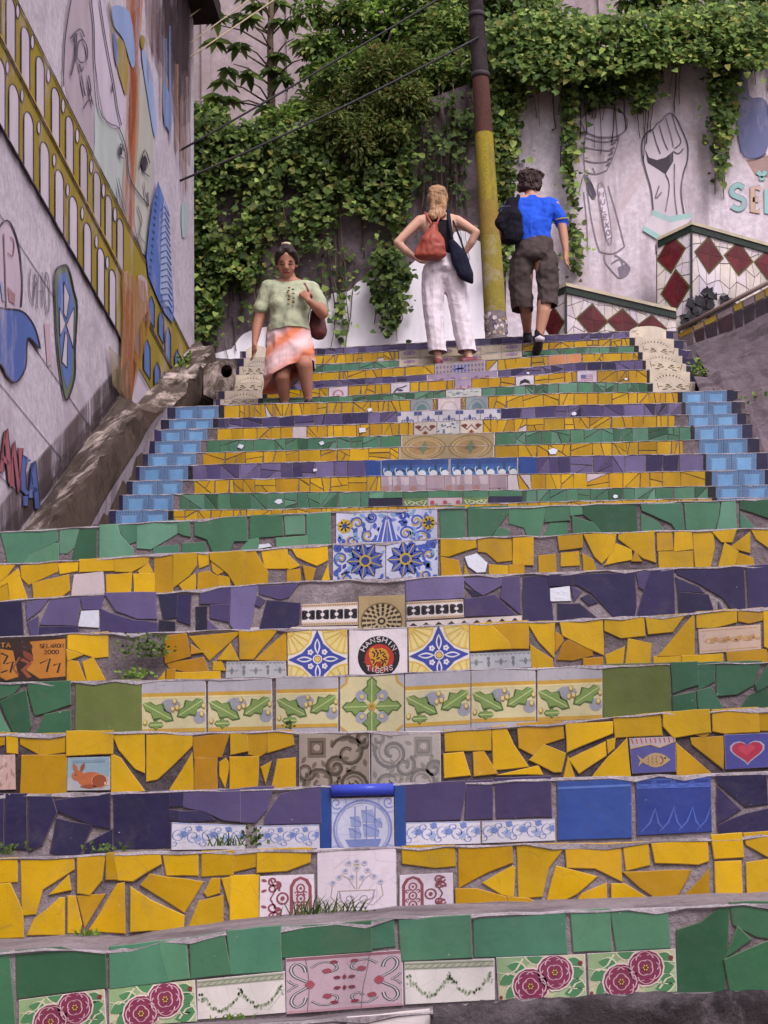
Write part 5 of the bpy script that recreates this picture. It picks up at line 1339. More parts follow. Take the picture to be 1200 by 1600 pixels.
for i in range(17): y = 320 + i * 9.5; A.line([(251 + i * .05, y + 8), (257 + i * .4, y + 2 + i * .3), (265 + i * .3, y + 18)], 2.1, hexc('3d5596'), 18)
for i in range(14): y = 305 + i * 11; A.line([(243 - i * .9, y), (246 - i * .9, y + 4)], 1.2, blk, 18)
art_build(A, 'mural_blue_tower')
A = Art(wfn, soft=True)   # shield with cross
sh = [(86, 425), (100, 414), (108, 420), (116, 455), (121, 480), (118, 545), (117, 590), (105, 625), (98, 605), (90, 540), (86, 470)]
A.spoly(sh, hexc('6d7a5e'), 3); A.poly([(91, 432), (103, 424), (112, 455), (117, 482), (114, 540), (112, 585), (105, 608), (99, 590), (93, 530), (90, 470)], blu, 4); A.line(sh, 2.2, blk, 6, True)
for q in ([(100, 440), (109, 462), (104, 498), (100, 490)], [(105, 575), (97, 565), (102, 518), (106, 525)], [(93, 480), (103, 505), (94, 525)], [(116, 480), (104, 508), (115, 545)]): A.poly(q, hexc('d0c4cc'), 5); A.line(q, 1.1, blk, 6, True, sm=False)
art_build(A, 'mural_shield', 'blue shield with white cross painted on the house wall')
A = Art(wfn, soft=True)   # masked head with blue scarf, scribbles, letters
A.poly([(-6, 345), (8, 345), (20, 352), (30, 385), (35, 420), (36, 470), (30, 485), (-6, 488)], hexc('c9b6c4'), 3); A.line([(-6, 365), (4, 348), (14, 346), (24, 365), (31, 395), (35, 440), (33, 480)], 2.4, blk, 6)
A.line([(6, 365), (8, 420), (10, 480)], 2, hexc('7a5a60'), 6); A.line([(16, 370), (22, 378), (20, 400), (12, 395)], 1.4, hexc('8a5a5c'), 6); A.poly([(12, 448), (24, 460), (23, 476), (14, 470)], hexc('a88088'), 5); A.line([(2, 440), (6, 470)], 4, hexc('93a4cc'), 6)
bl = [(-8, 487), (14, 483), (34, 486), (46, 497), (56, 515), (63, 545), (52, 533), (44, 528), (42, 545), (40, 575), (26, 597), (12, 588), (3, 570), (-8, 560)]
A.spoly(bl, hexc('566cae'), 7); A.line(bl, 2.4, blk, 8, True)
for p in ([(48, 420), (46, 455), (52, 470), (56, 440)], [(54, 428), (52, 478)], [(54, 428), (58, 440), (53, 452)], [(60, 430), (58, 482)], [(60, 455), (66, 455)], [(66, 425), (66, 480)], [(72, 425), (70, 455), (74, 490), (78, 470), (76, 435), (72, 425)]): A.line(p, 1.2, hexc('6a6070'), 5)
A.poly([(69, 505), (78, 506), (81, 570), (74, 572)], hexc('c4a4b4'), 3)
def letter(strokes, c):
    for s_ in strokes: A.line(s_, 10, blk, 5, sm=False)
    for s_ in strokes: A.line(s_, 7, hexc(c), 6, sm=False)
letter([[(2, 737), (9, 672), (17, 755)], [(4, 715), (15, 725)]], 'a4626c'); letter([[(19, 760), (21, 692), (30, 768), (32, 700)]], 'a4626c'); letter([[(44, 722), (39, 712), (36, 735), (37, 765), (44, 772)], [(40, 775), (40, 790)]], '5a6cab'); letter([[(48, 778), (52, 722), (59, 795)], [(49, 760), (57, 768)]], '5a6cab')
art_build(A, 'mural_lettering', 'painted masked head with blue scarf and red and blue letters')
A = Art(wfn)
for a, b in (((-10, 588), (120, 746)), ((-10, 451), (150, 681)), ((-10, 320), (100, 488)), ((-10, 735), (58, 797)), ((26, 10), (105, 180)), ((150, 681), (182, 725)), ((150, 260), (240, 420))): A.line([a, b], 1.0, hexc('57505a'), 2)
B_ = Art(wfn)
for q in ([(-10, 880), (60, 785), (110, 725), (150, 668), (187, 615), (185, 570), (150, 610), (110, 660), (60, 715), (-10, 800)], [(-10, 880), (60, 785), (110, 725), (150, 668), (187, 615), (186, 592), (150, 640), (110, 695), (60, 752), (-10, 840)]): B_.poly(q, hexc('7a6c70'), 1 if len(q) else 1); B_.poly([(a, b + 4) for a, b in q], hexc('5f5254'), 2)
B_.mb.build('wall_stain', 'stain', house, kind='stuff')
for q in ([(60, 780), (100, 730), (130, 690), (160, 650), (186, 612), (150, 655), (100, 722), (58, 785)],): A.poly(q, hexc('6d6064'), 2)
for i in range(40):
    x = rnd.uniform(-10, 190); y = 793 - (x - 57) * 1.38 - abs(rnd.gauss(0, 22)); h = rnd.uniform(8, 40); A.poly([(x, y), (x + 3, y - 3), (x + 4, y + h * .5), (x + 2, y + h), (x - 1, y + h * .6)], hexc(rnd.choice(['b5a6b2', 'a4949f', 'c3b2bd', 'ab9aa0'])), 1)
art_build(A, 'panel_joint_line').__setitem__('kind', 'stuff')
# ledges at the foot of the house
def block(name, top4, depth, mats, label, cat, rough=.012, nseg=14, seed=1):
    """rough concrete block: top quad (A near wall, B far wall, C far outer, D near outer) with crumbled edges"""
    Aa, Bb, Cc, Dd = [Vector(p) for p in top4]; r2 = random.Random(seed); mb = MB(); rows = []; ms = []
    for i in range(nseg + 1):
        t_ = i / nseg; a = Aa.lerp(Bb, t_); d = Dd.lerp(Cc, t_); row = []
        for j in range(6):
            p = a.lerp(d, j / 5 if j < 5 else 1.0) + Vector((r2.uniform(-rough, rough), 0, r2.uniform(-rough, rough) * (1.6 if 0 < j else .3))); row.append(p)
        row.append(row[-1] + Vector((r2.uniform(-.01, .02), 0, -.04))); row.append(d + Vector((.02 + r2.uniform(-.008, .008), 0, -depth * .6))); row.append(d + Vector((.03, 0, -depth - .5)))
        rows.append(row)
    m_ = len(rows[0]); fs = []
    for i in range(nseg):
        for k in range(m_ - 1): fs.append((i * m_ + k, i * m_ + k + 1, (i + 1) * m_ + k + 1, (i + 1) * m_ + k)); ms.append(0 if k < 5 else 1)
    for i in (0, nseg): fs.append([i * m_ + k for k in range(m_)] + []); ms.append(1)
    mb.add([p for r_ in rows for p in r_], fs, (.5, .5, .5)); o = mb.build(name, mats, label=label, cat=cat); o.data.polygons.foreach_set('material_index', ms); return o
a0, b0, c0, d0 = atw(57, 797), atw(187, 617), atw(220, 640, .42), atw(97, 790, .42)
block('concrete_ledge', [a0 + (a0 - b0) * .9, b0, c0, d0 + (d0 - c0) * .9], .42, ['ledgetop', 'ledgeside'], 'crumbling concrete ledge at the foot of the painted wall, nearer piece', 'ledge', seed=4, nseg=30)
a0, b0, c0, d0 = atw(200, 640), atw(303, 536), atw(336, 540, .36), atw(268, 640, .36)
block('concrete_ledge', [a0, b0, c0, d0], .35, ['ledgetop', 'ledgeside'], 'lower mossy ledge further up the painted wall beside the drain hole', 'ledge', .022, seed=9, nseg=18)
# side slope filling the gap between the ledge and the stairs
mb = MB(); inn = [atw(60, 955, .45), atw(147, 812, .45), atw(240, 658, .45)]; out = [at(112, 905, 12.0), at(170, 798, 12.62), at(262, 634, 14.92)]
vs = []; nn = 14; r2 = random.Random(8)
for i in range(nn + 1):
    s = i / nn * 2; k = min(int(s), 1); a = inn[k].lerp(inn[k + 1], s - k); b = out[k].lerp(out[k + 1], s - k)
    for q in range(4): vs.append(a.lerp(b, q / 3) + Vector((0, 0, r2.uniform(-.012, .012))))
    vs += [b + Vector((.03, 0, -1.2)), a + Vector((-.1, 0, -1.2))]
mb.add(vs, [(i * 6 + k, i * 6 + (k + 1) % 6, (i + 1) * 6 + (k + 1) % 6, (i + 1) * 6 + k) for i in range(nn) for k in range(6)], (.5, .5, .5)); mb.build('side_slope', 'concrete', kind='structure')
# drain block with a dark hole
dr = empty('drain_block', at(352, 610, 16.0)); tag(dr, 'grey concrete drain block with round dark pipe hole beside the stairs', 'drain')
Yd = 16.0; mb = MB(); cx, cy, rp = 354, 580, 9; outer = [(318, 628), (318, 575), (330, 566), (345, 563), (360, 563), (370, 562), (368, 598), (350, 622)]
ring = []; ri = []
for i in range(16):
    a = R(i * 22.5); ring.append(at(cx + rp * math.cos(a), cy + rp * 1.15 * math.sin(a), Yd))
    best = None
    for (x0, y0), (x1, y1) in zip(outer, outer[1:] + outer[:1]):
        dx, dy = math.cos(a), math.sin(a); den = dx * (y1 - y0) - dy * (x1 - x0)
        if abs(den) < 1e-9: continue
        t_ = ((x0 - cx) * (y1 - y0) - (y0 - cy) * (x1 - x0)) / den; u_ = ((x0 - cx) * dy - (y0 - cy) * dx) / den
        if t_ > 0 and -.001 <= u_ <= 1.001: best = t_
    ri.append(at(cx + best * math.cos(a), cy + best * math.sin(a), Yd))
n = 16; deep = [p + Vector((0, .6, 0)) for p in ring]; back = [p + Vector((-.1, .8, 0)) for p in ri]
mb.add(ring + ri + deep + back, [(i, (i + 1) % n, n + (i + 1) % n, n + i) for i in range(n)] + [(i, 2 * n + i, 2 * n + (i + 1) % n, (i + 1) % n) for i in range(n)] + [(n + i, n + (i + 1) % n, 3 * n + (i + 1) % n, 3 * n + i) for i in range(n)] + [[2 * n + i for i in range(n)]], (.5, .5, .5)); mb.build('block', 'ledgetop', dr)
# ------------------------------------------------------------------ back retaining wall
YB = 19.6
mb = MB(); top = [(250, 205), (470, 190), (640, 165), (735, 130), (765, 62), (960, 78), (1250, 60), (1900, 40)]
pts = [at(250, 620, YB)] + [at(x, y, YB) for x, y in top] + [at(1900, 620, YB)]
mb.prism(pts, (0, .5, 0)); bw = mb.build('retaining_wall', 'backwall', label='tall stained retaining wall overgrown with ivy at the top of the stairs', cat='wall')
bfn = lambda u, v, L: at(u, v, YB - L * .004)
A = Art(bfn)
hump = [(345, 560), (362, 545), (380, 522), (410, 512), (440, 505), (470, 497), (500, 470), (520, 458), (545, 455), (560, 440), (585, 432), (610, 430), (640, 415), (660, 395), (690, 375), (720, 360), (745, 375), (758, 400), (760, 560)]
A.spoly(hump, hexc('f0ecf2'), 1); A.mb.build('whitewashed_patch', 'whitewash', bw)
A = Art(bfn)
A.poly([(790, 560), (792, 200), (800, 150), (840, 120), (960, 90), (1060, 92), (1250, 80), (1890, 70), (1890, 560)], hexc('cbb9c6'), 1); A.mb.build('plaster_panel', 'plaster', bw)
# figures painted on the plaster: strokes lie on the wall
A = Art(bfn, soft=True); kk = hexc('847b84')
A.line([(912, 200), (908, 185), (925, 172), (950, 168), (972, 176), (980, 192), (975, 206), (960, 214), (935, 214), (915, 206), (912, 200)], 2, kk, 3); A.poly([(915, 206), (908, 186), (925, 173), (950, 169), (972, 177), (979, 192), (974, 206), (960, 213), (935, 213)], hexc('d2c6d2'), 2)
for p in ([(915, 206), (912, 240), (914, 268)], [(968, 212), (960, 240), (948, 266)], [(914, 268), (930, 272), (948, 266)], [(913, 230), (935, 234), (958, 236)], [(912, 250), (930, 254), (952, 252)], [(915, 215), (940, 222), (965, 218)], [(930, 272), (926, 262)], [(905, 300), (914, 272), (930, 300), (926, 310), (912, 272)], [(915, 275), (922, 330), (930, 370), (937, 393)], [(950, 290), (962, 330), (976, 385)], [(937, 393), (958, 396), (976, 385)], [(944, 397), (946, 410), (958, 425), (968, 434), (980, 428), (984, 418), (970, 404), (960, 398)], [(955, 412), (968, 405), (976, 420)], [(912, 300), (917, 350), (918, 392)]): A.line(p, 1.8, kk, 3)
A.poly([(915, 276), (922, 280), (932, 304), (926, 312), (918, 300)], hexc('575060'), 3); A.poly([(965, 418), (978, 412), (984, 420), (978, 432), (968, 434)], hexc('7d7482'), 2)
A.poly([(934, 296), (944, 292), (956, 370), (948, 374)], hexc('d2c6d0'), 3); A.line([(934, 296), (944, 292), (956, 370), (948, 374)], 1.4, kk, 4, True)
for i, ch in enumerate('MULEXO'):
    for st_ in FONT[ch]: A.line(sm=False, pts=[(937 + i * 2.1 + x * 6, 299 + i * 12 + y * 8) for x, y in st_], wd=1.4, col=kk, L=5)
for i in range(5): A.line([(955 - i * 2, 226 + i * 8), (962 - i * 2, 222 + i * 8)], 2.2, hexc('6a626c'), 4)
A.mb.build('mural_standing_figure', 'paint', bw, label='outline of a capped figure painted on the plaster')
A = Art(bfn, soft=True); kk = hexc('5c555c'); fist = [(1022, 350), (1018, 300), (1010, 270), (1003, 240), (1004, 218), (1012, 206), (1020, 202), (1026, 194), (1034, 188), (1040, 180), (1048, 177), (1056, 184), (1064, 200), (1074, 225), (1074, 250), (1068, 270), (1064, 300), (1070, 340)]
A.spoly(fist, hexc('cabfc6'), 2); A.line(fist, 2.4, kk, 4)
A.poly([(1008, 233), (1014, 246), (1026, 250), (1040, 246), (1052, 236), (1052, 252), (1040, 272), (1028, 264), (1012, 254)], hexc('4a444c'), 3)
for p in ([(1020, 204), (1026, 225), (1032, 240)], [(1030, 196), (1038, 222), (1044, 234)], [(1040, 184), (1048, 210), (1052, 230)], [(1050, 180), (1058, 205), (1064, 222), (1054, 232)], [(1052, 236), (1060, 240), (1068, 232)], [(1040, 272), (1046, 290), (1040, 330)], [(1054, 256), (1054, 300), (1058, 335)], [(1030, 290), (1024, 310), (1034, 300)]): A.line(p, 1.6, kk, 4)
A.poly([(1020, 328), (1046, 338), (1080, 332), (1082, 340), (1046, 348), (1018, 336)], hexc('9cc0bc'), 5); A.poly([(1018, 336), (1046, 348), (1082, 340), (1070, 356), (1036, 372), (1006, 352)], hexc('cfc6cc'), 5); A.poly([(1006, 352), (1036, 370), (1030, 376), (1004, 360)], hexc('9cc0bc'), 6)
A.mb.build('mural_raised_fist', 'paint', bw, label='raised fist with pale green cuff painted on the plaster')
A = Art(bfn, soft=True)
A.spoly([(1148, 112), (1166, 108), (1172, 150), (1190, 152), (1200, 165), (1204, 200), (1196, 240), (1178, 248), (1160, 240), (1152, 200), (1146, 150)], hexc('6a6e92'), 2); A.line([(1148, 112), (1150, 180), (1158, 238), (1178, 248), (1197, 240)], 1.6, hexc('454860'), 4)
A.poly([(1165, 250), (1210, 240), (1210, 280), (1180, 275)], hexc('b59a92'), 1)
def bigl(ch, x, y, w_, h, c):
    for st_ in FONT[ch]: A.line([(x + a * w_, y + b * h) for a, b in st_], 9.5, hexc('8a8088'), 3, sm=(ch == 'S'))
    for st_ in FONT[ch]: A.line([(x + a * w_, y + b * h) for a, b in st_], 7.5, hexc(c), 4, sm=(ch == 'S'))
bigl('S', 1142, 289, 22, 38, '8fb8b6'); bigl('E', 1176, 294, 13, 36, 'c4a692'); bigl('L', 1198, 296, 13, 36, '8fb8b6'); bigl('Y', 1184, 268, 13, 14, '8fb8b6')
A.mb.build('mural_lettering', 'paint', bw, label='pale green and tan letters under a blue painted shape')
# terrace behind the wall and the far concrete building
zt = at(600, 100, YB).z
mb = MB(); mb.box((-8, YB + .52, 0), (8, 27, at(300, 215, YB).z - .1)); mb.build('terrace_ground', 'earth', kind='structure')
fb_ = empty('concrete_building', at(600, 400, 27)); tag(fb_, 'large bare pinkish concrete building behind the greenery', 'building')
mb = MB(); mb.box((-9, 27, 0), (9, 31, 22)); mb.build('wall', 'farwall', fb_)
for x in (322, 455, 945):
    p = at(x, 60, 26.96); mb = MB(); mb.box((p.x - .07, 26.93, 4), (p.x + .07, 27, 21.9)); mb.build('pilaster', 'farwall', fb_)
# ------------------------------------------------------------------ tiled parapets of the stairs that turn off to the right
def parapet(name, label, face, ret, Y, dY, diamonds, rdi, cap=11):
    e = empty(name, at(face[0][0], face[-1][1], Y)); tag(e, label, 'wall')
    F_ = [at(x, y, Y) for x, y in face]; mb = MB(); mb.prism(F_, (0, dY, 0), hexc('c9bfc4')); mb.build('wall_body', 'nosing', e)
    G_ = [at(ret[0], ret[1], Y + dY), F_[0], F_[-1], at(ret[0], ret[2], Y + dY)]
    mb = MB(); mb.prism(G_, (.02, .25, 0)); mb.build('return_wall', 'nosing', e)
    # pale broken tile field as separate pieces
    def field(fn, w_, h, holes, nx, ny, nm='tile_shard'):
        gp = [[(i / nx + rnd.uniform(-.36, .36) / nx * (0 < i < nx), j / ny + rnd.uniform(-.36, .36) / ny * (0 < j < ny)) for j in range(ny + 1)] for i in range(nx + 1)]
        for i in range(nx):
            for j in range(ny):
                q = [gp[i][j], gp[i + 1][j], gp[i + 1][j + 1], gp[i][j + 1]]
                mb = MB(); c = hexc(rnd.choice(['cbbfc6', 'd2c7cb', 'c4bab4', 'cfc6c0', 'd6cdd2'])); n_ = 4
                cu = sum(p[0] for p in q) / 4; cv = sum(p[1] for p in q) / 4; s_ = .94
                a = [(cu + (p[0] - cu) * s_, cv + (p[1] - cv) * s_) for p in q]
                mb.add([fn(u, v, 3) for u, v in a] + [fn(u, v, -.5) for u, v in a], [(0, 1, 2, 3)] + [(k, 4 + k, 4 + (k + 1) % 4, (k + 1) % 4) for k in range(4)], c); mb.build(nm, 'glaze', e)
    f1 = quadmap(F_[0], F_[1], F_[2], F_[3], (0, -1, 0), 0, .003); wpx = face[1][0] - face[0][0]
    field(f1, 1, 1, [], max(4, int(wpx / 12)), 7 if dY > .17 else 4)
    nr = (G_[1] - G_[0]).cross(Vector((0, 0, 1))).normalized(); f2 = quadmap(G_[0], G_[1], G_[2], G_[3], nr, 0, .003); field(f2, 1, 1, [], 2 if abs(ret[0] - face[0][0]) < 30 else 4, 7 if dY > .17 else 4)
    for fn, dl in ((f1, diamonds), (f2, rdi)):
        for u, v, ru, rv in dl:
            for k in range(4):       # each lozenge is four maroon tiles
                a0, a1 = R(90 * k), R(90 * k + 90); q = [(u, v), (u + ru * math.cos(a0), v + rv * math.sin(a0)), (u + ru * math.cos(a1), v + rv * math.sin(a1))]
                q = [p for p in q if True]; cu = sum(p[0] for p in q) / 3; cv = sum(p[1] for p in q) / 3; q = [(cu + (p[0] - cu) * .96, min(1.0, cv + (p[1] - cv) * .96)) for p in q]
                mb = MB(); mb.add([fn(a, b, 5) for a, b in q] + [fn(a, b, 0) for a, b in q], [(0, 1, 2)] + [(m_, 3 + m_, 3 + (m_ + 1) % 3, (m_ + 1) % 3) for m_ in range(3)], mulc(hexc('5a1c24'), rnd.uniform(.75, 1.3))); mb.build('lozenge_tile', 'glaze', e)
            q = [(u + ru * 1.12, v), (u, min(1, v + rv * 1.12)), (u - ru * 1.12, v), (u, v - rv * 1.12)]; mb = MB(); mb.add([fn(a, b, 4) for a, b in q] + [fn(a, b, 0) for a, b in q], [(0, 1, 2, 3)] + [(m_, 4 + m_, 4 + (m_ + 1) % 4, (m_ + 1) % 4) for m_ in range(4)], hexc('5a5a30')); mb.build('lozenge_border', 'glaze', e)
    # cap: dark green band with a cream upper edge
    for a, b in ((F_[0], F_[1]), (G_[0], G_[1])):
        d = Vector((0, -.03, 0)); mb = MB(); h = cap / (FPX / Y); 
        mb.prism([a + d + Vector((0, 0, -h)), b + d + Vector((0, 0, -h)), b + d + Vector((0, 0, .0)), a + d + Vector((0, 0, 0))], (0, dY + .04, 0), hexc('26332c')); mb.build('cap_band', 'glaze', e)
        mb = MB(); d = Vector((0, -.045, .001)); mb.prism([a + d, b + d, b + d + Vector((0, 0, h * .5)), a + d + Vector((0, 0, h * .5))], (0, dY + .06, 0), hexc('bdb39a')); mb.build('cap_edge', 'glaze', e)
    mb = MB(); mb.prism([F_[0] + Vector((-.012, -.02, 0)), F_[0] + Vector((.012, -.02, 0)), F_[-1] + Vector((.012, -.02, 0)), F_[-1] + Vector((-.012, -.02, 0))], (0, .03, 0), hexc('2a2a2c')); mb.build('corner_strip', 'glaze', e)
    return e
parapet('tiled_parapet', 'low sloping parapet of white shards with three maroon lozenges by the top step', [(884, 449), (1056, 489), (1057, 540), (884, 540)], (862, 458, 540), 18.1, .16, [(.24, .52, .135, .27 * 1.1), (.515, .5, .135, .29), (.78, .52, .125, .3)], [(.2, .6, .7, .3)])
parapet('tiled_parapet', 'taller sloping parapet of white shards with maroon lozenges below the raised fist', [(1080, 353), (1225, 394), (1225, 545), (1080, 545)], (1027, 378, 545), 18.9, .18, [(.19, .21, .145, .15), (.51, .18, .145, .15), (.83, .18, .145, .15)], [(.42, .17, .4, .16), (.55, .5, .4, .17)])
r2 = random.Random(5); par2 = bpy.data.objects['tiled_parapet.001']
for i in range(110):
    x = r2.uniform(1062, 1148); yt = 436 + (x - 1090) * .62 if x > 1090 else 436 + (1090 - x) * 3.2; y = r2.uniform(yt, 545)
    if y > 545: continue
    c = at(x, y, 18.84 + r2.uniform(-.03, .02)); s_ = r2.uniform(.035, .065); a0 = r2.random() * 6; n_ = r2.choice((3, 4, 4, 5))
    q = [c + Vector((s_ * math.cos(a0 + k * 6.283 / n_) * r2.uniform(.7, 1.2), r2.uniform(-.008, .008), s_ * 1.1 * math.sin(a0 + k * 6.283 / n_) * r2.uniform(.7, 1.2))) for k in range(n_)]
    mb = MB(); mb.prism(q, (0, .03, 0), mulc(hexc('1d1b20'), r2.uniform(.7, 1.6))); mb.build('black_tile_shard', 'glaze', par2)
# right side: leaning stone slab, mosaic kerb and bank
mb = MB(); q = [at(1087, 548, 17.0), at(1235, 470, 16.3), at(1240, 690, 14.6), at(1118, 612, 15.1)]
def roughquad(mb, q, n, amp, seed, off):
    r2 = random.Random(seed); vs = []
    for i in range(n + 1):
        for j in range(n + 1):
            u, v = i / n, j / n; p = (q[0] * (1 - u) + q[1] * u) * (1 - v) + (q[3] * (1 - u) + q[2] * u) * v; vs.append(p + Vector((0, r2.uniform(-amp, amp), r2.uniform(-amp, amp))))
    m_ = n + 1; fs = [(i * m_ + j, i * m_ + j + 1, (i + 1) * m_ + j + 1, (i + 1) * m_ + j) for i in range(n) for j in range(n)]
    b_i = len(vs); rim = [i * m_ for i in range(m_)] + [n * m_ + j for j in range(1, m_)] + [i * m_ + n for i in range(n - 1, -1, -1)] + [j for j in range(n - 1, 0, -1)]
    vs += [vs[k] + Vector(off) for k in rim]; L_ = len(rim)
    fs += [(rim[k], rim[(k + 1) % L_], b_i + (k + 1) % L_, b_i + k) for k in range(L_)]
    mb.add(vs, fs, (.5, .5, .5), False)
roughquad(mb, q, 6, .005, 3, (.25, .4, -.9)); mb.build('stone_slab', 'rightslab', label='big grey leaning stone slab beside the upper steps', cat='slab')
mb = MB(); q = [at(1085, 590, 15.6), at(1240, 560, 15.4), at(1260, 860, 12.6), at(1200, 850, 12.4)]
roughquad(mb, q, 8, .025, 6, (.4, .4, -1.2)); mb.build('earth_bank', 'rightslab', kind='structure')
kb = empty('mosaic_kerb', at(1065, 525, 17.4)); tag(kb, 'sloping kerb faced with yellow and maroon mosaic above the grey slab', 'kerb')
k0, k1, k2, k3 = at(1060, 522, 17.55), at(1240, 428, 16.8), at(1240, 480, 16.8), at(1064, 545, 17.55)
mb = MB(); mb.prism([k0, k1, k2 + Vector((0, 0, -.5)), k3 + Vector((0, 0, -.3))], (.1, .25, 0)); mb.build('kerb_body', 'concrete', kb)
kn = (k1 - k0).cross(Vector((0, 0, 1))).normalized(); kf = quadmap(k0, k1, k2, k3, kn, 0, .003)
x = 0.0
while x < .98:
    w_ = rnd.uniform(.07, .15); c = hexc(rnd.choice(['a8862c', 'a07c2a'] if x < .12 else ['98845c', 'a38c62', '988a82', '8f7f80', 'a58a3a'])); q = [(x, .02), (x + w_ * .92, .02), (x + w_ * .9, .3), (x + .01, .3)]
    mb = MB(); mb.add([kf(u, v, 3) for u, v in q] + [kf(u, v, 0) for u, v in q], [(0, 1, 2, 3)] + [(k, 4 + k, 4 + (k + 1) % 4, (k + 1) % 4) for k in range(4)], c); mb.build('tile_shard', 'glaze', kb); 
    c = hexc(rnd.choice(['423840', '443438', '3a3438', '6a5e60'])); q = [(x, .36), (x + w_ * .92, .36), (x + w_ * .9, .98), (x + .01, .98)]
    mb = MB(); mb.add([kf(u, v, 3) for u, v in q] + [kf(u, v, 0) for u, v in q], [(0, 1, 2, 3)] + [(k, 4 + k, 4 + (k + 1) % 4, (k + 1) % 4) for k in range(4)], c); mb.build('tile_shard', 'glaze', kb); x += w_
mb = MB(); mb.tube([k0 + Vector((0, -.02, .04)), k0.lerp(k1, .5) + Vector((0, -.02, .04)), k1 + Vector((0, -.02, .04))], .022, hexc('8d7a72'), 8); mb.build('coping', 'plainc', kb)
# ------------------------------------------------------------------ lamp-post like utility pole
YP = 18.3
pole = empty('utility_pole', at(776, 528, YP)); tag(pole, 'painted utility pole, dark above and yellow below, at the top step', 'pole')
cx = lambda y: 742 + (776 - 742) * (y + 20) / 548
def seg(name, ya, yb2, mat, n=6):
    pts = []; rd = []
    for i in range(n + 1):
        y = ya + (yb2 - ya) * i / n; pts.append(at(cx(y), y, YP)); rd.append(((12.5 + 6.3 * (y + 20) / 548) / (FPX / YP)))
    mb = MB(); mb.tube(pts, rd, (.5, .5, .5), 20, caps=False); return mb.build(name, mat, pole)
seg('upper_shaft', 122, -260, 'darkpole', 8); seg('rust_band', 210, 122, 'rustpole'); seg('yellow_band', 318, 210, 'yellowpole'); seg('ochre_band', 372, 318, 'ochrepole'); seg('peeling_band', 490, 372, 'peelpole')
sg = seg('mosaic_foot', 545, 490, 'mortar')
for y in (28, 122):
    p = at(cx(y), y, YP); mb = MB(); mb.tube([p, p + Vector((0, 0, .03)), p + Vector((0, 0, .05))], (16 if y > 100 else 14.6) / (FPX / YP), hexc('3a3236'), 20); mb.build('metal_band', 'plainc', pole)
r2 = random.Random(11)
for i in range(46):
    a = R(r2.uniform(180, 360)); y = r2.uniform(492, 528); p = at(cx(y), y, YP); rr = 18.8 / (FPX / YP) + .003; d = Vector((math.cos(a), math.sin(a), 0)); tn_ = Vector((-d.y, d.x, 0)); s_ = r2.uniform(.012, .026)
    q = [p + d * rr + tn_ * s_ * math.cos(R(k * 72 + i * 20)) + Vector((0, 0, s_ * math.sin(R(k * 72 + i * 20)))) for k in range(5)]
    mb = MB(); mb.add(q + [v - d * .012 for v in q], [(0, 1, 2, 3, 4)] + [(k, 5 + k, 5 + (k + 1) % 5, (k + 1) % 5) for k in range(5)], hexc(r2.choice(['c9bfc4', '8a7a72', 'a58a5a', '5a5260', 'b9a9a0']))); mb.build('tile_shard', 'glaze', sg)
# wires
def wire(a, b, r_, mat, sag, label):
    pts = [a.lerp(b, i / 14) + Vector((0, 0, -sag * 4 * (i / 14) * (1 - i / 14))) for i in range(15)]; mb = MB(); mb.tube(pts, r_, (.1, .1, .1), 6); mb.build('overhead_cable', mat, label=label, cat='cable', group='overhead cables')
wire(at(280, 236, 17.9), at(742, 0 - 36, 18.2), .011, 'cable', .02, 'thick dark cable, upper of the two crossing the greenery to the pole')
wire(at(280, 283, 17.9), at(748, 58, 18.2), .012, 'cable', .05, 'thick dark cable, lower of the two crossing the greenery to the pole')
wire(at(296, 90, 18.3), at(440, -8, 18.9), .009, 'palecable', .0, 'pale cable, lowest of those leaving the house eave')
wire(at(296, 68, 18.3), at(400, -8, 18.9), .007, 'palecable', .0, 'pale cable, middle one of those leaving the house eave')
wire(at(296, 26, 18.3), at(340, -6, 18.9), .006, 'palecable', .0, 'short thin cable right at the corner of the house eave')
# ------------------------------------------------------------------ leaves
def leaf(mb, p, tip, nrm, s, col, wide=.8):
    tip = tip.normalized(); side = tip.cross(nrm)
    if side.length < 1e-3: side = Vector((1, 0, 0))
    side.normalize(); n2 = side.cross(tip)
    f = .18 * s; w_ = wide * s * .5
    mb.add([p, p - side * w_ + tip * s * .18 + n2 * f, p - side * w_ * .85 + tip * s * .58 + n2 * f * .8, p + tip * s, p + side * w_ * .85 + tip * s * .58 + n2 * f * .8, p + side * w_ + tip * s * .18 + n2 * f], [(0, 3, 2, 1), (0, 5, 4, 3)], col, True)
GREENS = ['587236', '66823e', '4a6430', '768e46', '405630', '8aa054', '62763e', '566c3a', '8a8a48', '96a85c']
DARKG = ['465a30', '4e6434', '586c38', '3c4e2c', '64783e', '728646']
from mathutils import noise as mnoise
def inpoly(x, y, P):
    c = False; n = len(P)
    for i in range(n):
        (x0, y0), (x1, y1) = P[i], P[(i + 1) % n]
        if (y0 > y) != (y1 > y) and x < (x1 - x0) * (y - y0) / (y1 - y0) + x0: c = not c
    return c
def lcol(r2, pal, b=1.0):
    c = hexc(r2.choice(pal)); f = r2.uniform(.62, 1.25) * b; return tuple(x * f for x in c)
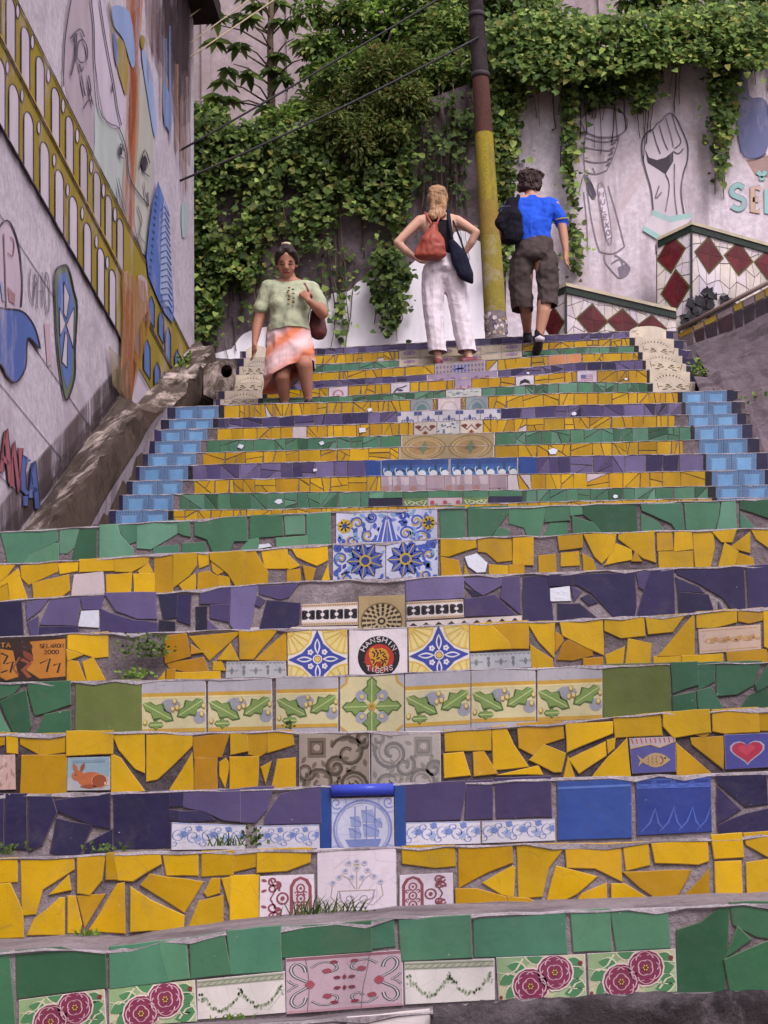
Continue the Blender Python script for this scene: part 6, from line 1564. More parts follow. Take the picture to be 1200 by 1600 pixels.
def ivy(name, label, P, count, seed, size=(.032, .098), depth=(.02, .3), pal=GREENS, clump=14, stems=True, Y=None, cat='ivy', tipdir=None, b=1.0, holes=0):
    """climbing plant on the wall: hanging stems and clumps of leaves in front of it, over a measured area"""
    Y = Y or YB; r2 = random.Random(seed); xs = [p[0] for p in P]; ys = [p[1] for p in P]; lm = MB(); sm = MB(); made = 0
    e = empty(name, at(sum(xs) / len(xs), max(ys), Y - .1)); tag(e, label, cat, 'plants on the retaining wall')
    count = int(count * 1.75)
    while made < count:
        cx_, cy_ = r2.uniform(min(xs), max(xs)), r2.uniform(min(ys), max(ys))
        if not inpoly(cx_, cy_, P): continue
        if holes and mnoise.noise(Vector((cx_ / 52, cy_ / 85, seed * .37))) > .3 - holes * max(0, cy_ - 230) / 300: continue
        cd_ = r2.uniform(*depth); n_ = r2.randint(clump // 2, clump); sp = r2.uniform(7, 17); br = r2.uniform(.62, 1.3) * b  # random clump brightness puts lit and shadowed foliage into the leaf colour
        for k in range(n_):
            x, y = cx_ + r2.gauss(0, sp), cy_ + r2.gauss(0, sp)
            if not inpoly(x, y, P) and r2.random() < .9: continue
            d = max(.015, cd_ + r2.uniform(-.08, .08)); p = at(x, y, Y - d)
            tip = Vector((r2.uniform(-.7, .7), r2.uniform(-.7, .1), r2.uniform(-1, .15))); nr = Vector((r2.uniform(-.5, .5), -1, r2.uniform(.0, 1.1)))
            leaf(lm, p, tip, nr, r2.uniform(*size), lcol(r2, pal, br), r2.uniform(.7, 1.0)); made += 1
    if stems:
        for i in range(max(3, count // 90)):
            x, y = r2.uniform(min(xs), max(xs)), r2.uniform(min(ys), max(ys))
            if not inpoly(x, y, P): continue
            ln = r2.uniform(30, 110); dx = r2.uniform(-2, 2); pts = [at(x + dx * q + r2.uniform(-1, 1), y + ln * q / 5, Y - .03) for q in range(6)]
            sm.tube(pts, r2.uniform(.003, .008), hexc('4d4032'), 4)
        if sm.v: sm.build('stems', 'plainc', e)
    lm.build('leaves', 'leaf', e, kind='stuff'); return e
ivy('ivy', 'dense ivy mat on the wall beside the house corner', [(285, 195), (330, 170), (400, 190), (430, 215), (440, 300), (420, 390), (395, 440), (370, 500), (345, 545), (285, 560)], 2600, 1, holes=.35)
ivy('ivy', 'ivy mat left of centre over the brown stained wall', [(420, 200), (520, 170), (570, 220), (565, 320), (545, 400), (500, 385), (470, 410), (430, 400), (425, 300)], 1000, 2, holes=.9)
ivy('ivy', 'ivy patch above the head of the woman in white trousers', [(545, 190), (640, 180), (650, 230), (650, 290), (640, 330), (630, 380), (600, 400), (572, 390), (560, 300)], 800, 3, holes=.6)
ivy('ivy', 'sparse trailing ivy behind the pole', [(640, 150), (740, 140), (745, 215), (720, 330), (700, 280), (660, 300), (650, 220)], 200, 4, pal=DARKG)
ivy('ivy', 'thin ivy runners over the brown wall behind the woman in green', [(380, 390), (560, 390), (560, 440), (480, 470), (400, 500), (360, 520)], 90, 5, clump=5)
ivy('ivy', 'hanging clump of ivy over the white patch beside the woman in white trousers', [(578, 390), (632, 385), (640, 430), (632, 480), (616, 520), (600, 532), (588, 480), (576, 440)], 380, 6, depth=(.05, .35), pal=DARKG)
ivy('ivy', 'two thin ivy strands hanging on the white patch', [(524, 440), (536, 440), (540, 520), (528, 535)], 40, 7, clump=4); 
ivy('ivy', 'ivy curtain hanging just right of the pole', [(762, 60), (830, 60), (835, 130), (812, 180), (805, 300), (800, 430), (775, 420), (765, 240)], 1300, 8, depth=(.05, .35))
ivy('ivy', 'bushy ivy crest along the top of the plastered wall', [(760, 30), (840, 15), (960, 25), (1060, 10), (1215, 0), (1215, 100), (1140, 110), (1080, 95), (1000, 110), (920, 120), (850, 140), (770, 110)], 5200, 9, depth=(.05, .6), b=1.25)
ivy('ivy', 'ivy tongue hanging above the raised fist', [(982, 95), (1030, 95), (1026, 140), (1012, 170), (990, 165), (980, 130)], 300, 10, depth=(.05, .3), b=1.2)
ivy('ivy', 'ivy strand trailing down beside the painted standing figure', [(880, 110), (905, 110), (900, 200), (896, 300), (908, 380), (905, 440), (892, 430), (886, 300), (878, 200)], 330, 11, clump=6)
ivy('ivy', 'ivy tongue hanging left of the blue painted shape', [(1105, 90), (1152, 95), (1150, 180), (1140, 225), (1118, 220), (1108, 150)], 520, 12, depth=(.05, .3))
ivy('ivy', 'thin leafy strand below the ivy tongue by the painted letters', [(1112, 220), (1136, 222), (1136, 270), (1128, 290), (1115, 260)], 45, 13, clump=4)
ivy('ivy', 'short ivy fringe left of the raised fist', [(910, 110), (985, 105), (975, 150), (940, 160), (915, 170)], 420, 14, depth=(.03, .2), pal=DARKG)
# bare hanging stems on the dark wall
e = empty('dry_vine', at(690, 300, YB - .05)); tag(e, 'dry brown vine stems hanging on the dark wall left of the pole', 'vine', 'plants on the retaining wall'); mb = MB(); r2 = random.Random(21)
for i in range(70):
    x, y = (r2.uniform(650, 745), r2.uniform(120, 230)) if i < 34 else (r2.uniform(370, 560), r2.uniform(260, 420)); ln = r2.uniform(60, 200); dr_ = r2.uniform(-4, 4)
    mb.tube([at(x + dr_ * q + r2.uniform(-2, 2), y + ln * q / 6, YB - .03 - .03 * r2.random()) for q in range(7)], r2.uniform(.003, .007), hexc(r2.choice(['6d5c4c', '574839', '8a7864', '4a3d33'])), 4)
mb.build('stems', 'plainc', e)
# ------------------------------------------------------------------ shrubs and trees above the wall
def crown(e, name, clumps, seed, n_leaf, size, pal, mat='leaf', b=1.0, droop=.3, wide=.55):
    r2 = random.Random(seed); mb = MB()
    for (c, rx, ry, rz, br) in clumps:
        for i in range(n_leaf):
            a = r2.uniform(0, 6.283); zz = r2.uniform(-1, 1); rr = math.sqrt(1 - zz * zz); q = r2.uniform(.45, 1.05)
            d = Vector((rr * math.cos(a), rr * math.sin(a), zz)); p = c + Vector((d.x * rx, d.y * ry, d.z * rz)) * q
            p += Vector((r2.gauss(0, .25) * rx, 0, r2.gauss(0, .3) * rz)); leaf(mb, p, d + Vector((r2.uniform(-.8, .8), r2.uniform(-.8, .8), r2.uniform(-.8, .5) - droop)), d + Vector((0, -.4, .9)), r2.uniform(*size), lcol(r2, pal, b * br), wide)
    return mb.build(name, mat, e, kind='stuff')
def shrub(label, base, top_pts, rad, seed, n_leaf, size, pal, Y, name='shrub', cat='shrub', b=1.0, wide=.55, trunk=.03, per=3):
    r2 = random.Random(seed); e = empty(name, base); tag(e, label, cat, 'shrubs and trees above the retaining wall'); tm = MB(); cl = []
    for x, y, dy in top_pts:
        c = at(x, y, Y + dy); mid = base.lerp(c, .5) + Vector((r2.uniform(-.1, .1), r2.uniform(-.1, .1), .1))
        tm.tube([base, base.lerp(mid, .5) + Vector((.02, 0, .03)), mid, c], [trunk, trunk * .8, trunk * .6, trunk * .3], hexc('4f4236'), 7)
        for k in range(per):
            cl.append((c + Vector((r2.uniform(-rad, rad), r2.uniform(-rad, rad), r2.uniform(-rad, rad))) * 1.0, rad * r2.uniform(.55, .95), rad * r2.uniform(.55, .95), rad * r2.uniform(.45, .8), r2.uniform(.65, 1.25)))
    tm.build('trunk', 'bark', e); crown(e, 'crown', cl, seed + 50, n_leaf, size, pal, b=b, wide=wide)
    return e
BR = ['6a8838', '7c9a42', '5c7834', '8ca44a', '526c34']; OL = ['66783a', '728442', '5c6e36', '80884a', '546834', '76703e']
gb = lambda x, Y: Vector((at(x, 200, Y).x, Y, at(300, 215, YB).z - .15))
shrub('broad bright green shrub over the wall near the centre', gb(560, 20.4), [(515, 60, 0), (560, 30, .2), (620, 20, 0), (540, 120, -.2), (600, 70, .3), (500, 150, 0)], .27, 31, 150, (.07, .13), BR, 20.4, b=1.0)
shrub('tall leafy shrub just left of the pole', gb(690, 20.6), [(660, 20, 0), (710, 10, .2), (690, 70, 0), (730, 60, 0), (650, 70, .2), (700, 120, -.3), (650, -30, .2), (590, -20, .3)], .33, 33, 150, (.07, .13), GREENS, 20.6)
shrub('olive brown drying bush hanging over the wall', gb(590, 20.0), [(560, 130, -.5), (600, 110, -.4), (640, 120, -.5), (580, 180, -.6), (620, 170, -.6), (540, 170, -.5), (655, 150, -.5), (530, 210, -.6), (570, 225, -.65), (610, 215, -.65), (600, 140, -.6)], .2, 35, 200, (.045, .1), OL, 20.0, wide=.42, b=.95, per=4)
shrub('round bright green bush above the ivy beside the house corner', gb(370, 20.2), [(315, 190, -.2), (360, 225, -.5), (400, 222, -.5), (310, 235, -.5), (435, 212, -.3), (385, 245, -.6)], .18, 37, 170, (.06, .11), BR, 20.2, b=1.1)
shrub('dark green bush peeping over the crest right of the pole', gb(800, 20.6), [(770, 15, 0), (820, 5, .1), (860, 20, .1), (785, -20, 0)], .26, 39, 150, (.06, .12), GREENS, 20.6)
shrub('bright bush at the crest towards the upper corner', gb(1130, 20.6), [(1040, 10, 0), (1090, 0, .1), (1150, -5, .1), (1200, 0, 0), (1010, 15, .1)], .24, 41, 150, (.06, .12), BR, 20.6)
shrub('leafy bush filling the corner between the olive bush and the pole', gb(700, 20.1), [(680, 100, -.2), (715, 90, -.2), (735, 120, -.3), (665, 60, 0), (700, 40, 0), (730, 30, 0), (675, 135, -.3), (640, 90, .1)], .24, 43, 150, (.06, .12), GREENS, 20.1)
shrub('loose bush along the wall top right of the broadleaf tree', gb(500, 20.2), [(505, 60, .2), (480, 185, -.2), (510, 150, -.3), (515, 100, 0), (530, 40, .1), (455, 205, -.4)], .18, 45, 140, (.06, .12), GREENS, 20.2)
# broad-leaved young tree against the concrete
tr = empty('broadleaf_tree', gb(425, 21.5)); tag(tr, 'young tree with big lobed leaves against the pale concrete', 'tree', 'shrubs and trees above the retaining wall'); tm = MB(); b0 = gb(425, 21.5); tops = []
tm.tube([b0, at(424, 150, 21.5), at(422, 60, 21.5), at(425, -30, 21.5)], [.06, .05, .04, .03], hexc('5a4c42'), 8)
r2 = random.Random(77); lm = MB()
ctrs = [(345, 40), (370, 20), (400, 45), (430, 30), (460, 60), (385, 75), (350, 75), (440, 90), (470, 20), (410, 5), (365, 100), (420, 110), (350, 130), (455, 115), (395, 130), (345, 165), (365, 160), (410, 160), (330, 20), (480, 90), (390, -5), (440, 0)]
for x, y in ctrs:
    c = at(x, y, 21.5 + r2.uniform(-.5, .4)); j = at(424, min(170, y + 35), 21.5); tm.tube([j, j.lerp(c, .6) + Vector((0, 0, .06)), c], [.014, .01, .006], hexc('5f5346'), 5)
    for L_ in range(1):
        cc = c + Vector((r2.uniform(-.12, .12), r2.uniform(-.15, .15), r2.uniform(-.08, .08)))
        for k in range(9):
            a = R(k * 40 + r2.uniform(-12, 12)); d = Vector((math.cos(a), math.sin(a) * .8, -.45 + r2.uniform(-.25, .2))); leaf(lm, cc, d, Vector((0, 0, 1)), r2.uniform(.16, .27), lcol(r2, DARKG, 1.05), .42)
tm.build('trunk', 'bark', tr); lm.build('crown', 'leaf', tr, kind='stuff')
# ------------------------------------------------------------------ weeds on the steps
def weed(label, x, y, Y, wpx, hpx, kind, n_, seed, pal=DARKG):
    r2 = random.Random(seed); base = at(x, y, Y); sc = Y / FPX; mb = MB(); e = None
    for i in range(n_):
        p = base + Vector((r2.gauss(0, wpx * .3) * sc, r2.uniform(-.03, .0), 0)); h = hpx * sc * r2.uniform(.45, 1.1)
        if kind == 'grass':
            d = Vector((r2.uniform(-.7, .7), r2.uniform(-.5, .1), 1)).normalized(); sd_ = Vector((.0016, 0, 0)); q = p + d * h * .6; t_ = p + d * h + Vector((d.x * h * .5, 0, -h * .12))
            mb.add([p - sd_, p + sd_, q + sd_ * .7, q - sd_ * .7, t_], [(0, 1, 2, 3), (3, 2, 4)], lcol(r2, pal))
        else:
            c = p + Vector((r2.uniform(-.4, .4) * h, r2.uniform(-.03, 0), r2.uniform(.0, 1) * h)); leaf(mb, c, Vector((r2.uniform(-1, 1), r2.uniform(-.7, 0), r2.uniform(-.5, .8))), Vector((0, -1, .5)), r2.uniform(5, 9) * sc, lcol(r2, pal), .7)
    mb.build('weed', 'leaf', label=label, cat='weed', group='weeds growing in the step joints')
weed('bushy weed in the broken gap beside the orange picture tile', 232, 1030, YL[5] - .012, 62, 38, 'leaf', 150, 1, DARKG)
weed('small weed at the foot of the gap under the bushy weed', 212, 1062, YL[5] - .015, 40, 14, 'leaf', 60, 2, BR)
weed('grass tuft in front of the white vase tile', 505, 1436, YL[1] - .015, 90, 45, 'grass', 60, 3); weed('low weeds at the foot of the white vase tile', 575, 1436, YL[1] - .015, 80, 14, 'leaf', 60, 4)
weed('leafy weed at the foot of the blue and white scroll tiles', 400, 1322, YL[2] - .015, 30, 26, 'leaf', 40, 5); weed('grass blades beside the leafy weed under the scroll tiles', 360, 1322, YL[2] - .015, 50, 30, 'grass', 24, 6)
weed('small weed under the dark purple tiles on the same step as the ship tile', 165, 1332, YL[2] - .015, 50, 14, 'leaf', 40, 7); weed('weed at the far left end of the step with the ship tile', 12, 1335, YL[2] - .015, 40, 16, 'leaf', 40, 8)
weed('small tuft under the yellow shards left of the red arabesque tile', 138, 1462, YL[1] - .018, 44, 14, 'grass', 40, 9, BR); weed('tiny tuft under the cracked garland tile', 368, 1592, YL[0] - .015, 40, 12, 'grass', 30, 10, BR)
weed('green weeds growing beside the grey slab near the upper steps', 1188, 650, 14.9, 30, 40, 'leaf', 60, 11, BR); weed('moss tuft between the cream border tiles and the grey slab', 1090, 590, 15.8, 12, 30, 'leaf', 40, 12, BR); weed('small fern on the far ledge by the painted wall', 288, 575, 16.4, 16, 26, 'leaf', 50, 13, BR)
weed('small weed in the joint under the oak leaf tiles', 452, 1140, YL[4] - .012, 10, 8, 'leaf', 14, 14)
# ------------------------------------------------------------------ people
def ico_pts(c, r_, n=2):
    bm = bmesh.new(); bmesh.ops.create_icosphere(bm, subdivisions=n, radius=1); rr = (r_, r_, r_) if isinstance(r_, (int, float)) else r_
    out = [Vector((c.x + v.co.x * rr[0], c.y + v.co.y * rr[1], c.z + v.co.z * rr[2])) for v in bm.verts]; bm.free(); return out
DG = None
def blob(name, hulls, mat, col, parent, voxel=.009, smooth=5, label=None, cut_below=None, paint=None, cat=None, noise=0.0, cuts=(), nf=1.0):
    """one continuous skin grown over a set of rounded volumes"""
    bm = bmesh.new()
    for H in hulls:
        b2 = bmesh.new()
        for c, r_ in H:
            for p in ico_pts(Vector(c), r_): b2.verts.new(p)
        res = bmesh.ops.convex_hull(b2, input=b2.verts[:])
        bmesh.ops.delete(b2, geom=list({g for g in res['geom_interior'] if isinstance(g, bmesh.types.BMVert)}), context='VERTS')
        tmp = bpy.data.meshes.new('t'); b2.to_mesh(tmp); b2.free(); bm.from_mesh(tmp); bpy.data.meshes.remove(tmp)
    me = bpy.data.meshes.new('t'); bm.to_mesh(me); bm.free(); o = bpy.data.objects.new('t', me); COL.objects.link(o)
    md = o.modifiers.new('r', 'REMESH'); md.mode = 'VOXEL'; md.voxel_size = voxel; md.use_smooth_shade = True
    ms = o.modifiers.new('s', 'SMOOTH'); ms.iterations = smooth; ms.factor = .5
    dg = bpy.context.evaluated_depsgraph_get(); m2 = bpy.data.meshes.new_from_object(o.evaluated_get(dg)); bpy.data.objects.remove(o); bpy.data.meshes.remove(me)
    if cuts:
        b3 = bmesh.new(); b3.from_mesh(m2)
        for co, no in cuts: bmesh.ops.bisect_plane(b3, geom=b3.verts[:] + b3.edges[:] + b3.faces[:], plane_co=co, plane_no=no, clear_outer=True)
        b3.to_mesh(m2); b3.free()
    vs = [v.co.copy() for v in m2.vertices]; fs = [list(p.vertices) for p in m2.polygons]; bpy.data.meshes.remove(m2)
    if noise:
        from mathutils import noise as _n
        vs = [v + Vector((_n.noise(v * 9 * nf), _n.noise(v * 9 * nf + Vector((5, 0, 0))), _n.noise(v * 9 * nf + Vector((0, 7, 0))))) * noise + Vector((_n.noise(v * 22 * nf), _n.noise(v * 22 * nf + Vector((5, 0, 0))), 0)) * noise * .5 for v in vs]
    mb = MB(); cols = [paint(sum((vs[i] for i in f), Vector()) / len(f)) if paint else col for f in fs]; mb.add(vs, fs, cols, True)
    return mb.build(name, mat, parent, label=label, cat=cat)
def J(px, py, Y): return at(px, py, Y)
def hand(w0, d, side, s=1.0, curl=.5, back=Vector((0, -1, 0))):
    """palm and five separate bent fingers: w0 wrist, d pointing along the hand, side towards the thumb"""
    d = d.normalized(); side = (side - d * side.dot(d)).normalized(); nrm = d.cross(side).normalized(); H = []
    pc = w0 + d * .085 * s
    H.append([(w0, .022 * s), (w0 + d * .03 * s + side * .015 * s, .02 * s), (pc + side * .026 * s, .015 * s), (pc - side * .026 * s, .014 * s)])
    for k, (o_, ln) in enumerate(((.027, .068), (.009, .078), (-.009, .072), (-.027, .056))):
        a = pc + side * o_ * s; b = a + (d + nrm * curl * .35).normalized() * ln * .5 * s + side * o_ * .1; c = b + (d + nrm * curl * 1.2).normalized() * ln * .55 * s
        H.append([(a, .0095 * s), (b, .0085 * s)]); H.append([(b, .0085 * s), (c, .007 * s)])
    a = w0 + d * .035 * s + side * .026 * s; b = a + (side * .8 + d * .7).normalized() * .038 * s; c = b + (d + nrm * curl * .5 + side * .2).normalized() * .032 * s
    H.append([(a, .013 * s), (b, .01 * s)]); H.append([(b, .01 * s), (c, .008 * s)])
    return H
def shoe(parent, heel, toe, col, w_=.042, h=.05, sole='2a2426', label=None):
    d = toe - heel; up = Vector((0, 0, 1)); H = [[(heel + up * h * .6, w_ * .8), (heel + d * .35 + up * h * .75, w_ * .95)], [(heel + up * h * .3, w_ * .8), (heel + d * .7 + up * h * .35, w_), (toe + up * h * .3, w_ * .7)]]
    o = blob('shoe', H, 'leather', hexc(col), parent, .008, 4, label=label)
    s_ = blob('sole', [[(heel + Vector((0, 0, .004)), (w_ * .85, w_ * .85, .012)), (heel + d * .7 + Vector((0, 0, .004)), (w_ * 1.05, w_, .012)), (toe + Vector((0, 0, .006)), (w_ * .75, w_ * .75, .011))]], 'leather', hexc(sole), o, .007, 2); return o
V = Vector
# ---- woman coming down, facing the camera
Yw = 15.15; zs = pz(PU[8], at(455, 630, Yw).x)
W = empty('person', at(458, 640, Yw)); W.location.z = zs; WL[W.name] = V(W.location); tag(W, 'woman in pale green top and orange and white skirt coming down the steps', 'person', 'people on the stairs')
skin = hexc('a2705a'); j = lambda x, y, d=0: J(x, y, Yw + d)
hd = j(448, 411, -.05); HS = 1.16
def h3(x, y, z): return hd + Matrix.Rotation(R(24), 3, 'X') @ V((x * HS, y * HS, z * HS))      # the head looks down
def hr(*r_): return tuple(a * HS for a in r_)
rh_w = j(398, 535, -.03); lh_w = j(482, 470, -.2)
ankL = V((j(445, 630).x, Yw + .02, zs + .09)); ankR = V((j(482, 630).x, Yw - .06, zs + .09))
kL, kR = j(441, 588, -.1), j(476, 570, -.17)
body = [[(h3(0, .012, .03), hr(.072, .088, .08)), (h3(0, -.012, -.015), hr(.064, .07, .07))], [(h3(0, -.028, -.045), hr(.056, .052, .045)), (h3(0, -.05, -.085), hr(.028, .024, .02))], [(h3(-.03, -.04, -.04), hr(.03, .03, .025)), (h3(.03, -.04, -.04), hr(.03, .03, .025))],
 [(h3(0, .03, -.06), .055), (j(453, 440, .01), .062)], [(j(453, 441, .01), .062), (j(425, 450, .01), .05), (j(482, 452, .01), .05)],
 [(j(425, 452), .055), (j(484, 454), .055), (j(454, 475), (.15, .1, .08))], [(j(454, 475), (.16, .11, .08)), (j(452, 515), (.17, .125, .09))], [(j(452, 515), (.17, .125, .09)), (j(453, 540), (.18, .13, .08))],
 [(j(418, 453), .058), (j(405, 498, .02), .047)], [(j(405, 498, .02), .047), (j(401, 515, 0), .042), (rh_w, .026)],
 [(j(489, 456), .058), (j(504, 490, -.05), .049)], [(j(504, 490, -.05), .048), (j(494, 480, -.13), .041), (lh_w, .026)],
 [(j(440, 545), .1), (kL, .068)], [(kL, .066), (kL.lerp(ankL, .35) + V((0, .03, 0)), .06), (ankL, .036)], [(j(467, 545), .1), (kR, .07)], [(kR, .068), (kR.lerp(ankR, .35) + V((0, .03, 0)), .06), (ankR, .036)],
 [(ankL, .034), (ankL + V((0, -.02, -.06)), .03)], [(ankR, .034), (ankR + V((0, -.02, -.06)), .03)],
 [(h3(0, -.09, -.03), .016), (h3(0, -.078, .008), .01)], [(h3(-.014, -.082, -.033), .011), (h3(.014, -.082, -.033), .011)], [(h3(-.018, -.078, -.06), .009), (h3(.018, -.078, -.06), .009)],
 [(h3(-.072, .01, -.012), (.011, .02, .032))], [(h3(.072, .01, -.012), (.011, .02, .032))]]
body += hand(rh_w, V((-.05, -.1, -1)), V((.4, -1, 0)), 1.05, .4) + hand(lh_w, V((-.5, .1, .8)), V((.8, 0, .5)), .95, 2.6)
lipc = hexc('84443f'); hinv = Matrix.Rotation(R(-24), 3, 'X')
def wface(p):
    q = hinv @ (p - hd) / HS
    if q.y < -.05 and abs(q.x) < .026 and abs(q.z + .06) < .01: return lipc
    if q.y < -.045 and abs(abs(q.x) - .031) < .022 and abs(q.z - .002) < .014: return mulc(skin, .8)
    return skin
blob('body', body, 'skin', skin, W, .0075, 4, paint=wface)
for sx in (-1, 1):
    mb = MB(); c = h3(sx * .031, -.077, -.002)
    mb.tube([c + V((-.018, .004, .0)), c + V((-.007, -.003, -.004)), c + V((.007, -.003, -.004)), c + V((.018, .004, 0))], [.003, .006, .006, .003], hexc('2a1a18'), 6)
    mb.tube([c + V((-.021, .004, .019)), c + V((0, -.004, .026)), c + V((.021, .004, .019))], [.003, .005, .003], hexc('2a1c1a'), 6); mb.build('eye', 'skin', W)
blob('hair', [[(h3(0, .035, .045), hr(.088, .088, .08)), (h3(0, .06, -.02), hr(.082, .055, .075))], [(h3(0, .0, .09), hr(.07, .07, .03))], [(h3(-.04, -.035, .075), hr(.04, .04, .026)), (h3(-.074, .015, .02), hr(.018, .04, .045))], [(h3(.04, -.035, .075), hr(.04, .04, .026)), (h3(.074, .015, .02), hr(.018, .04, .045))], [(h3(0, .07, .09), .062)]], 'hair', hexc('2a1d1c'), W, .009, 4, noise=.007)
mb = MB(); c = h3(0, .01, .135); mb.tube([c + V((-.035, 0, 0)), c + V((0, -.012, .004)), c + V((.035, 0, 0))], .012, hexc('c9b8a0'), 8); mb.build('hair_clip', 'plainc', W)
gcol = hexc('a4aa8e')
sh = blob('shirt', [[(j(427, 447), .06), (j(481, 449), .06), (j(454, 470, -.02), (.172, .125, .08))], [(j(454, 470, -.03), (.178, .13, .08)), (j(452, 497, -.02), (.168, .14, .07))], [(j(452, 497, -.02), (.168, .14, .07)), (j(452, 524, -.01), (.188, .15, .05))], [(j(420, 450), .072), (j(408, 481, .01), .066)], [(j(487, 452), .07), (j(501, 481, -.02), .064)], [(j(437, 476, -.09), .072)], [(j(469, 476, -.09), .072)]], 'cloth', gcol, W, .01, 4, noise=.012, cuts=[(j(452, 519), V((0, 0, -1))), (j(449, 437, -.06), V((0, -.6, 1)))])
r2 = random.Random(4)
for i in range(12):
    c = j(455 + r2.uniform(-6, 6), 450 + i * 2.3, -.158 - .002 * i); mb = MB(); mb.tube([c + V((-.008, 0, 0)), c + V((0, -.006, .003)), c + V((.008, 0, 0))], .006, hexc(r2.choice(['8a4a3c', '6a5a3c', '9a7a4a', '5a6a4a'])), 6); mb.build('embroidery', 'cloth', sh)
blob('skirt', [[(j(452, 512, -.0), (.185, .14, .04)), (j(453, 540, 0), (.2, .155, .05))], [(j(453, 540, 0), (.205, .155, .05)), (j(472, 556, -.13), (.1, .09, .06)), (j(442, 590, -.05), (.17, .15, .03)), (j(470, 585, -.03), (.13, .14, .02))], [(j(434, 612, .03), (.13, .12, .02)), (j(444, 580, .0), (.17, .15, .04))]], 'skirtprint', (.5, .5, .5), W, .011, 4, noise=.014, cuts=[(j(452, 582, -.1), V((.38, -.25, -1)))])
shoe(W, ankL + V((0, .04, -.085)), ankL + V((0, -.15, -.085)), '3a2a26'); shoe(W, ankR + V((0, .04, -.085)), ankR + V((.01, -.15, -.085)), '3a2a26')
bg1 = empty('shoulder_bag', j(500, 530, .08)); tag(bg1, 'dark brown shoulder bag behind the arm of the woman in green', 'bag')
blob('pouch', [[(j(495, 490, .1), (.06, .06, .05)), (j(497, 516, .08), (.08, .075, .085))]], 'leather', hexc('5a2a28'), bg1, .01, 4, noise=.008)
mb = MB(); mb.tube([j(494, 492, .1), j(486, 462, -.085), j(476, 444, -.07), j(473, 440, .03), j(490, 470, .16)], .012, hexc('6a3430'), 6); mb.build('strap', 'leather', bg1)
# ---- woman standing with her back to the camera, hands on hips
Yv = 16.68; j = lambda x, y, d=0: J(x, y, Yv + d); zs = pz(PU[12], at(710, 566, Yv).x)
W2 = empty('person', at(708, 566, Yv)); W2.location.z = zs; WL[W2.name] = V(W2.location); tag(W2, 'woman in white trousers and black top seen from behind, hands on hips', 'person', 'people on the stairs')
skin2 = hexc('c29680'); hd = j(684, 310, .03); fL = V((j(685, 560).x, Yv, zs + .085)); fR = V((j(733, 560).x, Yv - .02, zs + .085))
wL, wR = j(646, 401, .02), j(727, 394, .02)
body = [[(hd + V((0, 0, .02)), (.078, .092, .092)), (hd + V((0, .03, -.04)), (.06, .06, .06))], [(hd + V((0, 0, -.06)), .048), (j(685, 338), .052)], [(j(685, 336), .05), (j(661, 343), .045), (j(710, 343), .045)], [(j(661, 345), .05), (j(710, 345), .05), (j(686, 370), (.125, .085, .07))], [(j(686, 370), (.125, .09, .07)), (j(688, 395), (.12, .09, .06))], [(j(688, 395), (.12, .09, .06)), (j(692, 418), (.165, .11, .07))],
 [(j(656, 345), .054), (j(640, 360, -.02), .047), (j(621, 379, -.04), .038)], [(j(621, 379, -.04), .039), (j(633, 391, -.02), .037), (wL, .025)], [(j(714, 345), .054), (j(728, 353, -.02), .046), (j(744, 363, -.04), .038)], [(j(744, 363, -.04), .039), (j(737, 379, -.02), .036), (wR, .025)],
 [(j(677, 425), .09), (j(677, 490, .01), .055)], [(j(677, 490, .01), .055), (fL, .036)], [(j(710, 425), .09), (j(717, 490, .01), .055)], [(j(717, 490, .01), .055), (fR, .036)], [(fL, .034), (fL + V((0, 0, -.05)), .03)], [(fR, .034), (fR + V((0, 0, -.05)), .03)]]
body += hand(wL, V((.75, .3, -.35)), V((.2, .6, .8)), .95, .6) + hand(wR, V((-.75, .3, -.35)), V((-.2, .6, .8)), .95, .6)
blob('body', body, 'skin', skin2, W2, .0075, 4)
blob('hair', [[(hd + V((0, -.005, .04)), (.092, .104, .092)), (hd + V((0, -.03, -.05)), (.086, .08, .06))], [(hd + V((-.03, -.05, -.05)), (.05, .045, .06)), (j(676, 339, -.07), (.035, .03, .035))], [(hd + V((.03, -.05, -.05)), (.05, .045, .06)), (j(691, 337, -.06), (.035, .03, .03))], [(j(683, 334, -.065), (.05, .035, .05))], [(hd + V((-.07, -.01, .0)), (.03, .05, .06))], [(hd + V((.07, -.01, .0)), (.03, .05, .06))]], 'hair', hexc('a5805c'), W2, .007, 2, noise=.018, nf=1.4)
blob('tank_top', [[(j(670, 347), .052), (j(702, 347), .052), (j(686, 370), (.135, .098, .07))], [(j(686, 370), (.135, .1, .07)), (j(689, 402), (.14, .105, .04))]], 'cloth', hexc('1c1b22'), W2, .01, 4, noise=.006)
tcol = hexc('d8ced4')
zl = zs + .15
blob('trousers', [[(j(689, 402), (.135, .108, .03)), (j(694, 422, -.01), (.2, .135, .07))], [(j(678, 425, -.01), .115), (j(676, 455), .108)], [(j(676, 455), .108), (j(677, 490), .096)], [(j(677, 490), .096), (V((fL.x, Yv, zl - .04)), .088)], [(j(711, 425, -.01), .115), (j(714, 455), .108)], [(j(714, 455), .108), (j(719, 490), .096)], [(j(719, 490), .096), (V((fR.x - .01, Yv, zl - .04)), .09)], [(j(688, 432, -.02), .08), (j(702, 432, -.02), .08)]], 'cloth', tcol, W2, .009, 2, noise=.008, cuts=[(V((fL.x, Yv, zl)), V((0, 0, -1)))])
for x0, x1 in ((676, 686), (702, 713)):
    mb = MB(); mb.tube([j(x0, 421, -.135), j((x0 + x1) / 2, 422, -.142), j(x1, 421, -.137)], .004, hexc('b3a8b0'), 5); mb.build('pocket_seam', 'cloth', W2)
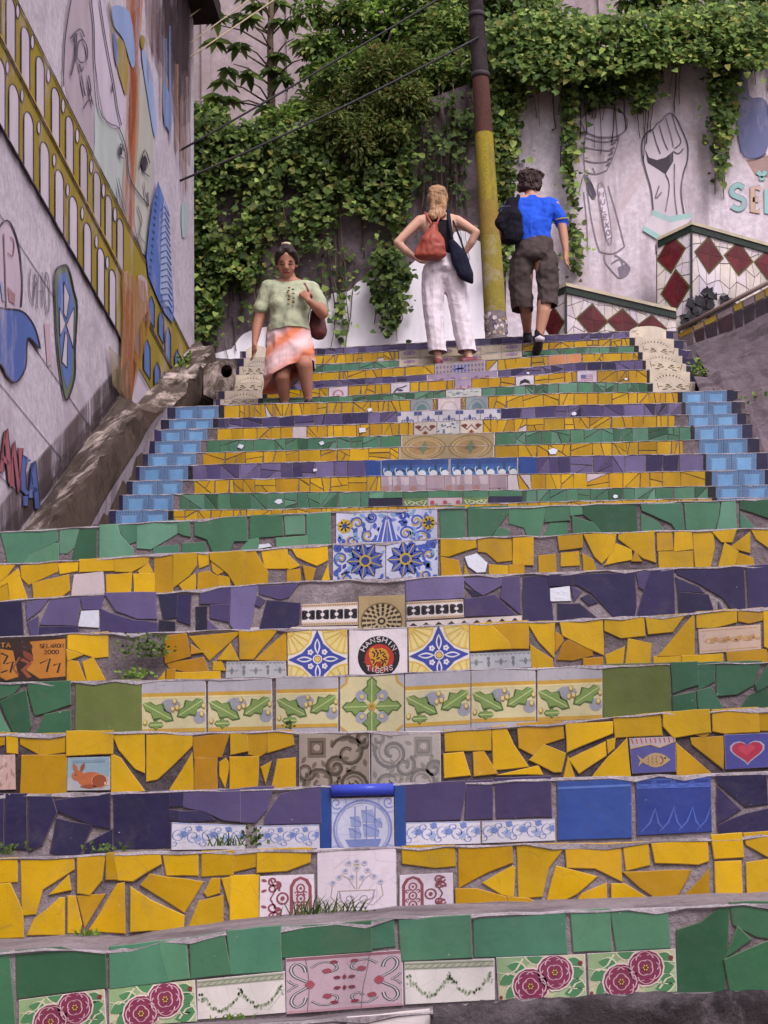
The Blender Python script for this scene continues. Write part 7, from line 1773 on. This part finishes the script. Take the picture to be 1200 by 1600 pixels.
shoe(W2, fL + V((-.01, -.07, -.08)), fL + V((.02, .13, -.08)), '6a2430', .048); shoe(W2, fR + V((-.06, -.05, -.08)), fR + V((.17, .03, -.08)), '6a2430', .046)
bp = empty('drawstring_backpack', j(672, 405, -.15)); tag(bp, 'reddish brown leather drawstring backpack on the woman in white trousers', 'backpack')
blob('pouch', [[(j(678, 353, -.15), (.03, .03, .025)), (j(675, 375, -.19), (.11, .075, .06))], [(j(675, 375, -.19), (.118, .08, .06)), (j(672, 398, -.19), (.155, .085, .055))], [(j(678, 350, -.15), (.045, .04, .012))]], 'leather', hexc('92402f'), bp, .009, 2, noise=.016)
for a, b in (((676, 353, -.14), (664, 332, .0)), ((681, 353, -.14), (692, 328, .0))): mb = MB(); mb.tube([j(*a), j((a[0] + b[0]) / 2, (a[1] + b[1]) / 2, -.1), j(*b), j(b[0], b[1] + 12, .12)], .011, hexc('96483a'), 6); mb.build('strap', 'leather', bp)
sb = empty('shoulder_bag', j(722, 440, -.15)); tag(sb, 'long dark navy shoulder bag hanging on the woman in white trousers', 'bag')
blob('pouch', [[(j(707, 382, -.15), (.04, .04, .05)), (j(717, 400, -.16), (.085, .05, .07)), (j(728, 432, -.16), (.075, .045, .04)), (j(737, 441, -.15), (.02, .03, .02))]], 'cloth', hexc('1f2030'), sb, .01, 3, noise=.01)
mb = MB(); mb.tube([j(707, 385, -.15), j(704, 360, -.13), j(700, 330, -.02), j(712, 345, .14)], [.016, .018, .02, .018], hexc('23232f'), 8); mb.tube([j(727, 398, -.14), j(720, 375, -.12), j(708, 345, -.05)], .01, hexc('23232f'), 6); mb.build('strap', 'cloth', sb)
# ---- man climbing, back to the camera
Ym = 16.75; j = lambda x, y, d=0: J(x, y, Ym + d); zs = pz(PU[12], at(838, 555, Ym).x)
W3 = empty('person', at(832, 558, Ym)); W3.location.z = zs; WL[W3.name] = V(W3.location); tag(W3, 'man in blue shirt and dark knee shorts climbing away up the steps', 'person', 'people on the stairs')
skin3 = hexc('b4836b'); hd = j(828, 287, .08); heelR = j(842, 527, -.05); fR = heelR; fL = j(824, 520, .42)
wr = j(884, 392, -.05)
body = [[(hd + V((0, .0, .02)), (.082, .098, .095)), (hd + V((0, .05, -.04)), (.06, .06, .06))], [(hd + V((0, -.01, -.05)), .055), (j(830, 310, .03), .062)], [(j(830, 312, .03), .06), (j(800, 318), .055), (j(860, 320), .055)], [(j(800, 320), .06), (j(862, 322), .06), (j(833, 350), (.16, .1, .08))], [(j(833, 350), (.16, .105, .08)), (j(834, 385), (.15, .11, .08))],
 [(j(866, 322), .058), (j(878, 352, -.02), .045)], [(j(878, 352, -.02), .045), (j(881, 370, -.03), .042), (wr, .028)], [(j(799, 322), .058), (j(785, 352, .1), .043)], [(j(785, 352, .1), .043), (j(787, 375, .25), .03)],
 [(j(818, 400), .1), (j(820, 455, .08), .072)], [(j(820, 455, .08), .07), (j(822, 490, .2), .06), (fL, .036)], [(j(850, 400), .1), (j(852, 450, -.02), .072)], [(j(852, 450, -.02), .07), (j(850, 487, -.06), .062), (fR, .038)]]
body += hand(wr, V((.0, .0, -1)), V((.3, .9, 0)), 1.15, .5)
blob('body', body, 'skin', skin3, W3, .0075, 4)
blob('hair', [[(hd + V((0, -.01, .04)), (.105, .115, .1)), (hd + V((0, -.035, -.035)), (.092, .08, .06))], [(hd + V((.06, .0, .07)), .065)], [(hd + V((-.06, -.02, .06)), .062)], [(hd + V((.0, .02, .09)), .07)], [(hd + V((-.03, -.06, -.06)), (.05, .045, .04)), (hd + V((.03, -.06, -.06)), (.05, .045, .04))], [(hd + V((.085, .0, -.02)), (.03, .05, .05))], [(hd + V((-.085, .0, -.02)), (.03, .05, .05))]], 'hair', hexc('3a2724'), W3, .006, 1, noise=.03, nf=2.4)
blob('shirt', [[(j(802, 317), .066), (j(860, 319), .066), (j(833, 348), (.178, .12, .08))], [(j(833, 348), (.178, .125, .08)), (j(834, 384), (.165, .12, .05))], [(j(864, 321), .07), (j(877, 347, -.01), .066)], [(j(800, 321), .07), (j(788, 342, .05), .062)], [(j(830, 311, .02), (.07, .065, .035)), (j(830, 320), (.12, .07, .04))]], 'cloth', hexc('2c58d0'), W3, .01, 2, noise=.016, cuts=[(j(834, 381), V((0, 0, -1)))])
mb = MB(); c0, c1 = j(867, 347, -.01), j(888, 343, -.01); mb.tube([c0 + V((0, -.05, 0)), (c0 + c1) / 2 + V((0, -.07, -.004)), c1 + V((0, -.04, 0))], .007, hexc('b09a4e'), 6); mb.build('sleeve_hem', 'cloth', W3)
blob('shorts', [[(j(834, 374), (.165, .12, .04)), (j(834, 402, -.01), (.2, .135, .08))], [(j(816, 405), .115), (j(812, 440, .04), .106)], [(j(812, 440, .04), .106), (j(818, 486, .08), .1)], [(j(853, 405), .115), (j(856, 440, -.01), .106)], [(j(856, 440, -.01), .106), (j(855, 484, -.04), .098)]], 'cloth', hexc('4d4342'), W3, .01, 2, noise=.018, cuts=[(j(834, 480), V((0, 0, -1)))])
o = shoe(W3, j(842, 536, -.1), j(838, 553, .06), '2e2628', .046, .05, '33292a'); mb = MB(); c = j(843, 525, -.16); mb.tube([c + V((-.035, 0, -.035)), c + V((0, -.018, -.03)), c + V((.035, 0, -.035))], [.022, .03, .022], hexc('c9bfc6'), 8); mb.build('heel_patch', 'leather', o)
blob('sock', [[(fR + V((0, 0, .05)), .042), (fR + V((0, 0, -.02)), .045)]], 'cloth', hexc('2e2a30'), W3, .01, 2); blob('sock', [[(fL + V((0, 0, .03)), .042), (fL + V((0, 0, -.04)), .045)]], 'cloth', hexc('2a262a'), W3, .01, 2)
shoe(W3, fL + V((0, -.05, -.1)), fL + V((0, .17, -.09)), '262226', .046)
kp = empty('backpack', j(796, 380, -.15)); tag(kp, 'black backpack slung on one shoulder of the man in blue', 'backpack')
bk = blob('pack_body', [[(j(800, 315, -.13), (.05, .06, .04)), (j(797, 340, -.16), (.115, .09, .08))], [(j(797, 340, -.16), (.12, .1, .08)), (j(799, 374, -.16), (.1, .085, .05))], [(j(784, 350, -.2), (.06, .05, .09))]], 'cloth', hexc('1a1922'), kp, .01, 2, noise=.018)
mb = MB(); mb.tube([j(806, 318, -.14), j(810, 306, -.04), j(808, 312, .1)], .018, hexc('1c1b24'), 8); mb.build('strap', 'cloth', kp)
mb = MB(); mb.tube([j(778, 330, -.25), j(786, 323, -.27), j(798, 322, -.26)], .006, hexc('3a3a48'), 6); mb.build('zipper', 'plainc', kp)
